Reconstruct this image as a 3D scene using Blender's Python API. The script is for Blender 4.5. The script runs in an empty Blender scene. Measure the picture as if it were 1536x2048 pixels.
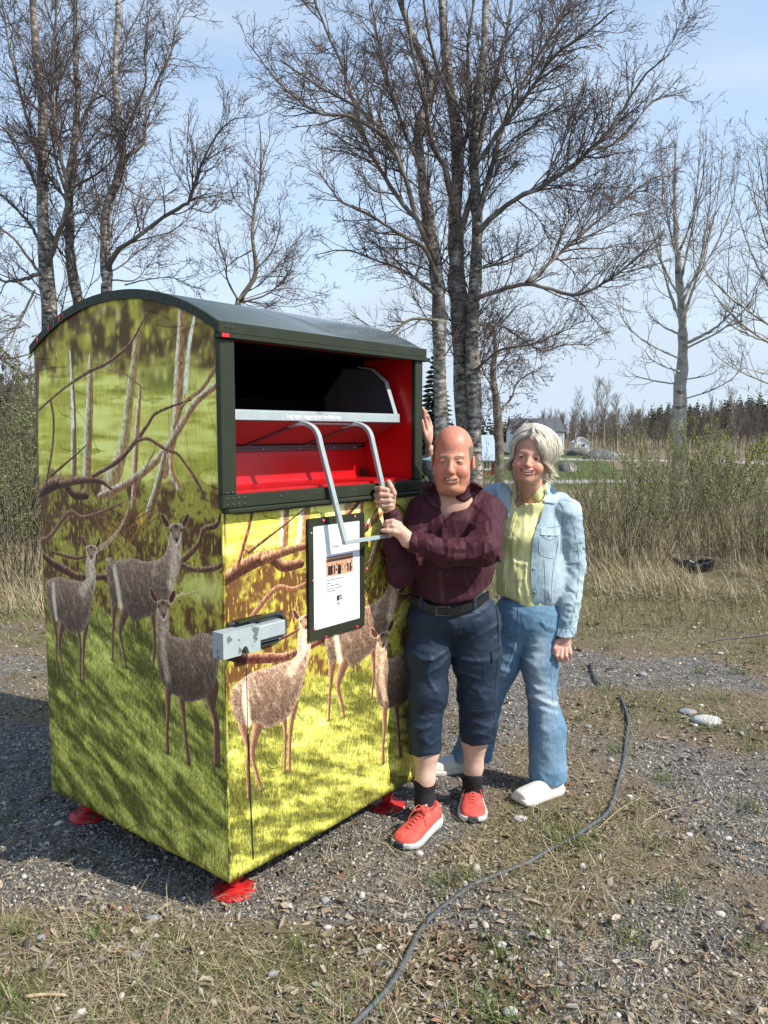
import bpy, bmesh, math, random
import numpy as np
from mathutils import Vector, Matrix
from mathutils.bvhtree import BVHTree

R = math.radians
scene = bpy.context.scene
col = scene.collection
rng = np.random.default_rng(7)
random.seed(7)

# ------------------------------------------------------------------ camera, sky, sun, exposure
F_PX = 1600.0; PITCH = R(5.68); CAM_H = 1.65
cam_data = bpy.data.cameras.new('camera')
cam_data.sensor_fit = 'VERTICAL'; cam_data.sensor_height = 36.0; cam_data.sensor_width = 27.0
cam_data.lens = F_PX / 2048.0 * 36.0
cam_data.clip_start = 0.05; cam_data.clip_end = 3000.0
camera = bpy.data.objects.new('camera', cam_data); col.objects.link(camera)
camera.location = (0, 0, CAM_H); camera.rotation_euler = (R(90) - PITCH, 0, 0)
scene.camera = camera

SUN_AZ = R(-25); SUN_EL = R(43)          # azimuth measured from +x towards +y
SUN_DIR = np.array([math.cos(SUN_AZ) * math.cos(SUN_EL), math.sin(SUN_AZ) * math.cos(SUN_EL), math.sin(SUN_EL)])
sun_data = bpy.data.lights.new('sun', 'SUN'); sun_data.energy = 3.75; sun_data.angle = R(0.55)
sun_data.color = (1.0, 0.935, 0.835)
sun = bpy.data.objects.new('sun', sun_data); col.objects.link(sun)
sun.rotation_euler = Vector(SUN_DIR).to_track_quat('Z', 'Y').to_euler()
sun.location = (6, -2, 8)

world = bpy.data.worlds.new('World'); scene.world = world; world.use_nodes = True
wn = world.node_tree.nodes; wl = world.node_tree.links
wn.clear()
w_out = wn.new('ShaderNodeOutputWorld'); w_bg = wn.new('ShaderNodeBackground'); w_bg.inputs['Strength'].default_value = 0.15
w_sky = wn.new('ShaderNodeTexSky'); w_sky.sky_type = 'NISHITA'; w_sky.sun_disc = False
w_sky.sun_elevation = SUN_EL; w_sky.sun_rotation = R(90) - SUN_AZ
w_sky.air_density = 1.0; w_sky.dust_density = 0.3; w_sky.ozone_density = 1.15
w_tc = wn.new('ShaderNodeTexCoord'); w_map = wn.new('ShaderNodeMapping'); w_map.inputs['Scale'].default_value = (1.0, 1.0, 4.2)
w_map.inputs['Rotation'].default_value = (0, 0, R(20))
w_n = wn.new('ShaderNodeTexNoise'); w_n.inputs['Scale'].default_value = 1.9; w_n.inputs['Detail'].default_value = 7; w_n.inputs['Roughness'].default_value = 0.55
w_n.inputs['Distortion'].default_value = 0.5
w_r = wn.new('ShaderNodeValToRGB'); w_r.color_ramp.elements[0].position = 0.40; w_r.color_ramp.elements[1].position = 0.76
w_r.color_ramp.elements[0].color = (0.0, 0.0, 0.0, 1); w_r.color_ramp.elements[1].color = (0.7, 0.7, 0.7, 1)
# more veil towards the horizon
w_sep = wn.new('ShaderNodeSeparateXYZ')
w_hz = wn.new('ShaderNodeMapRange'); w_hz.inputs['From Min'].default_value = 0.0; w_hz.inputs['From Max'].default_value = 0.55
w_hz.inputs['To Min'].default_value = 0.92; w_hz.inputs['To Max'].default_value = 0.0
w_add = wn.new('ShaderNodeMath'); w_add.operation = 'ADD'; w_add.use_clamp = True
w_mix = wn.new('ShaderNodeMix'); w_mix.data_type = 'RGBA'
w_mix.inputs['B'].default_value = (2.70, 3.22, 3.80, 1)
wl.new(w_tc.outputs['Generated'], w_map.inputs['Vector']); wl.new(w_map.outputs[0], w_n.inputs['Vector'])
wl.new(w_n.outputs['Fac'], w_r.inputs[0]); wl.new(w_tc.outputs['Generated'], w_sep.inputs[0])
wl.new(w_sep.outputs['Z'], w_hz.inputs['Value']); wl.new(w_hz.outputs[0], w_add.inputs[0]); wl.new(w_r.outputs[0], w_add.inputs[1])
wl.new(w_add.outputs[0], w_mix.inputs['Factor'])
wl.new(w_sky.outputs[0], w_mix.inputs['A']); wl.new(w_mix.outputs['Result'], w_bg.inputs[0]); wl.new(w_bg.outputs[0], w_out.inputs[0])

scene.view_settings.view_transform = 'Standard'; scene.view_settings.look = 'None'
scene.view_settings.exposure = 0.78; scene.view_settings.gamma = 1.0; scene.view_settings.use_curve_mapping = False
scene.cycles.max_bounces = 6; scene.cycles.diffuse_bounces = 3; scene.cycles.glossy_bounces = 3
scene.cycles.transparent_max_bounces = 8; scene.cycles.use_denoising = True

# ------------------------------------------------------------------ helpers
CAM = np.array([0, 0, CAM_H])
def ray(px, py):
    a = (px - 768) / F_PX; b = -(py - 1024) / F_PX
    return np.array([a, math.cos(PITCH) + b * math.sin(PITCH), -math.sin(PITCH) + b * math.cos(PITCH)])
def at(px, py, d):
    r = ray(px, py); return CAM + r * (d / r[1])
def gnd(px, py, z=0.0):
    r = ray(px, py); return CAM + r * ((z - CAM_H) / r[2])
def on_plane(px, py, P0, n):
    r = ray(px, py); return CAM + r * (((P0 - CAM) @ n) / (r @ n))
def proj(P):
    P = np.atleast_2d(P); x = P[:, 0]; y = P[:, 1]; z = P[:, 2] - CAM_H
    zc = y * math.cos(PITCH) - z * math.sin(PITCH); yc = y * math.sin(PITCH) + z * math.cos(PITCH)
    return np.stack([768 + x / zc * F_PX, 1024 - yc / zc * F_PX], 1)

def sset(inp, v):
    if isinstance(v, (tuple, list)) and len(v) == 3 and inp.type == 'RGBA': v = (*v, 1)
    inp.default_value = v
def new_mat(name):
    m = bpy.data.materials.new(name); m.use_nodes = True
    return m, m.node_tree, m.node_tree.nodes['Principled BSDF']
def M(name, c, rough=0.6, metal=0.0, var=0.12, scale=14.0, bump=0.0, bscale=None, c2=None, spec=0.5, stretch=None, detail=4, sss=0.0, coat=0.0, dist=0.004, sheen=0.0, seed=0.0, c2lo=0.5, c2hi=0.7):
    m, nt, b = new_mat(name); n = nt.nodes; l = nt.links
    tc = n.new('ShaderNodeTexCoord'); mp = n.new('ShaderNodeMapping'); l.new(tc.outputs['Object'], mp.inputs[0])
    mp.inputs['Location'].default_value = (seed, seed * 1.7, 0)
    if stretch: mp.inputs['Scale'].default_value = stretch
    nz = n.new('ShaderNodeTexNoise'); nz.inputs['Scale'].default_value = scale; nz.inputs['Detail'].default_value = detail
    l.new(mp.outputs[0], nz.inputs['Vector'])
    mr = n.new('ShaderNodeMapRange'); mr.inputs['From Min'].default_value = 0.25; mr.inputs['From Max'].default_value = 0.75
    mr.inputs['To Min'].default_value = 1 - var; mr.inputs['To Max'].default_value = 1 + var
    l.new(nz.outputs['Fac'], mr.inputs['Value'])
    base = n.new('ShaderNodeRGB'); base.outputs[0].default_value = (*c, 1); src = base.outputs[0]
    if c2 is not None:
        n2 = n.new('ShaderNodeTexNoise'); n2.inputs['Scale'].default_value = scale * 0.6; n2.inputs['Detail'].default_value = 6
        l.new(mp.outputs[0], n2.inputs['Vector'])
        r2 = n.new('ShaderNodeMapRange'); r2.inputs['From Min'].default_value = c2lo; r2.inputs['From Max'].default_value = c2hi
        l.new(n2.outputs['Fac'], r2.inputs['Value'])
        mx = n.new('ShaderNodeMix'); mx.data_type = 'RGBA'; l.new(r2.outputs[0], mx.inputs['Factor']); l.new(src, mx.inputs['A'])
        mx.inputs['B'].default_value = (*c2, 1); src = mx.outputs['Result']
    vm = n.new('ShaderNodeVectorMath'); vm.operation = 'SCALE'; l.new(src, vm.inputs[0]); l.new(mr.outputs[0], vm.inputs['Scale'])
    l.new(vm.outputs[0], b.inputs['Base Color'])
    b.inputs['Roughness'].default_value = rough; b.inputs['Metallic'].default_value = metal
    b.inputs['Specular IOR Level'].default_value = spec
    if coat: b.inputs['Coat Weight'].default_value = coat; b.inputs['Coat Roughness'].default_value = 0.15
    if sheen: b.inputs['Sheen Weight'].default_value = sheen
    if sss:
        b.inputs['Subsurface Weight'].default_value = sss; b.inputs['Subsurface Radius'].default_value = (0.012, 0.004, 0.002); b.inputs['Subsurface Scale'].default_value = 1.0
    if bump:
        n3 = n.new('ShaderNodeTexNoise'); n3.inputs['Scale'].default_value = bscale or scale * 4; n3.inputs['Detail'].default_value = 5
        l.new(mp.outputs[0], n3.inputs['Vector'])
        bp = n.new('ShaderNodeBump'); bp.inputs['Strength'].default_value = bump; bp.inputs['Distance'].default_value = dist
        l.new(n3.outputs['Fac'], bp.inputs['Height']); l.new(bp.outputs[0], b.inputs['Normal'])
    return m
def MV(name, rough=0.6, spec=0.5, attr='tint', sss=0.0, var=0.0, scale=60, bump=0.0, bscale=200, dist=0.002, stretch=None, sheen=0.0):
    """material whose base colour is the vertex colour of the thing itself"""
    m, nt, b = new_mat(name); n = nt.nodes; l = nt.links
    a = n.new('ShaderNodeAttribute'); a.attribute_name = attr; src = a.outputs['Color']
    tc = n.new('ShaderNodeTexCoord'); mp = n.new('ShaderNodeMapping'); l.new(tc.outputs['Object'], mp.inputs[0])
    if stretch: mp.inputs['Scale'].default_value = stretch
    if var:
        nz = n.new('ShaderNodeTexNoise'); nz.inputs['Scale'].default_value = scale; nz.inputs['Detail'].default_value = 4
        l.new(mp.outputs[0], nz.inputs['Vector'])
        mr = n.new('ShaderNodeMapRange'); mr.inputs['From Min'].default_value = 0.25; mr.inputs['From Max'].default_value = 0.75
        mr.inputs['To Min'].default_value = 1 - var; mr.inputs['To Max'].default_value = 1 + var
        l.new(nz.outputs['Fac'], mr.inputs['Value'])
        vm = n.new('ShaderNodeVectorMath'); vm.operation = 'SCALE'; l.new(src, vm.inputs[0]); l.new(mr.outputs[0], vm.inputs['Scale']); src = vm.outputs[0]
    l.new(src, b.inputs['Base Color']); b.inputs['Roughness'].default_value = rough; b.inputs['Specular IOR Level'].default_value = spec
    if sheen: b.inputs['Sheen Weight'].default_value = sheen
    if sss:
        b.inputs['Subsurface Weight'].default_value = sss; b.inputs['Subsurface Radius'].default_value = (0.010, 0.0035, 0.002)
    if bump:
        n3 = n.new('ShaderNodeTexNoise'); n3.inputs['Scale'].default_value = bscale; n3.inputs['Detail'].default_value = 4
        l.new(mp.outputs[0], n3.inputs['Vector'])
        bp = n.new('ShaderNodeBump'); bp.inputs['Strength'].default_value = bump; bp.inputs['Distance'].default_value = dist
        l.new(n3.outputs['Fac'], bp.inputs['Height']); l.new(bp.outputs[0], b.inputs['Normal'])
    return m

def make_mesh(name, V, Fq, smooth=False):
    """V (n,3); Fq: list of (m,k) int arrays or list of tuples"""
    me = bpy.data.meshes.new(name)
    V = np.asarray(V, dtype=np.float32)
    arrs = [np.asarray(a, dtype=np.int32) for a in Fq] if (len(Fq) and isinstance(Fq[0], np.ndarray)) else None
    if arrs is None:
        me.from_pydata([tuple(v) for v in V], [], [tuple(f) for f in Fq])
    else:
        arrs = [a for a in arrs if len(a)]
        me.vertices.add(len(V)); me.vertices.foreach_set('co', V.ravel())
        loops = np.concatenate([a.ravel() for a in arrs]); tot = np.concatenate([np.full(len(a), a.shape[1], np.int32) for a in arrs])
        st = np.concatenate([[0], np.cumsum(tot)[:-1]]).astype(np.int32)
        me.loops.add(len(loops)); me.loops.foreach_set('vertex_index', loops)
        me.polygons.add(len(tot)); me.polygons.foreach_set('loop_start', st); me.polygons.foreach_set('loop_total', tot)
        me.update(calc_edges=True)
    if smooth: me.polygons.foreach_set('use_smooth', np.ones(len(me.polygons), dtype=bool))
    me.update()
    return me
def set_tint(me, C, attr='tint'):
    C = np.asarray(C, dtype=np.float32); C4 = np.ones((len(C), 4), np.float32); C4[:, :3] = C
    a = me.color_attributes.new(attr, 'FLOAT_COLOR', 'POINT'); a.data.foreach_set('color', C4.ravel())

WOFF = {}
def off(o): return WOFF.get(o.name, np.zeros(3)) if o is not None else np.zeros(3)
def thing(name, label, cat, loc, group=None):
    o = bpy.data.objects.new(name, None); col.objects.link(o); o.location = loc; o.empty_display_size = 0.1
    o['label'] = label; o['category'] = cat
    if group: o['group'] = group
    WOFF[o.name] = np.array(loc, float); return o
def tag(o, label, cat, group=None, kind=None):
    if label: o['label'] = label
    if cat: o['category'] = cat
    if group: o['group'] = group
    if kind: o['kind'] = kind
    return o
def put(name, me, mat=None, parent=None, origin=None, world=True):
    """link a mesh (world coordinates) as one object, child of parent"""
    o = bpy.data.objects.new(name, me); col.objects.link(o)
    base = off(parent)
    og = np.array(origin, float) if origin is not None else (base if parent is not None else np.zeros(3))
    if world and np.abs(og).sum() > 0: me.transform(Matrix.Translation(-Vector(og)))
    if parent is not None: o.parent = parent
    o.location = Vector(og - base); WOFF[o.name] = og
    if mat is not None and not me.materials:
        for mm in (mat if isinstance(mat, (list, tuple)) else [mat]): me.materials.append(mm)
    return o

class MB:
    def __init__(s): s.V = []; s.F = []; s.n = 0
    def add(s, V, F):
        V = np.asarray(V, float); s.V.append(V); s.F += [tuple(int(i) + s.n for i in f) for f in F]; s.n += len(V); return s
    def box(s, c, e1, e2, e3, bev=0.0):
        """box about centre c with half-extent vectors e1,e2,e3, chamfered by bev metres"""
        c, e1, e2, e3 = [np.asarray(a, float) for a in (c, e1, e2, e3)]
        if np.dot(np.cross(e1, e2), e3) < 0: e3 = -e3
        if bev <= 0:
            V = [c + a * e1 + b * e2 + d * e3 for a in (-1, 1) for b in (-1, 1) for d in (-1, 1)]
            return s.add(V, [(0, 1, 3, 2), (4, 6, 7, 5), (0, 4, 5, 1), (2, 3, 7, 6), (0, 2, 6, 4), (1, 5, 7, 3)])
        l = [np.linalg.norm(e) for e in (e1, e2, e3)]; k = [max(0, 1 - bev / x) for x in l]
        V = []; idx = {}
        for a in (-1, 1):
            for b in (-1, 1):
                for d in (-1, 1):
                    for ax in range(3):
                        q = [a * k[0], b * k[1], d * k[2]]; q[ax] = (a, b, d)[ax]
                        idx[(a, b, d, ax)] = len(V); V.append(c + q[0] * e1 + q[1] * e2 + q[2] * e3)
        F = []; cy = [(-1, -1), (1, -1), (1, 1), (-1, 1)]
        def K(ax, sgn, p): t = [0, 0, 0]; t[ax] = sgn; t[(ax + 1) % 3] = p[0]; t[(ax + 2) % 3] = p[1]; return tuple(t)
        for ax in range(3):
            for sgn in (-1, 1):
                f = [idx[(*K(ax, sgn, p), ax)] for p in cy]; F.append(f if sgn > 0 else f[::-1])
        for ax in range(3):
            a1, a2 = (ax + 1) % 3, (ax + 2) % 3
            for p in cy:
                t0 = [0, 0, 0]; t0[a1], t0[a2] = p; t1 = list(t0); t0[ax] = -1; t1[ax] = 1
                f = [idx[(*t0, a1)], idx[(*t1, a1)], idx[(*t1, a2)], idx[(*t0, a2)]]
                F.append(f if p[0] * p[1] < 0 else f[::-1])
        for a in (-1, 1):
            for b in (-1, 1):
                for d in (-1, 1):
                    f = [idx[(a, b, d, 0)], idx[(a, b, d, 1)], idx[(a, b, d, 2)]]; F.append(f if a * b * d > 0 else f[::-1])
        return s.add(V, F)
    def tube(s, P, r, k=8, cap=True, flat=1.0, up=None):
        P = np.asarray(P, float); n = len(P); r = np.broadcast_to(np.asarray(r, float), (n,))
        T = np.gradient(P, axis=0); T /= np.linalg.norm(T, axis=1)[:, None] + 1e-12
        if up is None: up = np.array([0, 0, 1.0]) if abs(T[0][2]) < .9 else np.array([1.0, 0, 0])
        A = np.asarray(up, float); V = []
        for i in range(n):
            A = A - T[i] * (A @ T[i]); A = A / (np.linalg.norm(A) + 1e-12); B = np.cross(T[i], A)
            for j in range(k):
                t = 2 * math.pi * j / k; V.append(P[i] + r[i] * (math.cos(t) * A * flat + math.sin(t) * B))
        F = [(i * k + j, i * k + (j + 1) % k, (i + 1) * k + (j + 1) % k, (i + 1) * k + j) for i in range(n - 1) for j in range(k)]
        if cap: F += [tuple(range(k))[::-1], tuple((n - 1) * k + j for j in range(k))]
        return s.add(V, F)
    def bar(s, P, w, t, up):
        """rectangular bar along polyline P, half-width w along up-perp, half-thickness t along up"""
        P = np.asarray(P, float); n = len(P); T = np.gradient(P, axis=0); T /= np.linalg.norm(T, axis=1)[:, None]; V = []
        W = np.asarray(up, float)
        for i in range(n):
            A = W; B = np.cross(T[i], A); B /= np.linalg.norm(B)
            cr = .82
            for a, b in ((-1, -cr), (-cr, -1), (cr, -1), (1, -cr), (1, cr), (cr, 1), (-cr, 1), (-1, cr)): V.append(P[i] + A * w * a + B * t * b)
        k = 8
        F = [(i * k + j, i * k + (j + 1) % k, (i + 1) * k + (j + 1) % k, (i + 1) * k + j) for i in range(n - 1) for j in range(k)]
        F += [tuple(range(k))[::-1], tuple((n - 1) * k + j for j in range(k))]
        return s.add(V, F)
    def lathe(s, c, prof, k=24, axis=(0, 0, 1), ex=1.0):
        c = np.asarray(c, float); ax = np.asarray(axis, float); ax /= np.linalg.norm(ax)
        a = np.cross(ax, [0, 0, 1.0]) if abs(ax[2]) < .9 else np.array([1.0, 0, 0]); a -= ax * (a @ ax); a /= np.linalg.norm(a); b = np.cross(ax, a)
        V = [c + ax * h + r * (math.cos(2 * math.pi * j / k) * a + ex * math.sin(2 * math.pi * j / k) * b) for r, h in prof for j in range(k)]
        F = [(i * k + j, i * k + (j + 1) % k, (i + 1) * k + (j + 1) % k, (i + 1) * k + j) for i in range(len(prof) - 1) for j in range(k)]
        if prof[0][0] > 1e-6: F.append(tuple(range(k))[::-1])
        if prof[-1][0] > 1e-6: F.append(tuple((len(prof) - 1) * k + j for j in range(k)))
        return s.add(V, F)
    def mesh(s, name, smooth=False):
        me = bpy.data.meshes.new(name); V = np.concatenate(s.V)
        me.from_pydata([tuple(v) for v in V], [], s.F)
        if smooth: me.polygons.foreach_set('use_smooth', np.ones(len(me.polygons), dtype=bool))
        me.update(); return me
    def put(s, name, mat, parent=None, smooth=False, origin=None): return put(name, s.mesh(name, smooth), mat, parent, origin)
def recalc(me):
    bm = bmesh.new(); bm.from_mesh(me); bmesh.ops.recalc_face_normals(bm, faces=bm.faces); bm.to_mesh(me); bm.free(); return me
def prism(poly3, ext, name='prism'):
    """extrude a planar 3-D polygon along vector ext"""
    P = np.asarray(poly3, float); n = len(P); e = np.asarray(ext, float)
    V = np.concatenate([P, P + e]); F = [tuple(range(n))[::-1], tuple(range(n, 2 * n))] + [(i, (i + 1) % n, n + (i + 1) % n, n + i) for i in range(n)]
    mb = MB(); mb.add(V, F); return mb
def bez(P, n=24):
    """Catmull-Rom through the points"""
    P = np.asarray(P, float); Q = np.vstack([2 * P[0] - P[1], P, 2 * P[-1] - P[-2]]); out = []
    seg = len(P) - 1; t_all = np.linspace(0, seg, n)
    for t in t_all:
        i = min(int(t), seg - 1); u = t - i; p0, p1, p2, p3 = Q[i], Q[i + 1], Q[i + 2], Q[i + 3]
        out.append(.5 * (2 * p1 + (p2 - p0) * u + (2 * p0 - 5 * p1 + 4 * p2 - p3) * u * u + (3 * p1 - p0 - 3 * p2 + p3) * u ** 3))
    return np.array(out)
# vectorised value noise, 3-D and 2-D
_perm = np.random.default_rng(3).random((64, 64, 64)).astype(np.float32)
def vnoise(P, s=1.0, o=0.0):
    Q = np.asarray(P, float) * s + o + 100.0; i = np.floor(Q).astype(int); f = Q - i; f = f * f * (3 - 2 * f); i &= 63; j = (i + 1) & 63
    x0, y0, z0 = i[..., 0], i[..., 1], i[..., 2]; x1, y1, z1 = j[..., 0], j[..., 1], j[..., 2]; fx, fy, fz = f[..., 0], f[..., 1], f[..., 2]
    p = _perm
    a = p[x0, y0, z0] * (1 - fx) + p[x1, y0, z0] * fx; b = p[x0, y1, z0] * (1 - fx) + p[x1, y1, z0] * fx
    c = p[x0, y0, z1] * (1 - fx) + p[x1, y0, z1] * fx; d = p[x0, y1, z1] * (1 - fx) + p[x1, y1, z1] * fx
    return (a * (1 - fy) + b * fy) * (1 - fz) + (c * (1 - fy) + d * fy) * fz
def fbm(P, s=1.0, oct=4, o=0.0, gain=.5):
    t = 0; a = 1; n = 0
    for k in range(oct): t = t + a * (vnoise(P, s * 2 ** k, o + 17.3 * k)); n += a; a *= gain
    return t / n
def lerp(a, b, t): return a + (b - a) * t
def sstep(a, b, x): t = np.clip((x - a) / (b - a), 0, 1); return t * t * (3 - 2 * t)
# ------------------------------------------------------------------ container frame of reference
BOX_N = np.array([-0.5265, 2.5975, 0.0]); BOX_YAW = R(51.33)
BU = np.array([math.cos(BOX_YAW), math.sin(BOX_YAW), 0.0])       # along the front
BG = np.array([-math.sin(BOX_YAW), math.cos(BOX_YAW), 0.0])      # along the gable, away from the near corner
BF = -BG                                                         # outward of the front
BW, BD, BZ0, BZ1 = 1.1524, 1.0831, 0.119, 1.995
def fpt(u, z, off=0.0): return BOX_N + BU * u + BF * off + np.array([0, 0, z])
def gpt(g, z, off=0.0): return BOX_N + BG * g - BU * off + np.array([0, 0, z])
def gz(px, py):
    P = on_plane(px, py, BOX_N, -BU); return (P - BOX_N) @ BG, P[2]

# ------------------------------------------------------------------ the printed film: a painting made here, pixel by pixel
PS = 760.0; PW = int(BW * PS) + 10; PZT = 2.2; PH = int((PZT - BZ0) * PS)
def cpx(px, py):
    g, z = gz(px, py); return ((BW - g) * PS, (PZT - z) * PS)
def c1(X, Y): return cpx(X / 3.2, 540 + Y / 3.2)
def c2(X, Y): return cpx(40 + X / 3.491, 1000 + Y / 3.491)
def paint_film():
    rg = np.random.default_rng(11)
    yy, xx = np.mgrid[0:PH, 0:PW].astype(np.float32)
    def nz(sx, sy, o=0, rot=0.0, oct=3):
        c, s = math.cos(rot), math.sin(rot)
        X = (xx * c + yy * s) / sx; Y = (-xx * s + yy * c) / sy
        P = np.stack([X, Y, np.full_like(X, o * 3.7)], -1); return fbm(P, 1.0, oct, o * 11.1)
    def C(*a): return np.array(a, np.float32) / 255.0
    yG = c2(500, 780)[1]                      # where the near grass begins
    yF = c1(700, 1330)[1]; yT = c1(700, 640)[1]
    img = np.zeros((PH, PW, 3), np.float32)
    # --- blurred wood at the top
    n = nz(60, 70, 1)[..., None]; n2 = nz(22, 30, 2)[..., None]; n5 = nz(90, 40, 9)[..., None]
    top = lerp(C(78, 64, 34), C(150, 142, 58), sstep(.38, .66, n)); top = lerp(top, C(188, 180, 96), sstep(.6, .78, n2) * .7)
    top = lerp(top, C(84, 66, 50), sstep(.5, .7, n5) * .55)
    # --- sunny meadow behind
    b = nz(200, 26, 3)[..., None]; st = nz(3, 26, 4)[..., None]
    mid = lerp(C(150, 146, 58), C(214, 212, 122), sstep(.3, .7, b)); mid = lerp(mid, C(118, 116, 44), sstep(.62, .8, nz(80, 20, 5)[..., None]) * .7)
    mid = mid * (0.86 + .3 * st)
    # --- thicket
    t1 = nz(40, 40, 6)[..., None]; t2 = nz(6, 22, 7)[..., None]; t3 = nz(16, 16, 12)[..., None]
    thk = lerp(C(84, 60, 36), C(136, 130, 56), sstep(.4, .6, t1)); thk = lerp(thk, C(176, 172, 74), sstep(.55, .75, t2) * .7); thk = lerp(thk, C(76, 54, 36), sstep(.58, .72, t3) * .7)
    # --- near grass with soft bands of shade falling from left to right
    bd = nz(170, 34, 8, rot=.42)[..., None]; bd2 = nz(60, 16, 10, rot=.38)[..., None]; fine = nz(2.0, 9, 13)[..., None]; f2 = nz(5, 16, 14)[..., None]
    lo = np.clip(sstep(.34, .66, bd * .55 + bd2 * .30 + nz(24, 8, 45, rot=.3)[..., None] * .15), 0, 1)
    grs = lerp(C(76, 78, 36), C(166, 164, 80), lo); grs = lerp(grs, C(220, 216, 146), sstep(.62, .8, bd2 * .5 + bd * .5) * .6)
    grs = grs * (.50 + .60 * fine + .40 * f2)
    def blend(A, B, y0, soft, wob):
        w = sstep(-soft, soft, yy - y0 + (wob - .5) * soft * 3)[..., None]; return lerp(A, B, w)
    w1 = nz(70, 50, 20); w2 = nz(40, 30, 21)
    img = blend(top, mid, yT, 40, w1); img = blend(img, thk, yF, 22, w2); img = blend(img, grs, yG, 26, w2)
    # darker green patch of shrubs upper right, light meadow patch lower right
    def glow(cx, cy, rx, ry, c, a):
        X0, X1, Y0, Y1 = [int(v) for v in (max(0, cx - 3 * rx), min(PW, cx + 3 * rx + 1), max(0, cy - 3 * ry), min(PH, cy + 3 * ry + 1))]
        if X1 <= X0 or Y1 <= Y0: return
        d = ((xx[Y0:Y1, X0:X1] - cx) / rx) ** 2 + ((yy[Y0:Y1, X0:X1] - cy) / ry) ** 2
        img[Y0:Y1, X0:X1] = lerp(img[Y0:Y1, X0:X1], c, (np.exp(-d) * a)[..., None])
    x, y = c1(1050, 700); glow(x, y, 130, 36, C(84, 84, 30), .8)
    x, y = c2(1300, 620); glow(x, y, 90, 36, C(206, 212, 130), .75)
    x, y = c1(1000, 1000); glow(x, y, 150, 60, C(214, 208, 120), .5)
    x, y = c1(330, 1000); glow(x, y, 70, 60, C(190, 186, 70), .5)
    for k in range(160):                                     # out of focus leaves and flecks
        x = rg.uniform(0, PW); y = rg.uniform(20, yT + 40); r = rg.uniform(4, 13)
        c = C(*[(190, 186, 110), (150, 160, 60), (90, 62, 50), (205, 200, 150), (170, 168, 50)][rg.integers(5)])
        X0, X1, Y0, Y1 = [int(v) for v in (max(0, x - 3 * r), min(PW, x + 3 * r), max(0, y - 4 * r), min(PH, y + 4 * r))]
        if X1 <= X0 or Y1 <= Y0: continue
        d = ((xx[Y0:Y1, X0:X1] - x) / r) ** 2 + ((yy[Y0:Y1, X0:X1] - y) / (r * 1.5)) ** 2
        img[Y0:Y1, X0:X1] = lerp(img[Y0:Y1, X0:X1], c, (np.exp(-d) * .5)[..., None])
    tex1 = nz(3, 7, 30)[..., None]; bark = nz(5, 9, 31)[..., None]; fur = nz(2.2, 6, 32, rot=-.45)[..., None]; fur2 = nz(12, 26, 33, rot=-.5)[..., None]
    def stroke(P, W, c, a=1.0, soft=1.2, tex=None, tamp=.35, lit=None):
        P = np.array(P, float); W = np.broadcast_to(np.asarray(W, float), (len(P),))
        if len(P) > 2: Q = bez(np.column_stack([P, W]), max(8, len(P) * 7)); P = Q[:, :2]; W = np.maximum(Q[:, 2], .4)
        m = W.max() + 3; X0, Y0 = np.floor(P.min(0) - m).astype(int); X1, Y1 = np.ceil(P.max(0) + m).astype(int)
        X0, Y0 = max(0, X0), max(0, Y0); X1, Y1 = min(PW, X1), min(PH, Y1)
        if X1 <= X0 or Y1 <= Y0: return
        gx = xx[Y0:Y1, X0:X1]; gy = yy[Y0:Y1, X0:X1]; D = np.full(gx.shape, 1e9, np.float32); S = np.zeros(gx.shape, np.float32)
        for i in range(len(P) - 1):
            ax, ay = P[i]; bx, by = P[i + 1]; dx, dy = bx - ax, by - ay; L = dx * dx + dy * dy + 1e-9
            t = np.clip(((gx - ax) * dx + (gy - ay) * dy) / L, 0, 1); w = W[i] + (W[i + 1] - W[i]) * t
            d = np.hypot(gx - ax - t * dx, gy - ay - t * dy) - w * .5
            sd = ((gx - ax) * dy - (gy - ay) * dx) / math.sqrt(L) / (w * .5 + .5)
            q = d < D; D = np.where(q, d, D); S = np.where(q, sd * np.sign(dy if abs(dy) > abs(dx) else -dx), S)
        al = np.clip(.5 - D / soft, 0, 1)[..., None] * a
        cc = np.broadcast_to(np.asarray(c, np.float32), (*gx.shape, 3))
        if lit is not None: cc = lerp(cc, np.asarray(lit, np.float32), np.clip(-S * .9 + .1, 0, 1)[..., None])
        if tex is not None: cc = cc * (1 - tamp + 2 * tamp * tex[Y0:Y1, X0:X1])
        img[Y0:Y1, X0:X1] = lerp(img[Y0:Y1, X0:X1], cc, al)
    def poly(P, colf, soft=1.2, edge=0.0):
        P = np.array(P, float); m = 3; X0, Y0 = np.floor(P.min(0) - m).astype(int); X1, Y1 = np.ceil(P.max(0) + m).astype(int)
        X0, Y0 = max(0, X0), max(0, Y0); X1, Y1 = min(PW, X1), min(PH, Y1); gx = xx[Y0:Y1, X0:X1]; gy = yy[Y0:Y1, X0:X1]
        ins = np.zeros(gx.shape, bool); D = np.full(gx.shape, 1e9, np.float32); n = len(P)
        for i in range(n):
            ax, ay = P[i]; bx, by = P[(i + 1) % n]; dx, dy = bx - ax, by - ay
            if ay != by: ins ^= ((ay > gy) != (by > gy)) & (gx < (bx - ax) * (gy - ay) / (by - ay) + ax)
            t = np.clip(((gx - ax) * dx + (gy - ay) * dy) / (dx * dx + dy * dy + 1e-9), 0, 1); D = np.minimum(D, np.hypot(gx - ax - t * dx, gy - ay - t * dy))
        sd = np.where(ins, -D, D) + (fur[Y0:Y1, X0:X1, 0] - .5) * edge; al = np.clip(.5 - sd / soft, 0, 1)[..., None]
        img[Y0:Y1, X0:X1] = lerp(img[Y0:Y1, X0:X1], colf(gx, gy, -sd, slice(Y0, Y1), slice(X0, X1)), al)
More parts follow.
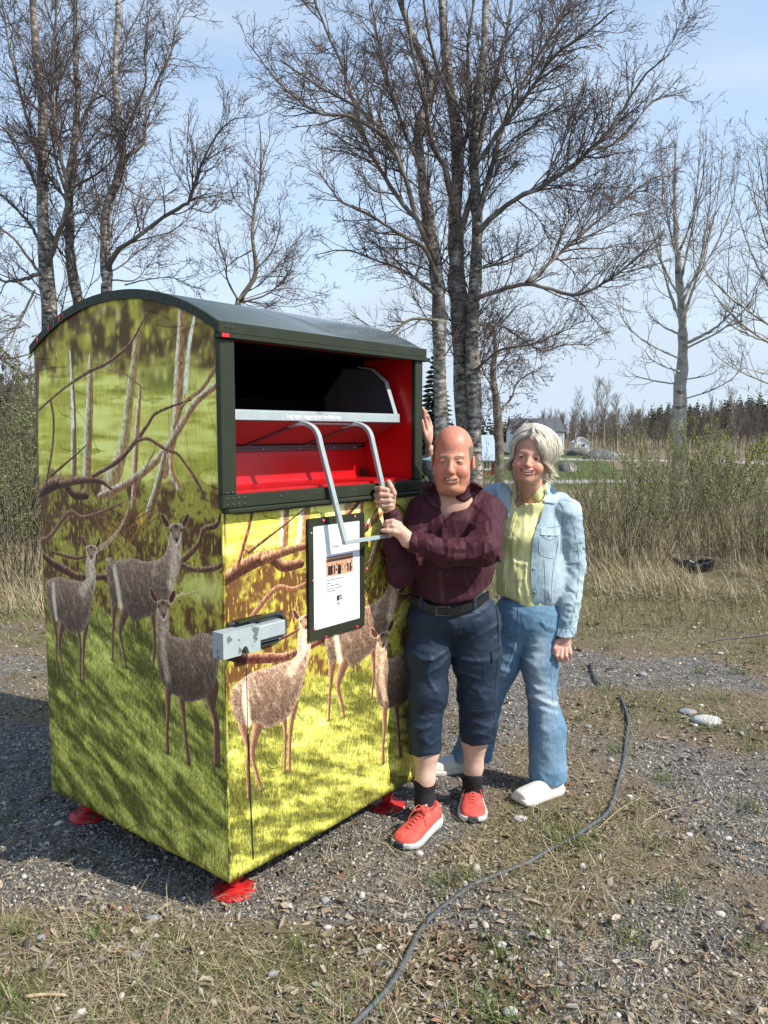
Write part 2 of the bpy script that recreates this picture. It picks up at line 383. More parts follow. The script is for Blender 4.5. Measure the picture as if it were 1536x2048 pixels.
    TR, TRL, DK = C(104, 74, 56), C(226, 226, 232), C(58, 36, 28)
    # trunks (lit on their left side), from back to front: [(x,y,w)...]
    for pts, c, lt, sf in [
        ([(240, 600, 60), (235, 1000, 56), (240, 1400, 62)], C(92, 60, 50), C(150, 110, 84), 5),
        ([(462, 560, 20), (478, 900, 40), (480, 1290, 52)], TR, TRL, 3), ([(455, 520, 10), (465, 720, 20), (475, 1000, 26)], C(216, 216, 222), TRL, 2),
        ([(590, 560, 34), (580, 900, 62), (560, 1330, 70)], C(122, 92, 64), TRL, 3), ([(890, 420, 50), (840, 800, 60), (790, 1150, 80), (700, 1400, 120)], C(134, 108, 74), C(214, 204, 190), 4),
        ([(905, 770, 22), (880, 1100, 40), (860, 1500, 34)], C(130, 84, 62), TRL, 3), ([(1170, 250, 40), (1150, 700, 60), (1130, 1000, 50), (1060, 1300, 50)], C(140, 100, 76), C(232, 228, 226), 4),
        ([(1255, 280, 14), (1215, 500, 24), (1195, 780, 28)], C(214, 206, 200), TRL, 5), ([(1100, 1180, 26), (1110, 1300, 34), (1150, 1380, 40)], C(150, 100, 70), TRL, 3),
        ([(1385, 740, 30), (1250, 860, 34), (1060, 1160, 40), (860, 1340, 40), (640, 1450, 34)], C(120, 86, 66), C(236, 226, 222), 2),
        ([(1060, 1190, 30), (1020, 1360, 46), (960, 1560, 50)], C(110, 78, 56), C(240, 238, 240), 2)]:
        P = [c1(x, y) for x, y, w in pts]; W = [w * .62 for x, y, w in pts]
        stroke(P, W, c, .92, sf, bark, .45, lt)
    x, y = c1(910, 1600); glow(x, y, 22, 16, C(214, 150, 48), .8)
    for k in range(70):
        a = c1(rg.uniform(560, 1100), rg.uniform(1450, 1560)); b_ = c1(rg.uniform(640, 980), rg.uniform(1650, 1900))
        stroke([a, ((a[0] + b_[0]) / 2 + rg.normal() * 8, (a[1] + b_[1]) / 2), b_], [1.5, 3, 1], [C(110, 62, 34), C(60, 38, 24), C(150, 110, 60), C(90, 70, 30)][k % 4], .7, 1.4, tex1)
    # dark, bent branches in front
    br = [([(230, 1450, 60), (330, 1380, 90), (420, 1360, 80), (480, 1430, 70), (560, 1440, 60)], DK), ([(400, 1370, 60), (520, 1345, 50), (650, 1350, 40), (720, 1400, 20)], C(70, 46, 36)),
          ([(600, 1320, 26), (760, 1220, 36), (880, 1090, 34), (960, 980, 26), (1000, 920, 22), (1110, 870, 16), (1230, 830, 12)], C(72, 48, 42)),
          ([(330, 830, 30), (350, 960, 30), (340, 1150, 26), (300, 1380, 30)], C(86, 54, 44)), ([(250, 900, 20), (400, 770, 18), (560, 660, 26), (700, 590, 24), (840, 470, 22), (950, 270, 14)], C(80, 56, 44)),
          ([(880, 1090, 26), (960, 1080, 24), (1060, 1140, 22), (1160, 1190, 18), (1280, 1380, 26), (1330, 1480, 8)], C(86, 60, 46)),
          ([(560, 1120, 8), (470, 1200, 16), (340, 1310, 24)], DK), ([(250, 1740, 50), (330, 1700, 40), (450, 1550, 34), (540, 1580, 26), (700, 1530, 20), (800, 1480, 8)], C(92, 62, 50)),
          ([(250, 1790, 46), (330, 1860, 60), (430, 1920, 64), (520, 1960, 50), (700, 1960, 40)], C(66, 36, 34)), ([(340, 1800, 24), (480, 1840, 26), (560, 1830, 20)], C(80, 52, 44)),
          ([(620, 1800, 36), (720, 1720, 30), (800, 1600, 20), (850, 1450, 12)], C(150, 126, 110)), ([(1420, 1560, 16), (1390, 1630, 36), (1310, 1660, 34), (1270, 1760, 36), (1170, 1860, 44)], C(74, 50, 40)),
          ([(1160, 1880, 30), (1260, 1915, 36), (1380, 1905, 34), (1425, 1880, 30)], C(82, 60, 52)), ([(700, 640, 8), (800, 660, 10), (930, 760, 12)], C(110, 86, 60)),
          ([(1390, 620, 30), (1300, 760, 26), (1190, 850, 22), (1120, 1000, 16)], C(118, 86, 64)), ([(1000, 1150, 8), (940, 1270, 12), (880, 1400, 12)], C(90, 64, 50))]
    for pts, c in br:
        P = [c1(x, y) for x, y, w in pts]; W = [w * .44 for x, y, w in pts]
        stroke(P, W, c, 1, 1.3, tex1, .5, C(168, 134, 120))
        for _ in range(6):                                   # twiglets
            i = rg.integers(len(P)); p = P[i]; a = rg.uniform(0, 6.28); L = rg.uniform(10, 55)
            q1 = (p[0] + L * .5 * math.cos(a), p[1] + L * .5 * math.sin(a)); q2 = (p[0] + L * math.cos(a + .5), p[1] + L * math.sin(a + .5))
            stroke([p, q1, q2], [2.2, 1.5, .6], c * 1.1, .8, 1.1)
    # a light, branched stick by the right deer
    for pts in ([(1060, 720, 26), (1110, 670, 16), (1140, 650, 12), (1165, 590, 9), (1172, 510, 4)], [(1130, 655, 12), (1190, 650, 12), (1245, 625, 4)]):
        stroke([c2(x, y) for x, y, w in pts], [w * .4 for x, y, w in pts], C(176, 140, 110), 1, 1.2, tex1, .4, C(235, 220, 190))
    # grass blades
    def blades(n, y0, y1, L0, L1, cs, a):
        X = rg.uniform(0, PW, n); Y = rg.uniform(y0, y1, n); L = rg.uniform(L0, L1, n); ang = rg.normal(0, .28, n); sh = rg.integers(0, len(cs), n); cv = np.array(cs, np.float32)[sh]
        base = img[np.clip(Y.astype(int), 0, PH - 1), np.clip(X.astype(int), 0, PW - 1)]; lum = base.mean(1, keepdims=True) / .45
        cv = cv * np.clip(lum, .45, 1.5)
        for t in np.linspace(0, 1, 12):
            xi = (X + np.sin(ang) * L * t + ang * L * .4 * t * t).astype(int); yi = (Y - L * t).astype(int); ok = (xi >= 0) & (xi < PW) & (yi >= 0) & (yi < PH)
            img[yi[ok], xi[ok]] = lerp(img[yi[ok], xi[ok]], cv[ok], a)
    gc = [C(210, 208, 138), C(150, 160, 66), C(96, 104, 44), C(180, 186, 84), C(70, 80, 32)]
    blades(26000, yG - 20, PH - 1, 4, 14, gc, .55); blades(9000, yG - 20, PH - 1, 3, 9, [C(60, 66, 26), C(226, 222, 164)], .45); blades(3000, yF, yG + 20, 8, 26, [C(190, 186, 84), C(130, 128, 50), C(90, 70, 40), C(160, 150, 70)], .45); blades(1600, yT, yF, 8, 22, [C(216, 212, 130), C(150, 146, 56)], .35)
    # ---------------- the deer
    def deer(body, legs, rump, neck, head, hs, ears, base, light):
        for pts in legs:
            stroke([c2(x, y) for x, y, w in pts], [w * .5 for x, y, w in pts], C(84, 62, 54), 1, 1.2, fur, .35, C(160, 128, 110))
            x, y = c2(pts[-1][0], pts[-1][1]); glow(x, y + 3, 16, 4, C(52, 58, 24), .55)
        bp = bez(np.array([c2(x, y) for x, y in body + body[:1]]), len(body) * 5)[:-1]
        cy0, cy1 = bp[:, 1].min(), bp[:, 1].max()
        def cf(gx, gy, ins, sy, sx):
            t = np.clip((gy - cy0) / (cy1 - cy0), 0, 1)[..., None]
            c = lerp(base, base * .78, t); c = lerp(c, light, np.clip(1 - ins / 14, 0, 1)[..., None] * .30)
            c = lerp(c, light, sstep(.45, .85, fur2[sy, sx]) * .35)
            sh = lerp(1.12, .74, sstep(.1, .95, t)); return c * sh * (.42 + 1.16 * fur[sy, sx])
        poly(bp, cf, 2.0, 5.0)
        if rump: stroke([c2(x, y) for x, y, w in rump], [w * .52 for x, y, w in rump], C(226, 212, 196), .7, 12, fur, .2)
        if neck: stroke([c2(x, y) for x, y, w in neck], [w * .4 for x, y, w in neck], light, .5, 16, fur, .4)
        for e in ears:
            poly([c2(x, y) for x, y in e], lambda gx, gy, ins, sy, sx: lerp(C(70, 44, 40), C(196, 158, 136), np.clip(1 - ins / 3.2, 0, 1)[..., None]) * (.8 + .4 * fur[sy, sx]), 1.2)
        hx, hy = head; k = hs
        P = [c2(hx + a * k, hy + b_ * k) for a, b_ in [(-46, -42), (-20, -54), (20, -54), (46, -42), (44, -4), (32, 40), (26, 80), (8, 98), (-10, 98), (-26, 80), (-34, 40), (-46, -4)]]
        poly(bez(np.array(P + P[:1]), 60)[:-1], lambda gx, gy, ins, sy, sx: lerp(light * .9, base * .95, np.clip(ins / 7, 0, 1)[..., None]) * (.8 + .4 * fur[sy, sx]), 1.4)
        def dot(a, b_, rx, ry, c, al=1):
            x, y = c2(hx + a * k, hy + b_ * k); glow(x, y, rx * k, ry * k, c, al)
        dot(0, -32, 8, 6, C(52, 34, 34), .9); dot(-36, -8, 4.2, 3.6, C(20, 14, 14), 1); dot(38, -8, 4.2, 3.6, C(20, 14, 14), 1); dot(4, 20, 5, 8, C(184, 148, 128), .6)
        dot(4, 58, 5.4, 4.6, C(26, 20, 22), 1); dot(-14, 72, 3.4, 3.4, C(226, 214, 206), .8); dot(20, 72, 3.4, 3.4, C(226, 214, 206), .8); dot(4, 76, 2.4, 3, C(30, 22, 22), .8); dot(4, 92, 6, 4, C(220, 206, 192), .8)
    deer([(612, 520), (608, 470), (622, 440), (602, 412), (640, 398), (668, 425), (720, 408), (800, 405), (880, 425), (950, 418), (1000, 395), (1035, 330), (1050, 240), (1100, 225), (1135, 250), (1132, 360), (1132, 450), (1105, 540), (1060, 640), (1030, 730), (960, 790), (880, 815), (830, 840), (780, 820), (740, 740), (700, 720), (660, 740), (630, 640)],
         [[(665, 690, 80), (660, 850, 34), (655, 960, 26), (655, 1110, 18)], [(755, 720, 110), (705, 900, 44), (728, 1040, 26), (748, 1160, 20)], [(928, 790, 60), (945, 950, 28), (935, 1165, 22)], [(1000, 760, 50), (985, 900, 26), (980, 1000, 20)]],
         [(668, 470, 34), (690, 600, 40), (712, 740, 34)], [(1085, 320, 60), (1080, 480, 90), (1060, 600, 70)], (1098, 215), 1.0,
         [[(985, 85), (1010, 95), (1045, 145), (1056, 185), (1030, 195), (1004, 160)], [(1192, 85), (1165, 100), (1140, 150), (1135, 190), (1160, 188), (1188, 145)]], C(128, 106, 98), C(214, 194, 178))
    deer([(185, 640), (190, 580), (215, 550), (270, 533), (330, 545), (400, 560), (462, 565), (468, 480), (474, 400), (500, 340), (538, 380), (530, 460), (538, 540), (528, 640), (508, 730), (490, 830), (450, 910), (400, 930), (340, 915), (300, 850), (250, 820), (210, 760)],
         [[(235, 800, 60), (262, 960, 26), (262, 1060, 18), (272, 1250, 14)], [(305, 830, 90), (282, 1000, 34), (300, 1130, 22), (325, 1255, 20)], [(415, 890, 50), (426, 1020, 24), (428, 1250, 18)], [(468, 860, 56), (450, 1040, 28), (452, 1270, 22)]],
         [(240, 590, 34), (246, 700, 40), (262, 830, 26)], [(500, 440, 46), (500, 540, 60), (440, 640, 80)], (506, 352), .74,
         [[(433, 238), (455, 262), (478, 320), (462, 330), (442, 300)], [(570, 243), (552, 275), (534, 318), (552, 335), (570, 305)]], C(136, 112, 104), C(222, 204, 190))
    deer([(960, 760), (1000, 690), (1046, 760), (1050, 860), (1056, 930), (1120, 958), (1200, 960), (1260, 925), (1320, 930), (1375, 980), (1400, 1080), (1390, 1200), (1350, 1330), (1290, 1380), (1190, 1405), (1120, 1370), (1060, 1340), (1010, 1280), (975, 1200), (965, 1080), (960, 950), (960, 860)],
         [[(1040, 1320, 64), (1042, 1480, 36), (1036, 1620, 28), (1040, 1755, 34)], [(1130, 1350, 70), (1150, 1500, 36), (1165, 1650, 28), (1186, 1830, 38)], [(1340, 1280, 130), (1350, 1450, 56), (1385, 1560, 34), (1392, 1840, 34)], [(1310, 1340, 90), (1345, 1450, 46), (1372, 1560, 30), (1374, 1840, 30)]],
         None, [(1010, 900, 60), (1010, 1080, 70), (1040, 1240, 60)], (1008, 745), .95,
         [[(912, 603), (935, 622), (968, 680), (972, 715), (940, 705), (916, 660)], [(1095, 620), (1068, 635), (1046, 680), (1048, 722), (1078, 712), (1098, 665)]], C(122, 102, 94), C(200, 178, 164))
    # back hair tufts
    for k in range(500):
        w = rg.integers(3); x0, x1, y0 = [(1060, 1380, 950), (690, 960, 420), (220, 450, 548)][w]; x = rg.uniform(x0, x1); a = c2(x, y0 + rg.normal() * 14)
        stroke([a, (a[0] + rg.normal() * 2, a[1] - rg.uniform(2, 6))], [1.6, .5], [C(120, 92, 82), C(200, 176, 156), C(74, 50, 46)][k % 3], .6, 1)
    # tall near grass in the right bottom corner
    for k in range(90):
        x, y = c2(rg.uniform(1280, 1440), 2520 + rg.uniform(-30, 110)); L = rg.uniform(14, 44); q = rg.normal() * .5
        stroke([(x, y), (x + q * L * .4, y - L * .6), (x + q * L, y - L)], [2, 1.6, .6], [C(206, 200, 96), C(160, 160, 60), C(226, 216, 130)][k % 3], .75, 1.1)
    img = img * (1 + (rg.random((PH, PW, 1)).astype(np.float32) - .5) * .08)
    # ---------------- creases of the film: height map
    H = np.zeros((PH, PW), np.float32)
    def crease(P, w, h):
        P = bez(np.array(P, float), 26); m = 9; X0, Y0 = np.maximum(np.floor(P.min(0) - m).astype(int), 0); X1, Y1 = np.ceil(P.max(0) + m).astype(int); X1 = min(X1, PW); Y1 = min(Y1, PH)
        if X1 <= X0 or Y1 <= Y0: return
        gx = xx[Y0:Y1, X0:X1]; gy = yy[Y0:Y1, X0:X1]; D = np.full(gx.shape, 1e9, np.float32); n = len(P)
        for i in range(n - 1):
            ax, ay = P[i]; dx, dy = P[i + 1] - P[i]; t = np.clip(((gx - ax) * dx + (gy - ay) * dy) / (dx * dx + dy * dy + 1e-9), 0, 1)
            D = np.minimum(D, np.hypot(gx - ax - t * dx, gy - ay - t * dy) / (.35 + .65 * math.sin(math.pi * (i + .5) / n)))
        H[Y0:Y1, X0:X1] = np.maximum(H[Y0:Y1, X0:X1], h * np.exp(-(D / w) ** 2))
    for pts, w, h in [([(940, 260), (1010, 270), (1105, 320)], 5, 1), ([(1060, 450), (1150, 400), (1270, 345)], 5, 1), ([(1000, 350), (1080, 362), (1190, 358)], 3, .8), ([(225, 562), (270, 568), (330, 572)], 3, .8),
                      ([(245, 645), (330, 625), (435, 618)], 3, .9), ([(190, 505), (225, 530), (255, 560)], 3, .8), ([(310, 460), (350, 520), (380, 600)], 3, .5), ([(465, 740), (500, 775), (560, 800)], 3, .9),
                      ([(375, 860), (400, 915), (465, 945)], 3, .9), ([(455, 880), (520, 920), (580, 1030), (640, 1170)], 3, .9), ([(380, 1100), (410, 1140), (490, 1160)], 3, .9), ([(1085, 900), (1095, 1050), (1130, 1240), (1190, 1400)], 4, 1),
                      ([(1110, 750), (1105, 950), (1150, 1200)], 4, .7), ([(1200, 1030), (1215, 1180), (1260, 1330), (1350, 1560)], 5, 1), ([(1250, 1200), (1290, 1340), (1400, 1400)], 3, .7), ([(1340, 880), (1370, 980), (1400, 1080)], 3, .6),
                      ([(445, 520), (460, 640), (470, 760), (480, 850)], 3, .9), ([(500, 200), (510, 260), (485, 330)], 2, .5), ([(1100, 1300), (1150, 1430), (1210, 1560)], 3, .7), ([(1330, 1690), (1380, 1720), (1425, 1760)], 3, .6)]:
        crease([c1(x, y) for x, y in pts], w * .55, h)
    for pts, w, h in [([(330, 1050), (360, 1160), (405, 1195)], 3, .8), ([(225, 1240), (270, 1370), (310, 1620)], 3, .5), ([(930, 1170), (920, 1400), (940, 1700)], 4, .5), ([(960, 1500), (955, 1800), (900, 2150), (880, 2500)], 8, .7),
                      ([(1245, 1550), (1280, 1800), (1340, 2100)], 5, .5), ([(1190, 1400), (1200, 1560)], 3, .4), ([(690, 2340), (760, 2290), (850, 2250)], 4, .9), ([(1420, 1000), (1424, 1500), (1440, 2200)], 4, .8)]:
        if len(pts) == 2: pts = [pts[0], ((pts[0][0] + pts[1][0]) / 2, (pts[0][1] + pts[1][1]) / 2), pts[1]]
        crease([c2(x, y) for x, y in pts], w * .55, h)
    H += .16 * nz(60, 110, 40) + .05 * nz(14, 22, 41)
    dirt = sstep(.60, .74, nz(7, 9, 50)) * sstep(PH - 150, PH, yy + 60 * nz(90, 30, 51)) * .5; img = lerp(img, C(120, 112, 88), dirt[..., None])
    img = np.clip(img * np.array([1.02, 1.0, .90], np.float32), 0, 1) ** .86; g_ = img.mean(2, keepdims=True); img = g_ + (img - g_) * 1.02; img = np.clip(img, 0, 1); img = lerp(img, img * img * (3 - 2 * img), .60)
    return np.clip(img, 0, 1), np.clip(H, 0, 1.3)
# ------------------------------------------------------------------ container materials
def make_image(name, A, srgb=True):
    h, w = A.shape[:2]; im = bpy.data.images.new(name, w, h, alpha=False, float_buffer=False)
    im.colorspace_settings.name = 'sRGB' if srgb else 'Non-Color'
    B = np.ones((h, w, 4), np.float32); B[..., :3] = A if A.ndim == 3 else A[..., None]
    im.pixels.foreach_set(B[::-1].ravel()); im.update(); im.pack(); return im
film_rgb, film_h = paint_film()
img_film = make_image('film_print', film_rgb); img_crease = make_image('film_relief', film_h, False)
def film_mat():
    m, nt, b = new_mat('printed_film'); n = nt.nodes; l = nt.links
    uv = n.new('ShaderNodeUVMap'); t = n.new('ShaderNodeTexImage'); t.image = img_film; l.new(uv.outputs[0], t.inputs[0])
    hsv = n.new('ShaderNodeHueSaturation'); hsv.inputs['Saturation'].default_value = .95; hsv.inputs['Value'].default_value = 1.36; l.new(t.outputs[0], hsv.inputs['Color'])
    l.new(hsv.outputs[0], b.inputs['Base Color']); b.inputs['Roughness'].default_value = 0.5; b.inputs['Specular IOR Level'].default_value = 0.14
    h = n.new('ShaderNodeTexImage'); h.image = img_crease; l.new(uv.outputs[0], h.inputs[0])
    bp = n.new('ShaderNodeBump'); bp.inputs['Strength'].default_value = 0.9; bp.inputs['Distance'].default_value = 0.006; l.new(h.outputs[0], bp.inputs['Height']); l.new(bp.outputs[0], b.inputs['Normal'])
    return m
m_film = film_mat()
m_green = M('green_paint', (0.022, 0.028, 0.015), .5, var=.10, scale=9, bump=.06, bscale=60, spec=.25, c2=(0.032, 0.038, 0.023), c2lo=.55, c2hi=.75)
m_roof = M('roof_paint', (0.11, 0.135, 0.13), .24, var=.16, scale=6, bump=.04, bscale=30, coat=.6)
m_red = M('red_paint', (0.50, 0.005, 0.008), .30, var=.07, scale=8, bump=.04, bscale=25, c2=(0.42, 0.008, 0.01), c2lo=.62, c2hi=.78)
m_redfoot = M('red_primer', (0.46, 0.010, 0.010), .5, var=.25, scale=26, bump=.25, bscale=120, c2=(0.15, 0.10, 0.08), c2lo=.62, c2hi=.68)
m_grey = M('grey_enamel', (0.33, 0.385, 0.39), .38, var=.08, scale=20, bump=.08, bscale=160, c2=(0.22, 0.25, 0.25), c2lo=.66, c2hi=.72)
m_greychip = M('worn_grey_enamel', (0.33, 0.39, 0.39), .42, var=.07, scale=34, bump=.15, bscale=160, c2=(0.13, 0.14, 0.14), c2lo=.61, c2hi=.64)
m_under = M('dull_red_underside', (0.24, 0.055, 0.055), .45, var=.12, scale=5)  # duller, greyer red for the cradle plates
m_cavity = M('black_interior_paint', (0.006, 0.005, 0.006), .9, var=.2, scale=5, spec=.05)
m_chute = M('chute_dark_lining', (0.075, 0.07, 0.08), .5, var=.15, scale=8)
m_darkmetal = M('dark_plate', (0.045, 0.055, 0.052), .4, var=.15, scale=20)
m_black = M('black_rubber_and_shade', (0.015, 0.015, 0.016), .6)
m_rivet = M('rivet_paint', (0.042, 0.05, 0.036), .3)
m_paper = M('laminated_paper', (0.80, 0.82, 0.88), .3, var=.02, scale=6)
m_ink = M('black_ink', (0.02, 0.02, 0.025), .7)
m_inkgrey = M('grey_ink', (0.15, 0.15, 0.17), .7)
m_white = M('white_lettering', (0.85, 0.87, 0.88), .5, var=.03)
m_pinkscrew = M('pink_screw_cap', (0.62, 0.10, 0.13), .4)
m_redscrew = M('red_screw_cap', (0.70, 0.02, 0.02), .35)

box = thing('clothes_container', 'clothes collection container printed with deer, with arched green roof and open red hatch', 'container', BOX_N + (BU * BD + BG * BW) / 2)

# gable arch: z of the roof edge over g (0 near corner .. BW far corner)
def arch(t, rise=0.155): t = np.asarray(t, float); return BZ1 + rise * (1 - np.abs(2 * t - 1) ** 2.15)
def film_uv(me, sz):
    uvl = me.uv_layers.new(name='UVMap'); co = np.empty(len(me.vertices) * 3, np.float32); me.vertices.foreach_get('co', co)
    li = np.empty(len(me.loops), np.int32); me.loops.foreach_get('vertex_index', li); st = np.array([sz(v) for v in co.reshape(-1, 3).astype(float)])
    uvl.data.foreach_set('uv', st[li].astype(np.float32).ravel())
def grid_panel(p, s0, s1, zf, n=28, m=60, th=0.006, bulge=None):
    """panel p(s, z, off) with bottom zf(s)[0], top zf(s)[1]; front grid with gentle unevenness, plus rim"""
    V = []; F = []
    for i in range(n + 1):
        s = s0 + (s1 - s0) * i / n; a, b = zf(s)
        for j in range(m + 1):
            z = a + (b - a) * j / m; o = bulge(s, z) if bulge else 0; V.append(p(s, z, th + o))
    for i in range(n):
        for j in range(m): k = i * (m + 1) + j; F.append((k, k + m + 1, k + m + 2, k + 1))
    N0 = len(V); rim = [i * (m + 1) for i in range(n + 1)] + [n * (m + 1) + j for j in range(1, m + 1)] + [i * (m + 1) + m for i in range(n - 1, -1, -1)] + [j for j in range(m - 1, 0, -1)]
    back = {}
    for r in rim:
        i, j = divmod(r, m + 1); s = s0 + (s1 - s0) * i / n; a, b = zf(s); back[r] = len(V); V.append(p(s, a + (b - a) * j / m, 0.0))
    for a_, b_ in zip(rim, rim[1:] + rim[:1]): F.append((a_, b_, back[b_], back[a_]))
    mb = MB(); mb.add(V, F); return mb
def small_bulge(seed, amp=.0022):
    def f(s, z):
        P = np.array([[s, z, seed]]); return float((fbm(P, 3.2, 3) - .5)[0] * amp * 2)
    return f
# structural shell: four walls (a little inside the film) so that the interior is enclosed
shell = MB()
shell.box(gpt(BW / 2, (BZ0 + BZ1) / 2 + .005, -.012) , BG * (BW / 2 - .002), BU * .008, np.array([0, 0, (BZ1 - BZ0) / 2 - .012]))
shell.box(fpt(BD - .012, (BZ0 + BZ1) / 2, -BW / 2), BG * (BW / 2 - .002), BU * .010, np.array([0, 0, (BZ1 - BZ0) / 2 - .008]))
shell.box(fpt(BD / 2, (BZ0 + BZ1) / 2, -BW + .010), BU * (BD / 2 - .024), BF * .008, np.array([0, 0, (BZ1 - BZ0) / 2 - .008]))
shell.box(fpt(BD / 2, (BZ0 + 1.40) / 2, -.012), BU * (BD / 2 - .024), BF * .008, np.array([0, 0, (1.40 - BZ0) / 2 - .01]))
shell.box(fpt(BD / 2, BZ0 + .012, -BW / 2), BU * (BD / 2 - .024), BF * (BW / 2 - .022), np.array([0, 0, .008]))
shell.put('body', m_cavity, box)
# outside skins of the two hidden sides
mb = MB(); mb.box(fpt(BD + .003, (BZ0 + BZ1) / 2, -BW / 2), BG * (BW / 2), BU * .003, np.array([0, 0, (BZ1 - BZ0) / 2])); mb.put('side_wall', m_green, box)
mb = MB(); mb.box(fpt(BD / 2, (BZ0 + BZ1) / 2, -BW - .003), BU * (BD / 2), BF * .003, np.array([0, 0, (BZ1 - BZ0) / 2])); mb.put('rear_wall', m_green, box)
# printed gable (left side) and printed front
gp = grid_panel(lambda s, z, o: gpt(s, z, o), 0.0, BW, lambda s: (BZ0 + .004 * math.sin(s * 9), float(arch(s / BW)) - .008), 36, 70, .006, small_bulge(1.3))
me = recalc(gp.mesh('gable_print')); 
film_uv(me, lambda v: ((BW - (v - BOX_N) @ BG) * PS / PW, 1 - (PZT - v[2]) * PS / PH)); me.polygons.foreach_set('use_smooth', [True] * len(me.polygons))
put('printed_gable', me, m_film, box)['label'] = 'printed film panel with three deer, arched at the top'
fp = grid_panel(lambda s, z, o: fpt(s, z, o), -.006, BD, lambda s: (BZ0 + .003 * math.sin(s * 8 + 1), 1.392), 34, 50, .006, small_bulge(5.1))
me = recalc(fp.mesh('front_print'))
film_uv(me, lambda v: (((v - BOX_N) @ BU + .0) * PS / PW, 1 - (PZT - (v[2] + .23)) * PS / PH)); me.polygons.foreach_set('use_smooth', [True] * len(me.polygons))
put('printed_front', me, m_film, box)['label'] = 'printed film panel with deer below the hatch'
# seam slit of the film on the front
mb = MB(); mb.bar([fpt(.087, .62, .0085), fpt(.091, .40, .0085), fpt(.1, .16, .0085)], .0022, .0006, BU); mb.put('film_seam', m_black, box)
mb = MB(); mb.bar([fpt(.083, .88, .0078), fpt(.086, .63, .0078)], .0009, .0004, BU); mb.put('film_seam', m_black, box)

# roof: curved sheet from eave to eave
nr = 30; V = []; F = []
for a in (-.006, BD + .012):
    for k in range(nr + 1):
        t = k / nr; g = -.012 + (BW + .024) * t; z = float(arch(t)); V += [BOX_N + BU * a + BG * g + [0, 0, z + .004], BOX_N + BU * a + BG * g + [0, 0, z - .008]]
o = 2 * (nr + 1)
for k in range(nr):
    F += [(2 * k, 2 * k + 2, o + 2 * k + 2, o + 2 * k), (2 * k + 1, o + 2 * k + 1, o + 2 * k + 3, 2 * k + 3), (2 * k, 2 * k + 1, 2 * k + 3, 2 * k + 2), (o + 2 * k, o + 2 * k + 2, o + 2 * k + 3, o + 2 * k + 1)]
F += [(0, o, o + 1, 1), (2 * nr, 2 * nr + 1, o + 2 * nr + 1, o + 2 * nr)]
mb = MB(); mb.add(V, F); me = recalc(mb.mesh('roof')); me.polygons.foreach_set('use_smooth', [True] * len(me.polygons)); put('roof', me, m_roof, box)
# dark green arched edge strip, lying on the gable
def arch_strip(a0, a1, z0, z1, mat, nm, n=30, par=box):
    V = []; F = []
    for k in range(n + 1):
        t = k / n; g = -.014 + (BW + .028) * t; z = float(arch(t))
        V += [gpt(g, z + z0, a0), gpt(g, z + z1, a0), gpt(g, z + z1, a1), gpt(g, z + z0, a1)]
    for k in range(n):
        for j in range(4): F.append((4 * k + j, 4 * k + (j + 1) % 4, 4 * k + 4 + (j + 1) % 4, 4 * k + 4 + j))
    F += [(0, 1, 2, 3), (4 * n, 4 * n + 3, 4 * n + 2, 4 * n + 1)]
    m_ = MB(); m_.add(V, F); return put(nm, recalc(m_.mesh(nm)), mat, par)
strip = arch_strip(.007, .017, -.026, .006, m_green, 'roof_edge_strip')
for k in range(15):
    t = .04 + .92 * k / 14; mb = MB(); mb.lathe(gpt(-.014 + (BW + .028) * t, float(arch(t)) - .009, .017), [(0.0045, 0), (.0042, .0015), (.0022, .0028), (0, .003)], 8, axis=-BU); mb.put('rivet', m_rivet, strip)
for t, w in [(.94, .02), (.865, .011), (.83, .007), (.795, .016), (.772, .006)]:
    c = gpt(-.014 + (BW + .028) * t, float(arch(t)) - .010, .0176); d = gpt(-.014 + (BW + .028) * (t + .01), float(arch(t + .01)) - .010, .0176) - c; d /= np.linalg.norm(d)
    mb = MB(); mb.add([c - d * w * .5 + [0, 0, .009], c + d * w * .4 + [0, 0, .011], c + d * w * .55, c + d * w * .2 + [0, 0, -.012], c - d * w * .3 + [0, 0, -.009]], [(0, 1, 2, 3, 4)]); me = mb.mesh('chip')
    sol = prism([Vector(v.co) for v in me.vertices], -BU * .0008, 'paint_chip'); put('paint_chip', recalc(sol.mesh('paint_chip')), m_redscrew, strip)
# --- front top beam with drip lip
beam = MB(); beam.box(fpt(BD / 2 - .008, 1.982, .019), BU * (BD / 2 + .02), BF * .012, np.array([0, 0, .019]), .003)
tb = beam.put('top_beam', m_green, box)
mb = MB(); mb.box(fpt(BD / 2 - .006, 1.9545, .026), BU * (BD / 2 + .024), BF * .020, np.array([0, 0, .0075]), .002); mb.put('drip_lip', m_green, tb)
mb = MB(); mb.box(fpt(BD / 2, 1.955, -.006), BU * (BD / 2 - .02), BF * .010, np.array([0, 0, .006])); mb.put('lip_underside', m_red, tb)
mb = MB(); mb.box(fpt(-.014, 1.9545, .0470), BU * .014, BF * .0012, np.array([0, 0, .006])); mb.put('paint_chip', m_redscrew, tb)
def rivet(u, z, o, parent, r=.0048):
    mb = MB(); mb.lathe(fpt(u, z, o), [(r, 0), (r * .92, .0015), (r * .5, .003), (0, .0032)], 8, axis=BF); mb.put('rivet', m_rivet, parent)
for u in (.004, .026): rivet(u, 1.983, .031, tb)
rivet(BD - .03, 1.978, .031, tb)
# --- columns
cl = MB(); cl.box(fpt(.006, 1.698, .019), BU * .031, BF * .012, np.array([0, 0, .2485]), .003); cl_ = cl.put('column', m_green, box)
cr = MB(); cr.box(fpt(1.040, 1.698, .019), BU * .026, BF * .012, np.array([0, 0, .2485]), .003); cr_ = cr.put('column', m_green, box)
for z in (1.48, 1.60, 1.80): rivet(1.026, z, .031, cr_, .003)
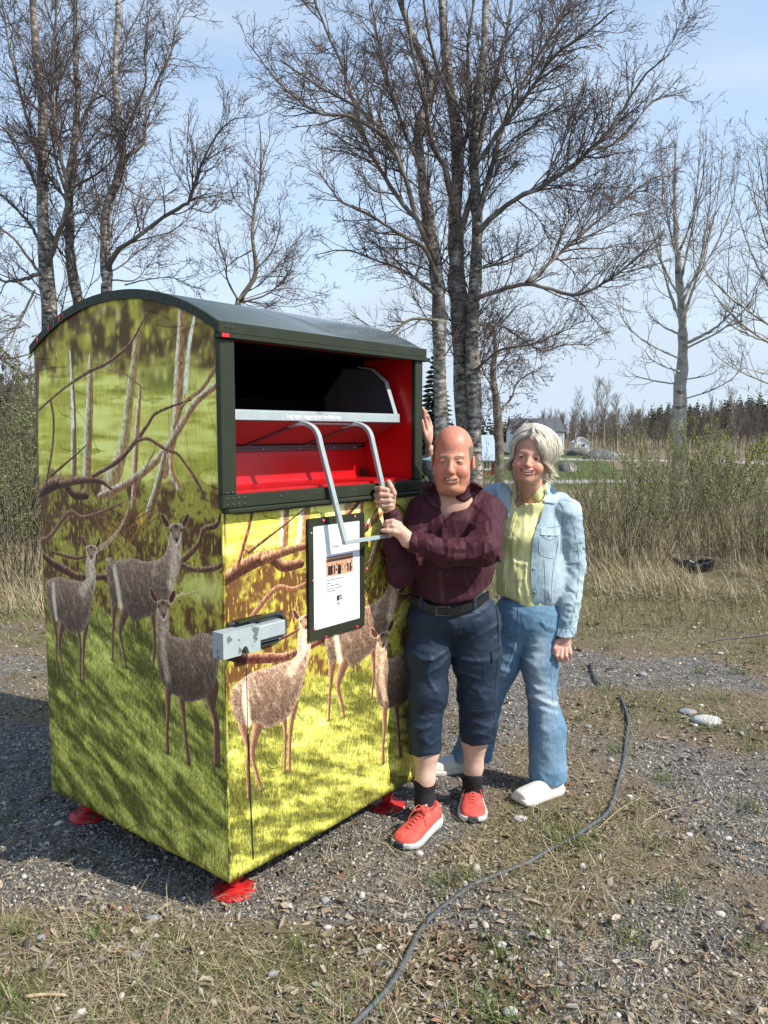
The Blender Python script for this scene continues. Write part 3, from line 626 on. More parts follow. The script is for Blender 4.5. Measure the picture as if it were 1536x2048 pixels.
# --- bottom beam and its curled lip
bb = MB(); bb.box(fpt(BD / 2 - .008, 1.4265, .019), BU * (BD / 2 + .018), BF * .0125, np.array([0, 0, .0225]), .003); bb_ = bb.put('bottom_beam', m_green, box)
mb = MB(); mb.box(fpt(BD / 2 - .004, 1.396, .028), BU * (BD / 2 + .012), BF * .021, np.array([0, 0, .0075]), .004); mb.put('lower_lip', m_green, bb_)
mb = MB(); mb.box(fpt(BD / 2 + .012, 1.385, .018), BU * (BD / 2 - .02), BF * .010, np.array([0, 0, .003])); mb.put('lip_shade_strip', m_black, bb_)  # black strip standing in for the shadow gap below the lip
for z in (1.416, 1.436):
    for u in (-.006, .018, .042, .066): rivet(u, z, .0315, bb_)
for u in (-.006, .018): rivet(u, 1.455, .031, cl_)
for u in (.23, .42, .62, .86): rivet(u, 1.430, .0315, bb_)
for z in (1.414, 1.436):
    for u in (.985, 1.005, 1.028, 1.05): rivet(u, z, .0315, bb_, .0035)
# --- the red hatch box behind the opening
hat = MB(); hat.box(fpt(1.019, 1.70, -.118), BU * .003, BF * .132, np.array([0, 0, .262])); hat.put('hatch_side', m_red, box)
hat = MB(); hat.box(fpt(.031, 1.70, -.118), BU * .003, BF * .132, np.array([0, 0, .262])); hat.put('hatch_side', m_red, box)
hat = MB(); hat.box(fpt(.525, 1.452, -.118), BU * .490, BF * .127, np.array([0, 0, .006])); hat.put('hatch_floor', m_red, box)
hat = MB(); P = [(-.238, 1.458), (-.243, 1.47), (-.246, 1.50), (-.248, 1.555), (-.252, 1.585)]
V = [fpt(u, z, o) for u in (.035, 1.0155) for o, z in P]; hat.add(V, [(i, i + 5, i + 6, i + 1) for i in range(4)]); V2 = [v - BF * .004 for v in V]; hat.add(V2, [(i, i + 1, i + 6, i + 5) for i in range(4)])
hat.put('hatch_back', m_red, box, True)
# dark bulkhead far inside, keeps daylight out of the body
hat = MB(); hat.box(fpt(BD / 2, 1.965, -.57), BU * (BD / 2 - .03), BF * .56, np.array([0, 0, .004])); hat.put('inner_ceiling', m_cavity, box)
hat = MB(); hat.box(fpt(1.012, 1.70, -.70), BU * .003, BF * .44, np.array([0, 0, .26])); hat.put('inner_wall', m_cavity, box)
mb = MB(); mb.box(fpt(.985, 1.478, -.232), BU * .010, BF * .008, np.array([0, 0, .014]), .002); mb.put('rubber_stop', m_black, box)
# --- the tipping cradle
crd = MB(); crd.box(fpt(.515, 1.7075, -.036), BU * .472, BF * .006, np.array([0, 0, .0165]), .002); cb = crd.put('cradle_front_bar', m_grey, box)
mb = MB(); mb.box(fpt(.515, 1.7245, -.046), BU * .472, BF * .014, np.array([0, 0, .0025]), .001); mb.put('top_flange', m_grey, cb)
V = []; prof = [(-.040, 1.691), (-.10, 1.664), (-.25, 1.600)]
mb = MB()
for a, b in zip(prof, prof[1:]):
    mid_ = ((a[0] + b[0]) / 2, (a[1] + b[1]) / 2); d = np.array([b[0] - a[0], b[1] - a[1]]); L = np.linalg.norm(d); d /= L
    e = BF * d[0] + np.array([0, 0, d[1]]); nrm = np.cross(e, BU); mb.box(fpt(.515, mid_[1], mid_[0]), BU * .470, e * L / 2, nrm * .0025)
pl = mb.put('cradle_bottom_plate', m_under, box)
mb = MB(); mb.box(fpt(.505, 1.596, -.236), BU * .465, BF * .010, np.array([0, 0, .004]), .001); mb.box(fpt(.50, 1.586, -.240), BU * .460, BF * .003, np.array([0, 0, .008]), .001); hr = mb.put('hinge_rail', m_chute, box)
for u in (.20, .40, .60, .80, .93): 
    mb = MB(); mb.lathe(fpt(u, 1.588, -.2365), [(.004, 0), (.004, .003), (0, .004)], 8, axis=BF); mb.put('bolt', m_grey, hr)
# end plate of the cradle with its folded flange
ep = [(-.05, 1.724), (-.105, 1.862), (-.175, 1.915), (-.34, 1.93), (-.46, 1.80), (-.47, 1.66), (-.25, 1.602), (-.042, 1.69)]
pr = prism([fpt(.984, z, o) for o, z in ep], -BU * .003); put('cradle_end_plate', recalc(pr.mesh('end_plate')), m_chute, box)
pr = prism([fpt(.046, z, o) for o, z in ep], -BU * .003); put('cradle_end_plate', recalc(pr.mesh('end_plate')), m_chute, box)
mb = MB(); mb.bar([fpt(.972, z, o) for o, z in [(-.034, 1.70), (-.040, 1.724), (-.092, 1.862), (-.165, 1.918), (-.24, 1.93)]], .011, .003, BU); mb.put('cradle_flange', m_grey, box)
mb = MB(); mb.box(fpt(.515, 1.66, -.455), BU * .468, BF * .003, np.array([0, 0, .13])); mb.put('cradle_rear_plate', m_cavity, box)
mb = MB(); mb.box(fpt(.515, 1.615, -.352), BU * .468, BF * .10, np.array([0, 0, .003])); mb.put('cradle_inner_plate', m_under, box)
# --- handle: two bent flat-sided arms and the cross bar, with stays below the plate
def arm(us):
    P = [fpt(us[0] - .01, 1.672, -.085), fpt(us[0], 1.682, -.045), fpt(us[0] + .012, 1.681, -.018), fpt(us[0] + .026, 1.666, .006), fpt(us[0] + .036, 1.64, .018), fpt(us[0] + .040, 1.61, .024)]
    Q = bez(P, 22); end = fpt(us[2], 1.247, .080); Q2 = [Q[-1] + (end - Q[-1]) * t for t in np.linspace(.06, 1, 10)]
    return np.vstack([Q, Q2])
hd = MB(); hd.bar(arm((.400, .436, .511)), .0108, .0075, BU); hn = hd.put('handle', m_grey, box)
hd = MB(); hd.bar(arm((.700, .0, .800)), .0108, .0075, BU); hd.put('handle_arm', m_grey, hn)
hd = MB(); hd.bar([fpt(.502, 1.243, .081), fpt(.65, 1.243, .081), fpt(.812, 1.243, .081)], .0085, .0075, BF); hd.put('handle_grip', m_grey, hn)
hd = MB(); hd.bar([fpt(.400, 1.683, -.050), fpt(.72, 1.683, -.050)], .004, .003, BF); hd.put('handle_top_rail', m_grey, hn)
for u0, u1 in ((.40, .30), (.72, .62)):
    hd = MB(); hd.bar([fpt(u0, 1.676, -.055), fpt((u0 + u1) / 2, 1.636, -.15), fpt(u1, 1.593, -.245)], .008, .003, BU); hd.put('stay', m_chute, hn)
# scratches on the handle: two small dark scuffs
for q, w in (((.452, 1.56, .0)), .006), (((.462, 1.52, .0)), .007): pass
# --- lettering
def text(body, size, origin, ex, ez, mat, name, parent, depth=.0006, align='LEFT', shear=0.0, wide=1.0):
    c = bpy.data.curves.new(name, 'FONT'); c.body = body; c.size = size; c.extrude = depth; c.align_x = align; c.resolution_u = 3; c.shear = shear
    t = bpy.data.objects.new(name, c); col.objects.link(t); dg = bpy.context.evaluated_depsgraph_get(); dg.update()
    me = bpy.data.meshes.new_from_object(t.evaluated_get(dg)); bpy.data.objects.remove(t); bpy.data.curves.remove(c)
    me.materials.clear(); ex = Vector(ex); ez = Vector(ez); nn = ex.cross(ez)
    me.transform(Matrix(((ex.x * wide, ez.x, nn.x, origin[0]), (ex.y * wide, ez.y, nn.y, origin[1]), (ex.z * wide, ez.z, nn.z, origin[2]), (0, 0, 0, 1))))
    return put(name, me, mat, parent)
UZ = np.array([0, 0, 1.0])
text('Legg tøyet i vuggen og løft håndtaket opp', .0215, fpt(.325, 1.7005, -.0292), BU, UZ, m_white, 'lettering', cb, wide=.80)
# --- the notice in its frame
U0, U1, Z0, Z1 = .381, .697, .882, 1.337; fo = .012
fr = MB(); w = .029
fr.box(fpt((U0 + U1) / 2, Z1 - w / 2, fo), BU * (U1 - U0) / 2, BF * .007, UZ * w / 2, .002); fr.box(fpt((U0 + U1) / 2, Z0 + w / 2 + .004, fo), BU * (U1 - U0) / 2, BF * .007, UZ * (w / 2 + .004), .002)
for uu in (U0 + w / 2 - .002, U1 - w / 2 + .002): fr.box(fpt(uu, (Z0 + Z1) / 2 + .004, fo), BU * (w / 2 - .002), BF * .007, UZ * ((Z1 - Z0) / 2 - w - .004))
nf_ = fr.put('notice_frame', m_green, box)
mb = MB(); mb.box(fpt((U0 + U1) / 2, (Z0 + Z1) / 2 + .004, .011), BU * ((U1 - U0) / 2 - .022), BF * .003, UZ * ((Z1 - Z0) / 2 - .028)); mb.put('notice_paper', m_paper, nf_)
zz = lambda X, Y: (600 + X / 7.3125, 1020 + Y / 7.3125)
def onF(px, py, o=.02): P = on_plane(px, py, BOX_N + BF * o, BF); return (P - BOX_N) @ BU, P[2]
for X, Y, c in [(340, 155, 0), (800, 95, 0), (958, 218, 0), (972, 860, 0), (980, 1508, 0), (832, 1708, 1), (380, 1858, 1), (205, 1745, 0), (190, 1042, 0)]:
    u, z = onF(*zz(X, Y)); mb = MB(); mb.lathe(fpt(u, z, .019), [(.0062, 0), (.006, .003), (.004, .0055), (0, .006)], 12, axis=BF); mb.put('screw_cap', m_redscrew if c else m_pinkscrew, nf_, True)
u, z = onF(*zz(165, 340)); mb = MB(); mb.lathe(fpt(u, z, .019), [(.0045, 0), (.004, .003), (0, .004)], 10, axis=BF); mb.put('screw_cap', m_grey, nf_, True)
po = .0146; tl = lambda X, Y: onF(*zz(X, Y), po)
for (X, Y), s, sz in [((462, 552), 'Etiske gjenbruksbutikk', .0092), ((385, 1045), 'Et enkelt grep for innlevering med klær til vår lokale butikk', .0088), ((385, 1092), 'gjenbruksbutikk', .0088),
                      ((385, 1132), 'Her tar vi imot klær, sko og tekstiler for gjenbruk', .0088), ((385, 1175), 'Klær som leveres inn må være rene, hele og pakket i pose', .0088), ((385, 1210), 'Takk for at du bidrar til gjenbruk', .0088)]:
    u, z = tl(X, Y); text(s, sz, fpt(u, z, po), BU, UZ, m_inkgrey, 'lettering', nf_, .0002, wide=.44 if sz < .009 else .5)
u, z = tl(540, 1390); text('DalPro', .0165, fpt(u, z, po), BU, UZ, m_inkgrey, 'lettering', nf_, .0002, wide=.46)
u, z = tl(537, 1330); u1, z1 = tl(628, 1232); mb = MB(); mb.box(fpt((u + u1) / 2, (z + z1) / 2, po), BU * (u1 - u) / 2, BF * .0002, UZ * (z1 - z) / 2 ); mb.put('logo_square', m_ink, nf_)
cu, cz = (u + u1) / 2 + .006, (z + z1) / 2 - .003
mb = MB(); ring = [fpt(cu + .0075 * math.cos(a), cz + .0075 * math.sin(a), po + .0004) for a in np.linspace(0, 2 * math.pi, 20)]; mb.bar(ring, .0014, .0002, BF)
me = MB()
for a, b in zip(np.linspace(0, 2 * math.pi, 21)[:-1], np.linspace(0, 2 * math.pi, 21)[1:]):
    me.add([fpt(cu + r * math.cos(t), cz + r * math.sin(t), po + .0005) for r, t in ((.0085, a), (.0085, b), (.0055, b), (.0055, a))], [(0, 1, 2, 3)])
me.box(fpt(cu + .0085, cz + .007, po + .0004), BU * .0015, BF * .0001, UZ * .013); me.box(fpt(u1 + .0015, z1 + .003, po + .0003), BU * .0015, BF * .0002, UZ * .009)
me.put('logo_letter', m_white, nf_)
# small printed picture: inside of a shop
def shop():
    H_, W_ = 92, 128; y, x = np.mgrid[0:H_, 0:W_].astype(np.float32); rg = np.random.default_rng(5); A = np.zeros((H_, W_, 3), np.float32)
    A[:] = np.array([196, 150, 118]) / 255.; A[:26] = np.array([150, 108, 82]) / 255.; A[70:] = np.array([212, 150, 112]) / 255.
    for k in range(9): A[2 + k * 3:3 + k * 3, :] *= .72
    for k in range(11): xx_ = int(6 + k * 11); A[:24, xx_:xx_ + 1] *= .6
    A[8:12, :] = np.array([222, 190, 160]) / 255.
    for k in range(120):
        cx = rg.integers(2, 126); cy = rg.integers(34, 74); w_ = rg.integers(1, 4); h_ = rg.integers(4, 14); c = [(26, 20, 20), (52, 36, 32), (230, 222, 214), (16, 14, 16), (110, 70, 52), (150, 40, 40)][rg.integers(6)]
        A[cy:cy + h_, cx:cx + w_] = np.array(c) / 255.
    for cx, w_ in ((8, 22), (36, 6), (54, 14), (100, 7), (112, 8)): A[44:86, cx:cx + w_] *= .28
    A[60:90, 56:70] = np.array([14, 14, 14]) / 255.; return A
img_shop = make_image('shop_picture', shop())
ms, nt, b = new_mat('printed_picture'); t = nt.nodes.new('ShaderNodeTexImage'); t.image = img_shop; uvn = nt.nodes.new('ShaderNodeUVMap'); nt.links.new(uvn.outputs[0], t.inputs[0]); nt.links.new(t.outputs[0], b.inputs['Base Color']); b.inputs['Roughness'].default_value = .3
ua, za = tl(383, 982); ub, zb = tl(770, 630); zb = onF(*zz(383, 690), po)[1]; ub = tl(772, 630)[0]
me = bpy.data.meshes.new('picture'); me.from_pydata([tuple(fpt(a, z, po)) for a, z in ((ua, za), (ub, za), (ub, zb), (ua, zb))], [], [(0, 1, 2, 3)]); uvl = me.uv_layers.new(name='UVMap')
for i, q in enumerate(((0, 0), (1, 0), (1, 1), (0, 1))): uvl.data[i].uv = q
put('printed_picture', me, ms, nf_)
# --- lock housing
def stadium(u0, u1, z0, z1, o, n=10):
    r = (z1 - z0) / 2; zc = (z0 + z1) / 2; P = [fpt(u0, z1, o), fpt(u0, z0, o)]
    P += [fpt(u1 - r + r * math.sin(a), zc - r * math.cos(a), o) for a in np.linspace(0, math.pi, n)]; return P
lk = prism(stadium(.0, .262, .918, 1.022, .007), BF * .006); lko = put('lock_housing', recalc(lk.mesh('lock_base')), m_darkmetal, box)
mb = MB(); pts = stadium(.0, .260, .920, 1.020, .018); mb.tube(pts[1:], .0065, 8); mb.tube([pts[0], fpt(.24, 1.020, .018)], .0065, 8); mb.put('housing_rim', m_darkmetal, lko, True)
mb = MB(); mb.box(fpt(.085, 1.024, .026), BU * .062, BF * .018, UZ * .004, .002); mb.put('rain_lip', m_green, lko)
mb = MB(); mb.box(fpt(.155, .974, .034), BU * .072, BF * .020, UZ * .026, .004); mb.put('lock_bar', m_grey, lko)
mb = MB(); mb.box(fpt(.16, .940, .030), BU * .066, BF * .010, UZ * .005, .001); mb.put('lower_slide', m_chute, lko)
cov = [(-.062, 1.008), (-.062, .922), (.012, .922), (.018, .938), (.026, .948), (.035, .948), (.043, .938), (.048, .922), (.098, .918), (.098, 1.008)]
pr = prism([fpt(a, z, .012) for a, z in cov], BF * .052); cvo = put('lock_cover', recalc(pr.mesh('lock_cover')), m_greychip, lko)
mb = MB(); mb.lathe(fpt(.004, .975, .064), [(.003, 0), (.003, .0006), (0, .0006)], 8, axis=BF); mb.put('bolt', m_ink, lko)
# --- feet
for nm, (gx_, gy_) in {'a': (.105, .105), 'b': (.09, BW - .12), 'c': (BD - .115, .085), 'd': (BD - .11, BW - .11)}.items():
    c = BOX_N + BU * gx_ + BG * gy_
    mb = MB(); mb.lathe(c + [0, 0, .002], [(.080, -.002), (.080, .007), (.046, .008), (.036, .012), (.027, .018), (0, .018)], 32); ft = mb.put('foot', m_redfoot, box, True)
    mb = MB(); mb.tube([c + [0, 0, .026], c + [0, 0, .135]], .021, 16); mb.tube([c + [0, 0, .05], c + [0, 0, .064]], .028, 6); mb.put('screw_spindle', m_redfoot, ft)
for gy_ in (.05, BW * .52, BW - .045):
    c = BOX_N + BU * .055 + BG * gy_; pr = prism([c + [0, 0, .125], c + BU * .05 + [0, 0, .125], c + BU * .05 + [0, 0, .07], c + BU * .02 + [0, 0, .07]], BG * .022); put('skid_bracket', recalc(pr.mesh('skid')), m_red, box)
# ------------------------------------------------------------------ terrain
def terrain(x, y):
    x = np.asarray(x, float); y = np.asarray(y, float); P = np.stack([x, y, np.zeros_like(x)], -1)
    h = -1.55 * sstep(13, 36, y) + .55 * sstep(62, 112, y)
    h = h + 9.5 * sstep(.16, .62, x / np.maximum(y, 1)) * sstep(135, 260, y) + 7.5 * sstep(-.30, -.62, x / np.maximum(y, 1)) * sstep(60, 180, y) + 1.5 * sstep(130, 260, y)
    h = h + .25 * (fbm(P, .08, 3) - .5) * sstep(14, 40, y)
    near = np.exp(-(np.maximum(0, np.hypot(x - .1, y - 3.2) - 1.2) / 1.5) ** 2)
    h = h + (.035 * (fbm(P, .9, 3, 4) - .5) * (1 - .75 * near) + .016 * (fbm(P, 6, 3, 9) - .5)) * sstep(60, 20, y)
    return h
def cover(x, y):
    """how grassy / littered the place is: 0 bare gravel .. 1 grass"""
    P = np.stack([x, y, np.zeros_like(x)], -1); n = fbm(P, 1.3, 4, 3); c = .12 + sstep(.30, .68, n) * .72
    c = np.maximum(c, sstep(5.6, 7.6, y + .8 * (n - .5)))                                        # grass beyond
    c = np.maximum(c, sstep(2.62, 2.40, y + .25 * (n - .5) + .10 * x) * sstep(.9, .1, x) * .9)      # litter in the near left
    c = c * (1 - .9 * sstep(-.5, -.9, x) * sstep(2.55, 2.75, y) * sstep(4.7, 4.3, y + .3 * n))       # gravel left of the container
    c = c * (1 - .55 * np.exp(-(((x - 1.0) / .5) ** 2 + ((y - 2.5) / .4) ** 2)) )
    return np.clip(c, 0, 1)
def ground_mat():
    m, nt, b = new_mat('gravel_and_turf'); n = nt.nodes; l = nt.links; tc = n.new('ShaderNodeTexCoord'); O = tc.outputs['Object']
    def noise(sc, det=5, rough=.6):
        q = n.new('ShaderNodeTexNoise'); q.inputs['Scale'].default_value = sc; q.inputs['Detail'].default_value = det; q.inputs['Roughness'].default_value = rough; l.new(O, q.inputs[0]); return q.outputs['Fac']
    def ramp(src, pts):
        r = n.new('ShaderNodeValToRGB'); e = r.color_ramp.elements; e[0].position, e[0].color = pts[0][0], (*pts[0][1], 1); e[1].position, e[1].color = pts[-1][0], (*pts[-1][1], 1)
        for p, c in pts[1:-1]: x = e.new(p); x.color = (*c, 1)
        l.new(src, r.inputs[0]); return r.outputs[0]
    def mix(f, a, c2):
        q = n.new('ShaderNodeMix'); q.data_type = 'RGBA'; l.new(f, q.inputs['Factor']); l.new(a, q.inputs['A']); l.new(c2, q.inputs['B']); return q.outputs['Result']
    vo = n.new('ShaderNodeTexVoronoi'); vo.inputs['Scale'].default_value = 105; l.new(O, vo.inputs[0]); sep = n.new('ShaderNodeSeparateColor'); l.new(vo.outputs['Color'], sep.inputs[0])
    grav = ramp(sep.outputs[0], [(0, (.060, .052, .043)), (.45, (.145, .130, .108)), (.75, (.25, .225, .185)), (.93, (.43, .39, .33)), (1, (.55, .51, .44))])
    v2 = n.new('ShaderNodeTexVoronoi'); v2.inputs['Scale'].default_value = 330; l.new(O, v2.inputs[0]); s2 = n.new('ShaderNodeSeparateColor'); l.new(v2.outputs['Color'], s2.inputs[0])
    fine = ramp(s2.outputs[0], [(0, (.035, .035, .036)), (.6, (.10, .095, .09)), (.9, (.24, .23, .21)), (1, (.40, .38, .35))])
    g = mix(ramp(noise(14), [(.42, (0, 0, 0)), (.55, (1, 1, 1))]), grav, fine)
    soil = ramp(noise(60, 8, .75), [(.3, (.060, .045, .030)), (.5, (.165, .126, .083)), (.7, (.34, .275, .185))])
    turf = ramp(noise(45, 8, .75), [(.3, (.045, .048, .02)), (.5, (.13, .112, .06)), (.68, (.30, .245, .14))])
    at_ = n.new('ShaderNodeAttribute'); at_.attribute_name = 'cover'; ng = n.new('ShaderNodeMath'); ng.operation = 'MULTIPLY_ADD'; l.new(noise(9, 8, .8), ng.inputs[0]); ng.inputs[1].default_value = 1.0; ng.inputs[2].default_value = -.5
    ad = n.new('ShaderNodeMath'); ad.operation = 'ADD'; l.new(at_.outputs['Fac'], ad.inputs[0]); l.new(ng.outputs[0], ad.inputs[1])
    f1 = ramp(ad.outputs[0], [(.30, (0, 0, 0)), (.5, (1, 1, 1))]); f2 = ramp(ad.outputs[0], [(.62, (0, 0, 0)), (.85, (1, 1, 1))]); c = mix(f1, g, soil); c = mix(f2, c, turf)
    a2 = n.new('ShaderNodeAttribute'); a2.attribute_name = 'far'; s3 = n.new('ShaderNodeSeparateColor'); l.new(a2.outputs['Color'], s3.inputs[0])
    gf = ramp(noise(.5, 6), [(.35, (.045, .075, .018)), (.65, (.10, .13, .035))]); rf = ramp(noise(.9, 6), [(.35, (.13, .10, .065)), (.65, (.22, .18, .11))]); rd = ramp(noise(2, 5), [(.4, (.30, .29, .26)), (.6, (.38, .36, .33))])
    c = mix(s3.outputs[0], c, rf); c = mix(s3.outputs[1], c, gf); c = mix(s3.outputs[2], c, rd)
    l.new(c, b.inputs['Base Color']); b.inputs['Roughness'].default_value = .95; b.inputs['Specular IOR Level'].default_value = .15
    bp = n.new('ShaderNodeBump'); bp.inputs['Strength'].default_value = .8; bp.inputs['Distance'].default_value = .006; l.new(vo.outputs['Distance'], bp.inputs['Height']); bp.invert = True; bp2 = n.new('ShaderNodeBump'); bp2.inputs['Strength'].default_value = .6; bp2.inputs['Distance'].default_value = .012
    l.new(noise(70, 6, .7), bp2.inputs['Height']); l.new(bp.outputs[0], bp2.inputs['Normal']); l.new(bp2.outputs[0], b.inputs['Normal']); return m
ys = np.concatenate([[-12, -6, -2, 0, 1.0], np.arange(1.4, 6.5, .028), 6.5 * 1.016 ** np.arange(0, 260)]); ys = ys[ys < 900]
ss = np.sign(np.linspace(-1, 1, 221)) * np.abs(np.linspace(-1, 1, 221)) ** 1.35
Y, S_ = np.meshgrid(ys, ss, indexing='ij'); X = S_ * (2.2 + .95 * np.maximum(Y, 0) + .6 * np.abs(np.minimum(Y, 0)) + 8 * sstep(1.0, -2, Y) + 30 * sstep(20, 80, Y)) ; Z = terrain(X.ravel(), Y.ravel()).reshape(X.shape)
ny, nx = X.shape; idx = np.arange(ny * nx).reshape(ny, nx); Fg = np.stack([idx[:-1, :-1], idx[:-1, 1:], idx[1:, 1:], idx[1:, :-1]], -1).reshape(-1, 4)
gme = make_mesh('ground', np.stack([X.ravel(), Y.ravel(), Z.ravel()], 1), [Fg.astype(np.int32)], True)
cv = cover(X.ravel(), Y.ravel()); set_tint(gme, np.repeat(cv[:, None], 3, 1), 'cover')
xr, yr = X.ravel(), Y.ravel(); reed = sstep(9.2, 11, yr); inw = ((xr / np.maximum(yr, 1)) < .30 - .0007 * (yr - 60)) & ((xr / np.maximum(yr, 1)) > -.2); gf_ = inw * sstep(118, 100, yr) * sstep(44, 50, yr + 3 * (fbm(np.stack([xr, yr, 0 * xr], 1), .15, 2) - .5)) ; road = np.exp(-((yr - 53 - .12 * (xr - 12)) / 1.5) ** 4) * (xr > 2) + np.exp(-((yr - 88 + .35 * (xr - 18)) / 2.2) ** 4) * (xr > 8) * (xr < 60)
set_tint(gme, np.stack([reed, gf_, np.clip(road, 0, 1)], 1), 'far')
ground = put('ground', gme, ground_mat()); tag(ground, None, None, kind='structure')
# ------------------------------------------------------------------ distance-field modelling for bodies and clothes
def smin(a, b, k):
    if k <= 0: return np.minimum(a, b)
    h = np.clip(.5 + .5 * (b - a) / k, 0, 1); return b + (a - b) * h - k * h * (1 - h)
def smax(a, b, k): return -smin(-a, -b, k)
def cap(P, a, b, ra, rb=None):
    a = np.asarray(a, float); b = np.asarray(b, float); rb = ra if rb is None else rb; d = b - a
    t = np.clip(((P - a) @ d) / (d @ d + 1e-12), 0, 1); return np.linalg.norm(P - a - t[:, None] * d, axis=1) - (ra + (rb - ra) * t)
def ell(P, c, r, Rm=None):
    q = P - np.asarray(c, float)
    if Rm is not None: q = q @ Rm
    r = np.asarray(r, float); k0 = np.linalg.norm(q / r, axis=1); k1 = np.linalg.norm(q / r ** 2, axis=1); return k0 * (k0 - 1) / np.maximum(k1, 1e-9)
def chain(P, pts, k=0.02):
    """pts: [(pos, r)...] smooth capsule chain"""
    D = None
    for (a, ra), (b, rb) in zip(pts, pts[1:]):
        d = cap(P, a, b, ra, rb); D = d if D is None else smin(D, d, k)
    return D
def pdist(px, pts):
    """pixel distance to a polyline and its parameter"""
    D = np.full(len(px), 1e9); T = np.zeros(len(px)); n = len(pts) - 1
    for i in range(n):
        a = np.array(pts[i], float); d = np.array(pts[i + 1], float) - a; t = np.clip(((px - a) @ d) / (d @ d + 1e-9), 0, 1)
        q = np.linalg.norm(px - a - t[:, None] * d, axis=1); m = q < D; D = np.where(m, q, D); T = np.where(m, (i + t) / n, T)
    return D, T
def folds(P, lst):
    """shallow folds: lst of (points in photo pixels, width px, height m)"""
    px = proj(P); o = np.zeros(len(P))
    for pts, w, h in lst:
        lo = np.min(pts, 0) - 3 * w; hi = np.max(pts, 0) + 3 * w; m = np.all((px > lo) & (px < hi), axis=1)
        if not m.any(): continue
        d, t = pdist(px[m], pts); o[m] += h * np.exp(-(d / w) ** 2) * np.sin(np.clip(t, .02, .98) * math.pi) ** .5
    return o
def ridges(P, s, seed, Rm=None, st=(1, 1, 1), pw=5):
    """sharp, wandering crease lines: 0..1"""
    Q = P if Rm is None else P @ Rm
    Q = Q * np.array(st) * s; Q = Q + .55 * np.stack([vnoise(Q * .9, 1, seed), vnoise(Q * .9, 1, seed + 9), vnoise(Q * .9, 1, seed + 21)], 1)
    return (1 - np.abs(2 * vnoise(Q, 1.0, seed + 33) - 1)) ** pw
def mesh_sdf(f, lo, hi, h, name, smooth_it=1):
    lo = np.asarray(lo, float); hi = np.asarray(hi, float); B = 4; n = np.ceil((hi - lo) / (h * B)).astype(int) + 1
    cs = [lo[i] + h * B * np.arange(n[i] + 1) for i in range(3)]
    Cg = np.stack(np.meshgrid(*cs, indexing='ij'), -1); Dc = f(Cg.reshape(-1, 3)).reshape(Cg.shape[:3])
    N = n * B + 1; D = np.repeat(np.repeat(np.repeat(Dc, B, 0), B, 1), B, 2)[:N[0], :N[1], :N[2]].astype(np.float32)
    act = np.abs(Dc) < h * B * 1.9
    blk = np.zeros(tuple(n), bool)
    for i in (0, 1):
        for j in (0, 1):
            for k in (0, 1): blk |= act[i:n[0] + i, j:n[1] + j, k:n[2] + k]
    M_ = np.zeros(tuple(N), bool); bi = np.argwhere(blk)
    for i in range(B + 1):
        for j in range(B + 1):
            for k in range(B + 1): M_[bi[:, 0] * B + i, bi[:, 1] * B + j, bi[:, 2] * B + k] = True
    idx = np.argwhere(M_); D[M_] = f(lo + idx * h)
    S = D < 0
    # cells with a sign change
    c = [S[i:N[0] - 1 + i, j:N[1] - 1 + j, k:N[2] - 1 + k] for i in (0, 1) for j in (0, 1) for k in (0, 1)]
    su = sum(x.astype(np.int8) for x in c); cell = (su > 0) & (su < 8); ci = np.argwhere(cell); vid = np.full(cell.shape, -1, np.int64); vid[cell] = np.arange(len(ci))
    acc = np.zeros((len(ci), 3)); cnt = np.zeros(len(ci)); corners = [(i, j, k) for i in (0, 1) for j in (0, 1) for k in (0, 1)]
    for a in range(8):
        for b in range(a + 1, 8):
            A = np.array(corners[a]); Bq = np.array(corners[b])
            if np.abs(A - Bq).sum() != 1: continue
            da = D[tuple((ci + A).T)]; db = D[tuple((ci + Bq).T)]; m = (da < 0) != (db < 0); t = da / (da - db + 1e-12)
            p = A + (Bq - A) * t[:, None]; acc[m] += p[m]; cnt[m] += 1
    V = lo + (ci + acc / cnt[:, None]) * h; Q = []
    for ax in range(3):
        a1, a2 = (ax + 1) % 3, (ax + 2) % 3
        s0 = [slice(None)] * 3; s1 = [slice(None)] * 3; s0[ax] = slice(0, -1); s1[ax] = slice(1, None); E = np.argwhere(S[tuple(s0)] != S[tuple(s1)])
        ok = (E[:, a1] > 0) & (E[:, a2] > 0) & (E[:, a1] < N[a1] - 1) & (E[:, a2] < N[a2] - 1); E = E[ok]
        flip = S[tuple(E.T)]; q = []
        for o1, o2 in ((0, 0), (1, 0), (1, 1), (0, 1)):
            e = E.copy(); e[:, a1] -= o1; e[:, a2] -= o2; q.append(vid[tuple(e.T)])
        q = np.stack(q, 1); q[~flip] = q[~flip][:, ::-1]; Q.append(q)
    Q = np.concatenate(Q); Q = Q[(Q >= 0).all(1)][:, ::-1]
    # relax
    for _ in range(smooth_it):
        s = np.zeros_like(V); cn = np.zeros(len(V))
        for i in range(4):
            np.add.at(s, Q[:, i], V[Q[:, (i + 1) % 4]]); np.add.at(cn, Q[:, i], 1); np.add.at(s, Q[:, (i + 1) % 4], V[Q[:, i]]); np.add.at(cn, Q[:, (i + 1) % 4], 1)
        V = .5 * V + .5 * s / np.maximum(cn, 1)[:, None]
    me = make_mesh(name, V, [Q.astype(np.int32)], True)
    return me, V
def bounds(pts, m=.05):
    A = np.array(pts, float); return A.min(0) - m, A.max(0) + m
def rot(yaw=0, pitch=0, roll=0):
    """world = R @ local; yaw about z, then roll about the viewing axis y, pitch about x"""
    return np.array(Matrix.Rotation(roll, 3, 'Y') @ Matrix.Rotation(yaw, 3, 'Z') @ Matrix.Rotation(pitch, 3, 'X'))
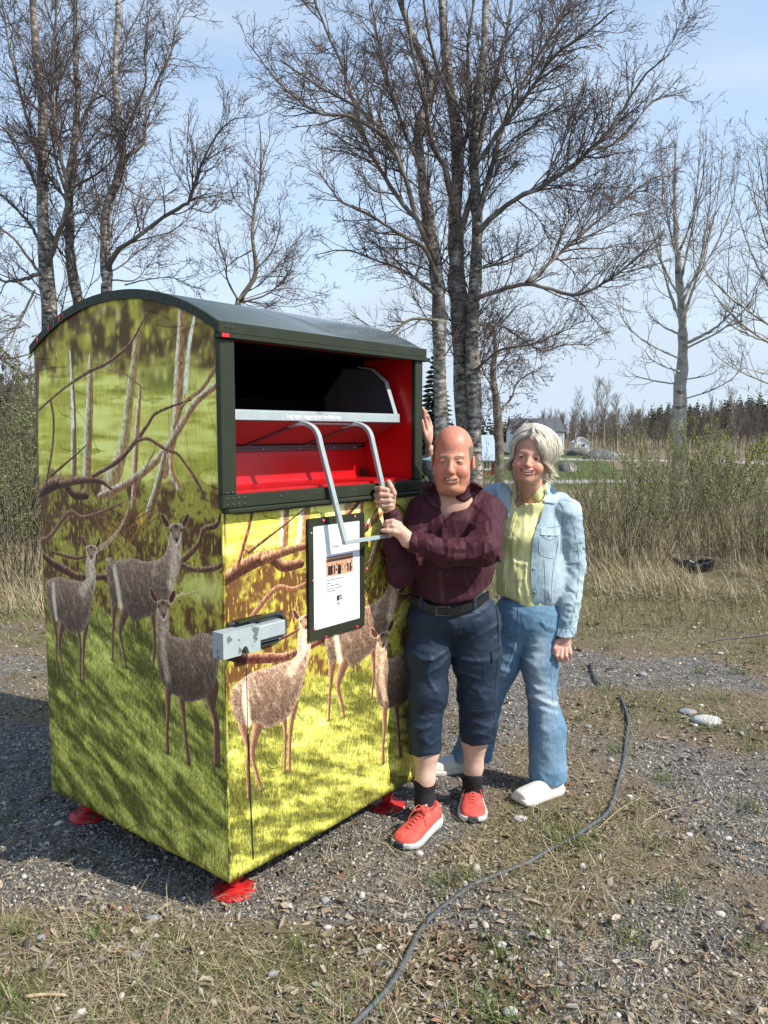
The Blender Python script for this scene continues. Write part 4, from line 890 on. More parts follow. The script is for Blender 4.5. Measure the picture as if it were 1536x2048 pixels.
class Surf:
    """ray-casting helper for placing details on finished surfaces"""
    def __init__(s, *objs):
        V = []; F = []; n = 0
        for me, o in objs:
            co = np.empty(len(me.vertices) * 3, np.float32); me.vertices.foreach_get('co', co); co = co.reshape(-1, 3) + o
            V += [tuple(v) for v in co.astype(float)]; F += [tuple(i + n for i in p.vertices) for p in me.polygons]; n = len(V)
        s.t = BVHTree.FromPolygons(V, F)
    def hit(s, px, py, lift=0.0):
        r = ray(px, py); r = r / np.linalg.norm(r); h = s.t.ray_cast(Vector(CAM), Vector(r))
        if h[0] is None: return None, None
        n = np.array(h[1]);
        if n @ r > 0: n = -n
        return np.array(h[0]) + n * lift, n
    def line(s, pts, n=16, lift=.001):
        Q = bez([(x, y, 0) for x, y in pts], n); out = []; nn = []
        for q in Q:
            p, m = s.hit(q[0], q[1], lift)
            if p is not None and (not out or np.linalg.norm(p - out[-1]) < .08): out.append(p); nn.append(m)
        return np.array(out), np.array(nn)
def seam(surf, pts, name, mat, parent, r=.0013, n=18, lift=.0006, k=5):
    P, _ = surf.line(pts, n, lift)
    if len(P) < 3: return None
    mb = MB(); mb.tube(P, r, k); return mb.put(name, mat, parent, True)
def strip_on(surf, pts, w, name, mat, parent, th=.0012, n=18, lift=.001, taper=None):
    """flat band lying on the surface along the pixel polyline; w half-width in m"""
    P, Nn = surf.line(pts, n, lift)
    if len(P) < 3: return None
    T = np.gradient(P, axis=0); T /= np.linalg.norm(T, axis=1)[:, None]; B = np.cross(T, Nn); B /= np.linalg.norm(B, axis=1)[:, None]
    ww = np.full(len(P), w) if taper is None else w * np.interp(np.linspace(0, 1, len(P)), np.linspace(0, 1, len(taper)), taper)
    V = []; 
    for p, b, m, a in zip(P, B, Nn, ww): V += [p - b * a - m * .002, p - b * a + m * th, p + b * a + m * th, p + b * a - m * .002]
    F = [(4 * i + j, 4 * i + (j + 1) % 4, 4 * i + 4 + (j + 1) % 4, 4 * i + 4 + j) for i in range(len(P) - 1) for j in range(4)]; m_ = len(P) - 1
    F += [(0, 1, 2, 3), (4 * m_ + 3, 4 * m_ + 2, 4 * m_ + 1, 4 * m_)]
    mb = MB(); mb.add(V, F); return put(name, recalc(mb.mesh(name)), mat, parent)
def button(surf, px, py, r, name, mat, parent, h=.0025):
    p, n = surf.hit(px, py, 0)
    if p is None: return
    mb = MB(); mb.lathe(p, [(r, -.001), (r, h * .6), (r * .8, h), (r * .3, h * .8), (0, h * .8)], 12, axis=n); return mb.put(name, mat, parent, True)
# ------------------------------------------------------------------ the man
def head_field(L, p):
    """L: local coordinates (x right, y back, z up); p: dict of proportions"""
    w = p['w']
    D = ell(L, (0, .012, .034), (w, .099, .092))
    D = smin(D, ell(L, (0, -.022, -.035), (w * .90, .073, .085)), .02)
    D = smin(D, ell(L, (0, -.018, -.082), (w * p['jaw'], .066, .052)), .025)
    if p.get('dbl'): D = smin(D, ell(L, (0, -.030, -.124), (w * p['dbl'], .047, .030)), .02)
    D = smin(D, ell(L, (0, -.070, -.112 + p.get('chz', 0)), (.024, .020, .018)), .018)
    ax = np.abs(L[:, 0]); A = L.copy(); A[:, 0] = ax
    D = smin(D, ell(A, (.040, -.062, -.052), (.027, .024, .024)), .016)                      # cheeks
    D = smin(D, cap(A, (.0, -.084, .004), (.040, -.072, .006), .010, .009), .012)             # brow ridge
    D = smax(D, -ell(A, (.0320, -.099, -.0135), (.0175, .013, .0105)), .010)                  # sockets
    D = smin(D, ell(A, (.0320, -.0735, -.0135), (.0170, .0172, .0125)), .004)                 # lids
    sl = np.stack([A[:, 0], A[:, 1], L[:, 2] + .0142 - .10 * (A[:, 0] - .032) * p.get('tilt', 0) + 14 * (A[:, 0] - .032) ** 2 * .35], 1)
    D = smax(D, -ell(sl, (.0320, -.0925, 0), (.0125, .012, p['slit'])), .0012)
    k_ = p.get('nose', 1.0); nz0 = -.050 + (1 - k_) * .03; ny = -.106 + (1 - k_) * .03
    n = smin(cap(L, (0, -.086, -.002), (0, ny + .003, nz0 + .010), .0085 * k_, .0115 * k_), ell(L, (0, ny, nz0), (.0150 * k_, .0135 * k_, .0120 * k_)), .008)
    n = smin(n, ell(A, (.0140 * k_, ny + .0105, nz0 - .0035), (.0085 * k_, .0100 * k_, .0080 * k_)), .006); D = smin(D, n, .007)
    D = smax(D, -ell(A, (.0065 * k_, ny + .0025, nz0 - .0115), (.0035, .0050, .0025)), .002)                # nostrils
    gx, gz_ = p['mw'], p['mz']
    fa = p.get('fg', 1.0); g = smin(cap(A, (.019, -.096, -.052), (.033, -.086, gz_ + .006), .0035, .004), cap(A, (.033, -.086, gz_ + .006), (.037, -.076, gz_ - .020), .004, .002), .004) + (1 - fa) * .004
    D = smax(D, -g, .008)                                                                     # smile folds
    D = smin(D, ell(L, (0, -.0835, gz_ - .001), (.030, .0150, .016)), .010)                   # muzzle
    up = np.minimum(cap(A, (.0, -.0975, gz_ + .0065), (.014, -.0945, gz_ + .0075), .0040, .0036), cap(A, (.014, -.0945, gz_ + .0075), (gx, -.082, gz_ + .0075), .0036, .0018))
    lo = np.minimum(cap(A, (.0, -.0965, gz_ - .0095), (.013, -.0930, gz_ - .0065), .0050, .0044), cap(A, (.013, -.0930, gz_ - .0065), (gx, -.082, gz_ + .0065), .0044, .0018))
    D = smin(D, np.minimum(up, lo), .0035)
    zz_ = L[:, 2] - (gz_ + 5.5 * L[:, 0] ** 2 * 1.3); Q = np.stack([L[:, 0], L[:, 1], zz_], 1)
    D = smax(D, -ell(Q, (0, -.094, -.0005), (gx * .93, .013, p.get('gap', .0040))), .0015)                  # parted lips
    e = ell(A, (w + .004, .006, -.022), (.0085, .0185, .031)); e = smax(e, -ell(A, (w + .012, .003, -.018), (.008, .011, .020)), .005)
    D = smin(D, e, .006)
    for z0, a in p.get('wr', []): D = D + a * np.exp(-((L[:, 2] - z0 - .004 * np.cos(L[:, 0] * 60)) / .0016) ** 2) * np.exp(-(ax / .042) ** 4) * (L[:, 1] < -.03)
    return D
def skin_tint(L, p):
    n = len(L); ax = np.abs(L[:, 0]); C = np.tile(np.array(p['skin'], float), (n, 1)); front = sstep(-.02, -.06, L[:, 1])
    def mix(c, w): nonlocal C; C = C * (1 - w[:, None]) + np.array(c) * w[:, None]
    red = np.array(p['red'])
    mix(red, .75 * front * np.exp(-(((ax - .042) / .020) ** 2 + ((L[:, 2] + .048) / .022) ** 2)))
    mix(red, .7 * front * np.exp(-((L[:, 0] / .013) ** 2 + ((L[:, 2] + .052) / .013) ** 2)))
    mix(red, p.get('fore', .3) * sstep(.02, .05, L[:, 2]) * sstep(.05, -.05, L[:, 1]))
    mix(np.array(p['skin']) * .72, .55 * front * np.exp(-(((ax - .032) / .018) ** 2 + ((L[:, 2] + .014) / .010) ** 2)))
    mix(np.array(p['skin']) * .62, p.get('beard', 0) * sstep(-.055, -.075, L[:, 2]) * (1 - np.exp(-((ax - .045) / .02) ** 2) * .4) * sstep(-.0, -.04, L[:, 1]))
    gz_ = p['mz']; lip = np.exp(-(np.abs((L[:, 2] - gz_ - 7 * L[:, 0] ** 2 + .001) / .0098) ** 4)) * np.exp(-((ax / (p['mw'] + .001)) ** 6)) * (L[:, 1] < -.078)
    mix(p['lip'], .85 * lip)
    inn = (L[:, 1] > -.0935) & (ax < p['mw'] * .93) & (np.abs(L[:, 2] - gz_ - 7 * L[:, 0] ** 2) < .006) & (L[:, 1] < -.06); mix((.06, .012, .012), inn * .9)
    bw = np.exp(-(((L[:, 2] - .0085 - .02 * (ax - .03) + 6 * (ax - .036) ** 2) / .0042) ** 2)) * sstep(.010, .016, ax) * sstep(.056, .048, ax) * front; mix(p['brow'], p.get('bwt', .6) * bw)
    g = np.exp(-((np.abs(ax - (.020 + (-.052 - L[:, 2]) * .42)) / .0028) ** 2)) * sstep(-.050, -.058, L[:, 2]) * sstep(-.105, -.09, L[:, 2]) * front; mix(np.array(p['skin']) * .55, p.get('fold', .35) * g)  # shade of the smile folds darkened into the skin colour
    C *= (1 + .10 * (vnoise(L, 90) - .5) + .08 * (vnoise(L, 300) - .5))[:, None]
    return C
m_skin = MV('skin', .46, .42, sss=.06, var=.10, scale=70, bump=.35, bscale=300, dist=.0014)
m_tooth = M('teeth', (.80, .76, .66), .25, var=.04, scale=60)
m_eyewhite = M('eye_white', (.72, .70, .68), .15, var=.02)
m_iris = M('eye_iris', (.035, .045, .05), .12, var=.2, scale=300)
m_lash = M('dark_lashes', (.025, .016, .012), .6)

def head_build(person, C, Rm, p, wrap, extra=None, lo=(-.12, -.14, -.22), hi=(.12, .13, .14), h=.0026):
    pass

U_ = lambda px, py, d: at(px, py, d)
man = thing('person', 'bald man in maroon shirt, navy knee trousers and coral shoes gripping the grey handle', 'man', (.27, 3.3, 0.0))
mC = U_(905.5, 914.5, 3.23); mR = rot(R(-9), R(2), R(1.5))
mp = dict(w=.0795, jaw=.87, dbl=.71, slit=.0017, mw=.0275, mz=-.0845, chz=-.004, skin=(.58, .262, .160), red=(.55, .145, .095), lip=(.46, .16, .13), brow=(.20, .13, .09), bwt=.7, fold=.6, fore=.40, beard=.22,
          wr=[(.030, .0016), (.040, .0014), (.050, .0009)])
J = dict(neck=U_(907, 985, 3.30), sR=U_(843, 1024, 3.30), eR=U_(799, 1150, 3.20), wR=U_(783, 1030, 3.175), sL=U_(975, 1026, 3.31), eL=U_(968, 1100, 3.13), wL=U_(824, 1083, 3.105))
def fing(P, pts, rs, k=.003):
    pts = [U_(*q) for q in pts]; D = None
    for i in range(len(pts) - 1):
        d = cap(P, pts[i], pts[i + 1], rs[i], rs[i + 1]); D = d if D is None else smin(D, d, k)
    return D
def man_hand_r(P):
    D = ell(P, U_(766, 996, 3.172), (.020, .020, .045)); D = smin(D, ell(P, U_(779, 1000, 3.168), (.024, .017, .036)), .012)
    D = smin(D, cap(P, U_(774, 1004, 3.175), U_(782, 1030, 3.18), .027, .022), .015)
    f = [([(760, 979, 3.170), (753.5, 978, 3.138), (762, 977, 3.108), (774, 980, 3.106), (777, 982, 3.118)], [.010, .0105, .0098, .0092, .008]),
         ([(760, 990, 3.170), (752.5, 990, 3.136), (762, 989, 3.103), (777, 990.5, 3.101), (783, 992, 3.115)], [.010, .0108, .0102, .0098, .0085]),
         ([(760, 1001, 3.170), (753, 1001, 3.136), (763, 1000.5, 3.104), (779, 1001, 3.102), (785, 1002, 3.116)], [.010, .0105, .0098, .0094, .008]),
         ([(762, 1010, 3.170), (756, 1011.5, 3.138), (766, 1011, 3.108), (780, 1010.5, 3.108), (785, 1010, 3.118)], [.009, .0095, .009, .0085, .0072])]
    for pts, rs in f: D = smin(D, fing(P, pts, rs), .0035)
    return smin(D, fing(P, [(784, 1000, 3.165), (787, 986, 3.145), (782, 973, 3.135), (777, 963, 3.135)], [.015, .0125, .0105, .0088]), .006)
def man_hand_l(P):
    D = cap(P, U_(817, 1079, 3.105), U_(797, 1061, 3.112), .028, .027); D = smin(D, cap(P, U_(811, 1071, 3.10), U_(792, 1052, 3.115), .021, .017), .012)
    D = smin(D, cap(P, U_(815, 1082, 3.105), U_(838, 1088, 3.10), .027, .022), .015)
    f = [([(798, 1049, 3.112), (785, 1042.5, 3.108), (774, 1044, 3.112), (770.5, 1052, 3.128)], [.0135, .0105, .0095, .008]),
         ([(797, 1056, 3.104), (785, 1051, 3.092), (776, 1053, 3.096), (774, 1060, 3.110)], [.013, .0105, .0095, .008]),
         ([(796, 1068, 3.115), (786, 1067, 3.12), (780, 1070, 3.14), (779, 1075, 3.16)], [.013, .010, .009, .008])]
    for pts, rs in f: D = smin(D, fing(P, pts, rs), .004)
    return smin(D, fing(P, [(802, 1066, 3.098), (788, 1063, 3.088), (776, 1061.5, 3.088), (765, 1061, 3.094)], [.016, .0115, .0098, .0082]), .005)
def man_body(P):
    L = (P - mC) @ mR; D = head_field(L, mp)
    D = smin(D, cap(P, mC + mR @ np.array([0, .022, -.09]), J['neck'] + [0, .02, -.03], .066, .074), .022)
    D = smin(D, ell(P, U_(905, 1016, 3.32), (.115, .085, .078)), .04)                # chest seen in the open collar
    D = np.minimum(D, man_hand_r(P)); D = np.minimum(D, man_hand_l(P))
    # arms under the sleeves, torso and legs under the clothes
    D = smin(D, chain(P, [(J['sR'], .030), (J['eR'], .022), (J['wR'], .022)]), .012); D = smin(D, chain(P, [(J['sL'], .030), (J['eL'], .022), (J['wL'], .022)]), .012)
    D = smin(D, ell(P, U_(904, 1140, 3.36), (.10, .06, .18)), .04)
    for hip, kn, ca, an in (((866, 1240, 3.31), (853, 1400, 3.28), (851, 1500, 3.29), (850.5, 1605, 3.27)), ((948, 1240, 3.33), (955, 1395, 3.34), (950, 1478, 3.37), (944.5, 1580, 3.41))):
        D = smin(D, chain(P, [(U_(*hip), .075), (U_(*kn), .054)]), .03); k = U_(*kn); a = U_(*an); c = U_(*ca)
        D = smin(D, chain(P, [(k, .052), (c + [0, .008, 0], .056), (c * .45 + a * .55, .038), (a * .93 + c * .07, .029), (a, .032)], .03), .01)
    return D
body_me, bV = mesh_sdf(man_body, np.array([-.10, 3.02, .06]), np.array([.46, 3.50, 1.72]), .0050, 'body')
hm_lo = mC + np.array([-.12, -.14, -.24]); 
# finer head and hands: separate fine lattices of the same field, clipped where they meet the coarse one
def fine_patch(f, lo, hi, h, name): return mesh_sdf(f, lo, hi, h, name)
def clip_outside(me, boxes):
    bm = bmesh.new(); bm.from_mesh(me)
    kill = [f for f in bm.faces if any(all(lo[i] < f.calc_center_median()[i] < hi[i] for i in range(3)) for lo, hi in boxes)]
    bmesh.ops.delete(bm, geom=kill, context='FACES'); bm.to_mesh(me); bm.free()
def join_meshes(name, ms):
    V = []; F = []; C = []; n = 0
    for m in ms:
        co = np.empty(len(m.vertices) * 3, np.float32); m.vertices.foreach_get('co', co); V.append(co.reshape(-1, 3))
        li = np.empty(len(m.loops), np.int32); m.loops.foreach_get('vertex_index', li); F.append((li.reshape(-1, 4) + n)); n += len(m.vertices)
    return make_mesh(name, np.concatenate(V), [np.concatenate(F).astype(np.int32)], True), np.concatenate(V).astype(float)
def inbox(P, lo, hi): return np.all((P > lo) & (P < hi), axis=1)
def refine(coarse, f, boxes, h, name):
    """coarse body with parts swapped for finely sampled ones; the finer pieces overlap the rim by a hair"""
    ms = []
    for lo, hi in boxes:
        m, v = mesh_sdf(f, lo, hi, h, name + '_f'); ms.append(m)
    clip_outside(coarse, [(lo + h * 4, hi - h * 4) for lo, hi in boxes]); return join_meshes(name, [coarse] + ms)
hb = (mC + np.array([-.105, -.135, -.175]), mC + np.array([.105, .125, .145]))
rb = (np.minimum(U_(745, 955, 3.07), U_(745, 1025, 3.07)) , U_(795, 958, 3.21)); rb = (np.array([-.055, 3.07, 1.352]), np.array([.06, 3.21, 1.475]))
lb = (np.array([-.03, 3.04, 1.205]), np.array([.135, 3.175, 1.335]))
hb2 = (np.array([-.03, 3.04, 1.205]), np.array([.135, 3.175, 1.33]))
body_me, bV = refine(body_me, man_body, [hb, (np.array([-.06, 3.07, 1.335]), np.array([.07, 3.215, 1.50])), (np.array([-.04, 3.04, 1.17]), np.array([.14, 3.18, 1.333]))], .0025, 'body')
def man_tint(P):
    L = (P - mC) @ mR; T = skin_tint(L, mp); far = (L[:, 2] < -.16) | (np.abs(L[:, 0]) > .13)
    base = np.array([.60, .36, .26]) * (1 + .12 * (vnoise(P, 60) - .5))[:, None]; T[far] = base[far]
    leg = P[:, 2] < .6; T[leg] = (np.array([.60, .40, .31]) * (1 + .14 * (vnoise(P, 50) - .5))[:, None])[leg]
    kn = np.zeros(len(P))
    for q in [(762, 978, 3.11), (766, 989, 3.10), (766, 1000, 3.10), (770, 1011, 3.11), (786, 1043, 3.10), (786, 1052, 3.09), (800, 1050, 3.10)]: kn = np.maximum(kn, np.exp(-(np.linalg.norm(P - U_(*q), axis=1) / .008) ** 2))
    T = T * (1 - .45 * kn[:, None]) + np.array([.56, .22, .16]) * .45 * kn[:, None]; return T
set_tint(body_me, man_tint(bV)); b_o = put('body', body_me, m_skin, man)
mw = lambda v: mC + mR @ np.array(v, float)
def face_parts(C, Rm, p, parent, eye_open, lash, teeth_z=.0015, teeth_h=.0042):
    W = lambda v: C + Rm @ np.array(v, float)
    mb = MB(); V = []; F = []; n = 12; gz_ = p['mz']
    for i in range(n + 1):
        x = -p['mw'] * .86 + 2 * p['mw'] * .86 * i / n; y = -.0925 + 14 * x * x; zc = gz_ + 7 * x * x + teeth_z; hh = teeth_h * (1 - (x / p['mw']) ** 4 * .5)
        V += [W((x, y, zc + hh)), W((x, y - .0006, zc - hh * .7)), W((x, y + .004, zc - hh * .7)), W((x, y + .004, zc + hh))]
    for i in range(n):
        for j in range(4): F.append((4 * i + j, 4 * i + (j + 1) % 4, 4 * i + 4 + (j + 1) % 4, 4 * i + 4 + j))
    mb.add(V, F + [(0, 3, 2, 1), (4 * n, 4 * n + 1, 4 * n + 2, 4 * n + 3)]); me = recalc(mb.mesh('teeth')); put('teeth', me, m_tooth, parent)
    for s in (-1, 1):
        c = np.array([s * .0320, -.0768, -.0142])
        if eye_open > .003:
            mb = MB(); mb.lathe(W(c + [0, .0013, 0]), [(0, -.0118)] + [(.0118 * math.sin(a), -.0118 * math.cos(a)) for a in np.linspace(.2, 2.9, 10)] + [(0, .0118)], 18, axis=Rm @ np.array([0, -1, 0.])); eb = mb.put('eye', m_eyewhite, parent, True)
            mb = MB(); mb.lathe(W(c + [-.0012, -.0103, .0003]), [(.0056, 0), (.0050, .0006), (0, .0013)], 16, axis=Rm @ np.array([-.06, -1, 0.])); mb.put('iris', m_iris, eb, True)
        else:
            mb = MB(); pts = [W((s * (.0195 + .0255 * t), -.0880 + .012 * (t - .45) ** 2 * 3, -.0148 + .0016 * math.sin(t * math.pi) - .0015 * t)) for t in np.linspace(0, 1, 9)]
            mb.tube(pts, np.array([.0006, .0014, .0019, .0021, .0021, .0019, .0016, .0012, .0006]), 6); mb.put('eye', m_lash, parent, True)
        if lash:
            mb = MB(); pts = [W((s * (.0185 + .0275 * t), -.0895 + .012 * (t - .45) ** 2 * 3, -.0128 + .0034 * math.sin(t * math.pi) ** .8 - .0012 * t)) for t in np.linspace(0, 1, 11)]
            mb.tube(pts, np.array([.0005, .0009, .0011, .0012, .0013, .0013, .0013, .0012, .0011, .0009, .0005]), 5); mb.put('eyelash', m_lash, parent, True)

face_parts(mC, mR, mp, man, .002, False)
# short grey hair at the sides and back
m_hair_short = M('short_grey_hair', (.16, .13, .10), .8, var=.35, scale=260, bump=.5, bscale=500)
def man_hair(P):
    L = (P - mC) @ mR; D = head_field(L, dict(mp, w=mp['w'])) - .0022; ax = np.abs(L[:, 0])
    top = .052 + .02 * (vnoise(L, 30) - .5) - .35 * np.clip(-L[:, 1] - .02, 0, 1) ; m1 = L[:, 2] - top; m2 = -.035 - L[:, 1] - .25 * L[:, 2]; m3 = -.075 + .03 - L[:, 2] ; m4 = .064 - np.where(L[:, 1] > .03, .12, ax)
    m3 = np.where(L[:, 1] > .03, -.085 - L[:, 2], -.012 - L[:, 2])
    ear = -(ell(np.stack([ax, L[:, 1], L[:, 2]], 1), (mp['w'] + .004, .006, -.022), (.02, .020, .034)))
    return np.maximum.reduce([D, m1, m2, m3, m4 * .6, ear]) + .0012 * (vnoise(L, 400) - .5)
hm, _ = mesh_sdf(man_hair, hb[0], hb[1], .003, 'hair'); put('hair', hm, m_hair_short, man)
# fine brow hairs
mb = MB(); rg = np.random.default_rng(4)
for s in (-1, 1):
    for k in range(70):
        t = rg.random(); x = s * (.013 + .038 * t); z = .0072 - .0025 * t + .0035 * math.sin(t * 3.1) + rg.normal() * .0013; y = -.0945 + .016 * t * t + rg.normal() * .0005
        a = mw((x, y, z)); mb.tube([a, a + mR @ np.array([s * .004, -.0006, .0012 + rg.normal() * .001])], np.array([.00035, .00012]), 3, cap=False)
mb.put('eyebrow', M('eyebrow_hair', (.22, .16, .12), .8), man)['kind'] = 'stuff'
# ---- maroon shirt
m_shirt = M('maroon_cotton', (.046, .005, .0125), .68, var=.16, scale=18, bump=.12, bscale=900, sheen=.05, dist=.001, spec=.3)
def man_shirt(P):
    D = ell(P, U_(905, 1052, 3.325), (.172, .118, .115)); D = smin(D, ell(P, U_(902, 1130, 3.315), (.178, .150, .165)), .05)
    D = smin(D, cap(P, U_(858, 1012, 3.32), U_(958, 1010, 3.325), .058, .058), .05)
    D = smin(D, ell(P, U_(903, 1190, 3.31), (.172, .140, .08)), .04)
    D = smin(D, cap(P, J['neck'] + [0, .01, -.035], J['neck'] + [0, .012, .01], .088, .076), .03)
    aR = chain(P, [(J['sR'], .062), (J['sR'] * .5 + J['eR'] * .5, .056), (J['eR'], .050), (U_(789, 1085, 3.185), .042), (U_(785, 1032, 3.18), .035)], .02)
    aL = chain(P, [(J['sL'], .070), (J['sL'] * .4 + J['eL'] * .6, .066), (J['eL'], .060), (U_(895, 1105, 3.115), .049), (U_(828, 1084, 3.105), .0395)], .02)
    px = proj(P)
    w = .0030 * (fbm(P * [1, 1, .55], 15, 2) - .5) + .0085 * (np.abs(fbm(P @ rot(0, 0, .6) * [1.0, 1, .35], 24, 2, 5) - .5) - .12)
    # ring folds on the sleeves
    def rings(a, b, f, amp, o):
        d = b - a; L_ = np.linalg.norm(d); t = ((P - a) @ d) / L_; n = vnoise(P, 11, o) * 1.5; q = np.linalg.norm(P - a - np.clip(t / L_, 0, 1)[:, None] * d, axis=1)
        return amp * .8 * (1 - 1.6 * np.abs(np.sin(t * f * .5 + n * 3)) ** .8 + .3) * sstep(.35, .65, vnoise(P, 16, o + 7)) * np.exp(-(q / .085) ** 4)
    aL = aL + rings(J['eL'], J['wL'], 70, .0075, 1) + rings(J['sL'], J['eL'], 45, .005, 2); aR = aR + rings(J['eR'], J['wR'], 60, .006, 3) + rings(J['sR'], J['eR'], 50, .006, 4)
    dR = (J['wR'] - J['eR']) / np.linalg.norm(J['wR'] - J['eR']); aR = smax(aR, (P - U_(783, 1018, 3.175)) @ dR, .003)
    dL = (J['wL'] - J['eL']) / np.linalg.norm(J['wL'] - J['eL']); aL = smax(aL, (P - U_(818, 1083, 3.105)) @ dL, .003)
    aL = aL - .0060 * ridges(P, 20, 5, rot(0, 0, .25), (1.5, 1, .55)) - .0035 * ridges(P, 38, 15, rot(0, 0, -.3), (1.4, 1, .6)); aR = aR - .0060 * ridges(P, 20, 25, rot(0, 0, -.3), (.6, 1, 1.5)) - .003 * ridges(P, 36, 28, None, (.6, 1, 1.4))
    w = w - .0050 * ridges(P, 12, 45, rot(0, 0, .35), (1.5, 1, .45)) - .0028 * ridges(P, 24, 55, rot(0, 0, -.25), (1.5, 1, .5))
    D = D + w; D = smin(D, aR, .028); D = smin(D, aL, .018)
    D = D - folds(P, [([(960, 1010), (985, 1040), (990, 1080)], 5, .006), ([(1000, 1090), (950, 1118), (880, 1120)], 5, .007), ([(985, 1065), (930, 1098), (870, 1092)], 4, .005), ([(905, 1140), (930, 1160), (938, 1190)], 4, .006), ([(870, 1140), (872, 1170), (878, 1195)], 4, .004),
                      ([(940, 1020), (925, 1060), (922, 1090)], 5, .005), ([(850, 1000), (840, 1040), (842, 1075)], 5, .006), ([(865, 1020), (862, 1060), (870, 1080)], 4, .004), ([(975, 1120), (965, 1150), (950, 1170)], 4, .006), ([(995, 1105), (1003, 1125), (1000, 1142)], 6, .012),
                      ([(925, 985), (945, 1005), (965, 1020)], 4, .005), ([(830, 1120), (835, 1150), (842, 1185)], 4, .005), ([(890, 1150), (892, 1175), (893, 1200)], 2.5, .003), ([(855, 1100), (900, 1113), (950, 1110)], 3, .004)])
    # bottom edge: blouses over the belt, higher at the man's left
    hem = np.interp(px[:, 0], [800, 828, 886, 945, 989, 1010], [1186, 1192, 1212, 1201, 1162, 1146]); D = smax(D, (px[:, 1] - hem) * .0019, .014)
    # open collar: V of skin
    vx = (px[:, 0] - 893); vt = np.interp(px[:, 1], [955, 985, 1046], [46, 31, 0]); cx = np.interp(px[:, 1], [955, 985, 1046], [908, 905, 887])
    v = (vt - np.abs(px[:, 0] - cx)) * .0019; fr = 3.33 - P[:, 1]; D = smax(D, np.minimum(np.minimum(v, (1046 - px[:, 1]) * .0019), fr), .004)
    # neck hole and cuffs
    D = smax(D, -cap(P, J['neck'] + [0, -.035, 0], J['neck'] + [0, -.03, .20], .082, .09), .004)
    return D
sh_me, sV = mesh_sdf(man_shirt, np.array([-.06, 3.02, .86]), np.array([.53, 3.52, 1.56]), .0048, 'shirt')
sh_o = put('shirt', sh_me, m_shirt, man); sS = Surf((sh_me, WOFF[sh_o.name]))
m_shirt2 = M('maroon_collar_cotton', (.050, .0055, .0135), .6, var=.12, scale=20, bump=.1, bscale=900, dist=.001)
def patch_on(surf, pxs, name, mat, parent, lift=.004, th=.003, rings=5, n=40, dmax=.05):
    """a piece of cloth lying on the surface behind the outline pxs (photo pixels), raised by lift, edges dropping"""
    Q = bez([(x, y, 0) for x, y in list(pxs) + [pxs[0]]], n + 1)[:-1, :2]; c = Q.mean(0); V = []
    R_ = [np.array([c + (q - c) * f for q in Q]) for f in np.linspace(1, .2, rings)] + [np.array([c])]
    hits = []
    for r in R_: hits.append([surf.hit(q[0], q[1], 0)[0] for q in r])
    ds = [h[1] for r in hits for h in r if h is not None]; med = np.median(ds)
    for k, (r, hs) in enumerate(zip(R_, hits)):
        for q, h in zip(r, hs):
            if h is None or abs(h[1] - med) > dmax: h = U_(q[0], q[1], med + (0 if h is None else np.clip(h[1] - med, -dmax, dmax)))
            V.append(h)
    V = np.array(V); off_ = np.concatenate([np.full(len(r), lift * (.55 if k == 0 else 1)) for k, r in enumerate(R_)])
    toC = CAM - V; toC /= np.linalg.norm(toC, axis=1)[:, None]; T_ = V + toC * (off_ + th)[:, None]; B_ = V + toC * (off_ - .003)[:, None]; B_ = B_[:n]
    # smooth the top a little
    for _ in range(3):
        A_ = T_[:-1].reshape(rings, n, 3); A2 = A_.copy(); A2 = .5 * A_ + .25 * (np.roll(A_, 1, 1) + np.roll(A_, -1, 1)); A2[1:-1] = .6 * A2[1:-1] + .2 * (A_[:-2] + A_[2:]); T_[:-1] = A2.reshape(-1, 3)
    F = []
    for k in range(rings - 1):
        for i_ in range(n): F.append((k * n + i_, k * n + (i_ + 1) % n, (k + 1) * n + (i_ + 1) % n, (k + 1) * n + i_))
    F += [((rings - 1) * n + i_, (rings - 1) * n + (i_ + 1) % n, rings * n) for i_ in range(n)]; o = len(T_)
    F += [(i_, o + i_, o + (i_ + 1) % n, (i_ + 1) % n) for i_ in range(n)]
    mb = MB(); mb.add(np.vstack([T_, B_]), F); return put(name, recalc(mb.mesh(name, True)), mat, parent)
nS = Surf((sh_me, WOFF[sh_o.name]), (body_me, WOFF[man.name]))
patch_on(nS, [(868, 966), (855, 962), (843, 968), (848, 990), (862, 1010), (876, 1018), (882, 1008), (876, 986)], 'collar', m_shirt2, sh_o, .006, .003)
patch_on(nS, [(941, 962), (956, 966), (966, 978), (950, 988), (938, 1000), (926, 1004), (913, 998), (914, 990), (930, 978)], 'collar', m_shirt2, sh_o, .006, .003)
strip_on(sS, [(889, 1046), (890, 1070), (888, 1072)], .011, 'placket', m_shirt2, sh_o, .0014, lift=.0005)
m_btn = M('maroon_buttons', (.05, .02, .02), .3)
for q in ((886, 1056), (888, 1190), (893, 1150)): button(sS, *q, .0042, 'button', m_btn, sh_o)
strip_on(sS, [(881, 1142), (883, 1170), (886, 1205)], .010, 'placket', m_shirt2, sh_o, .0012, lift=.0005)
strip_on(sS, [(835, 1066), (840, 1084), (836, 1104)], .004, 'cuff', m_shirt2, sh_o, .0012, lift=.0005)
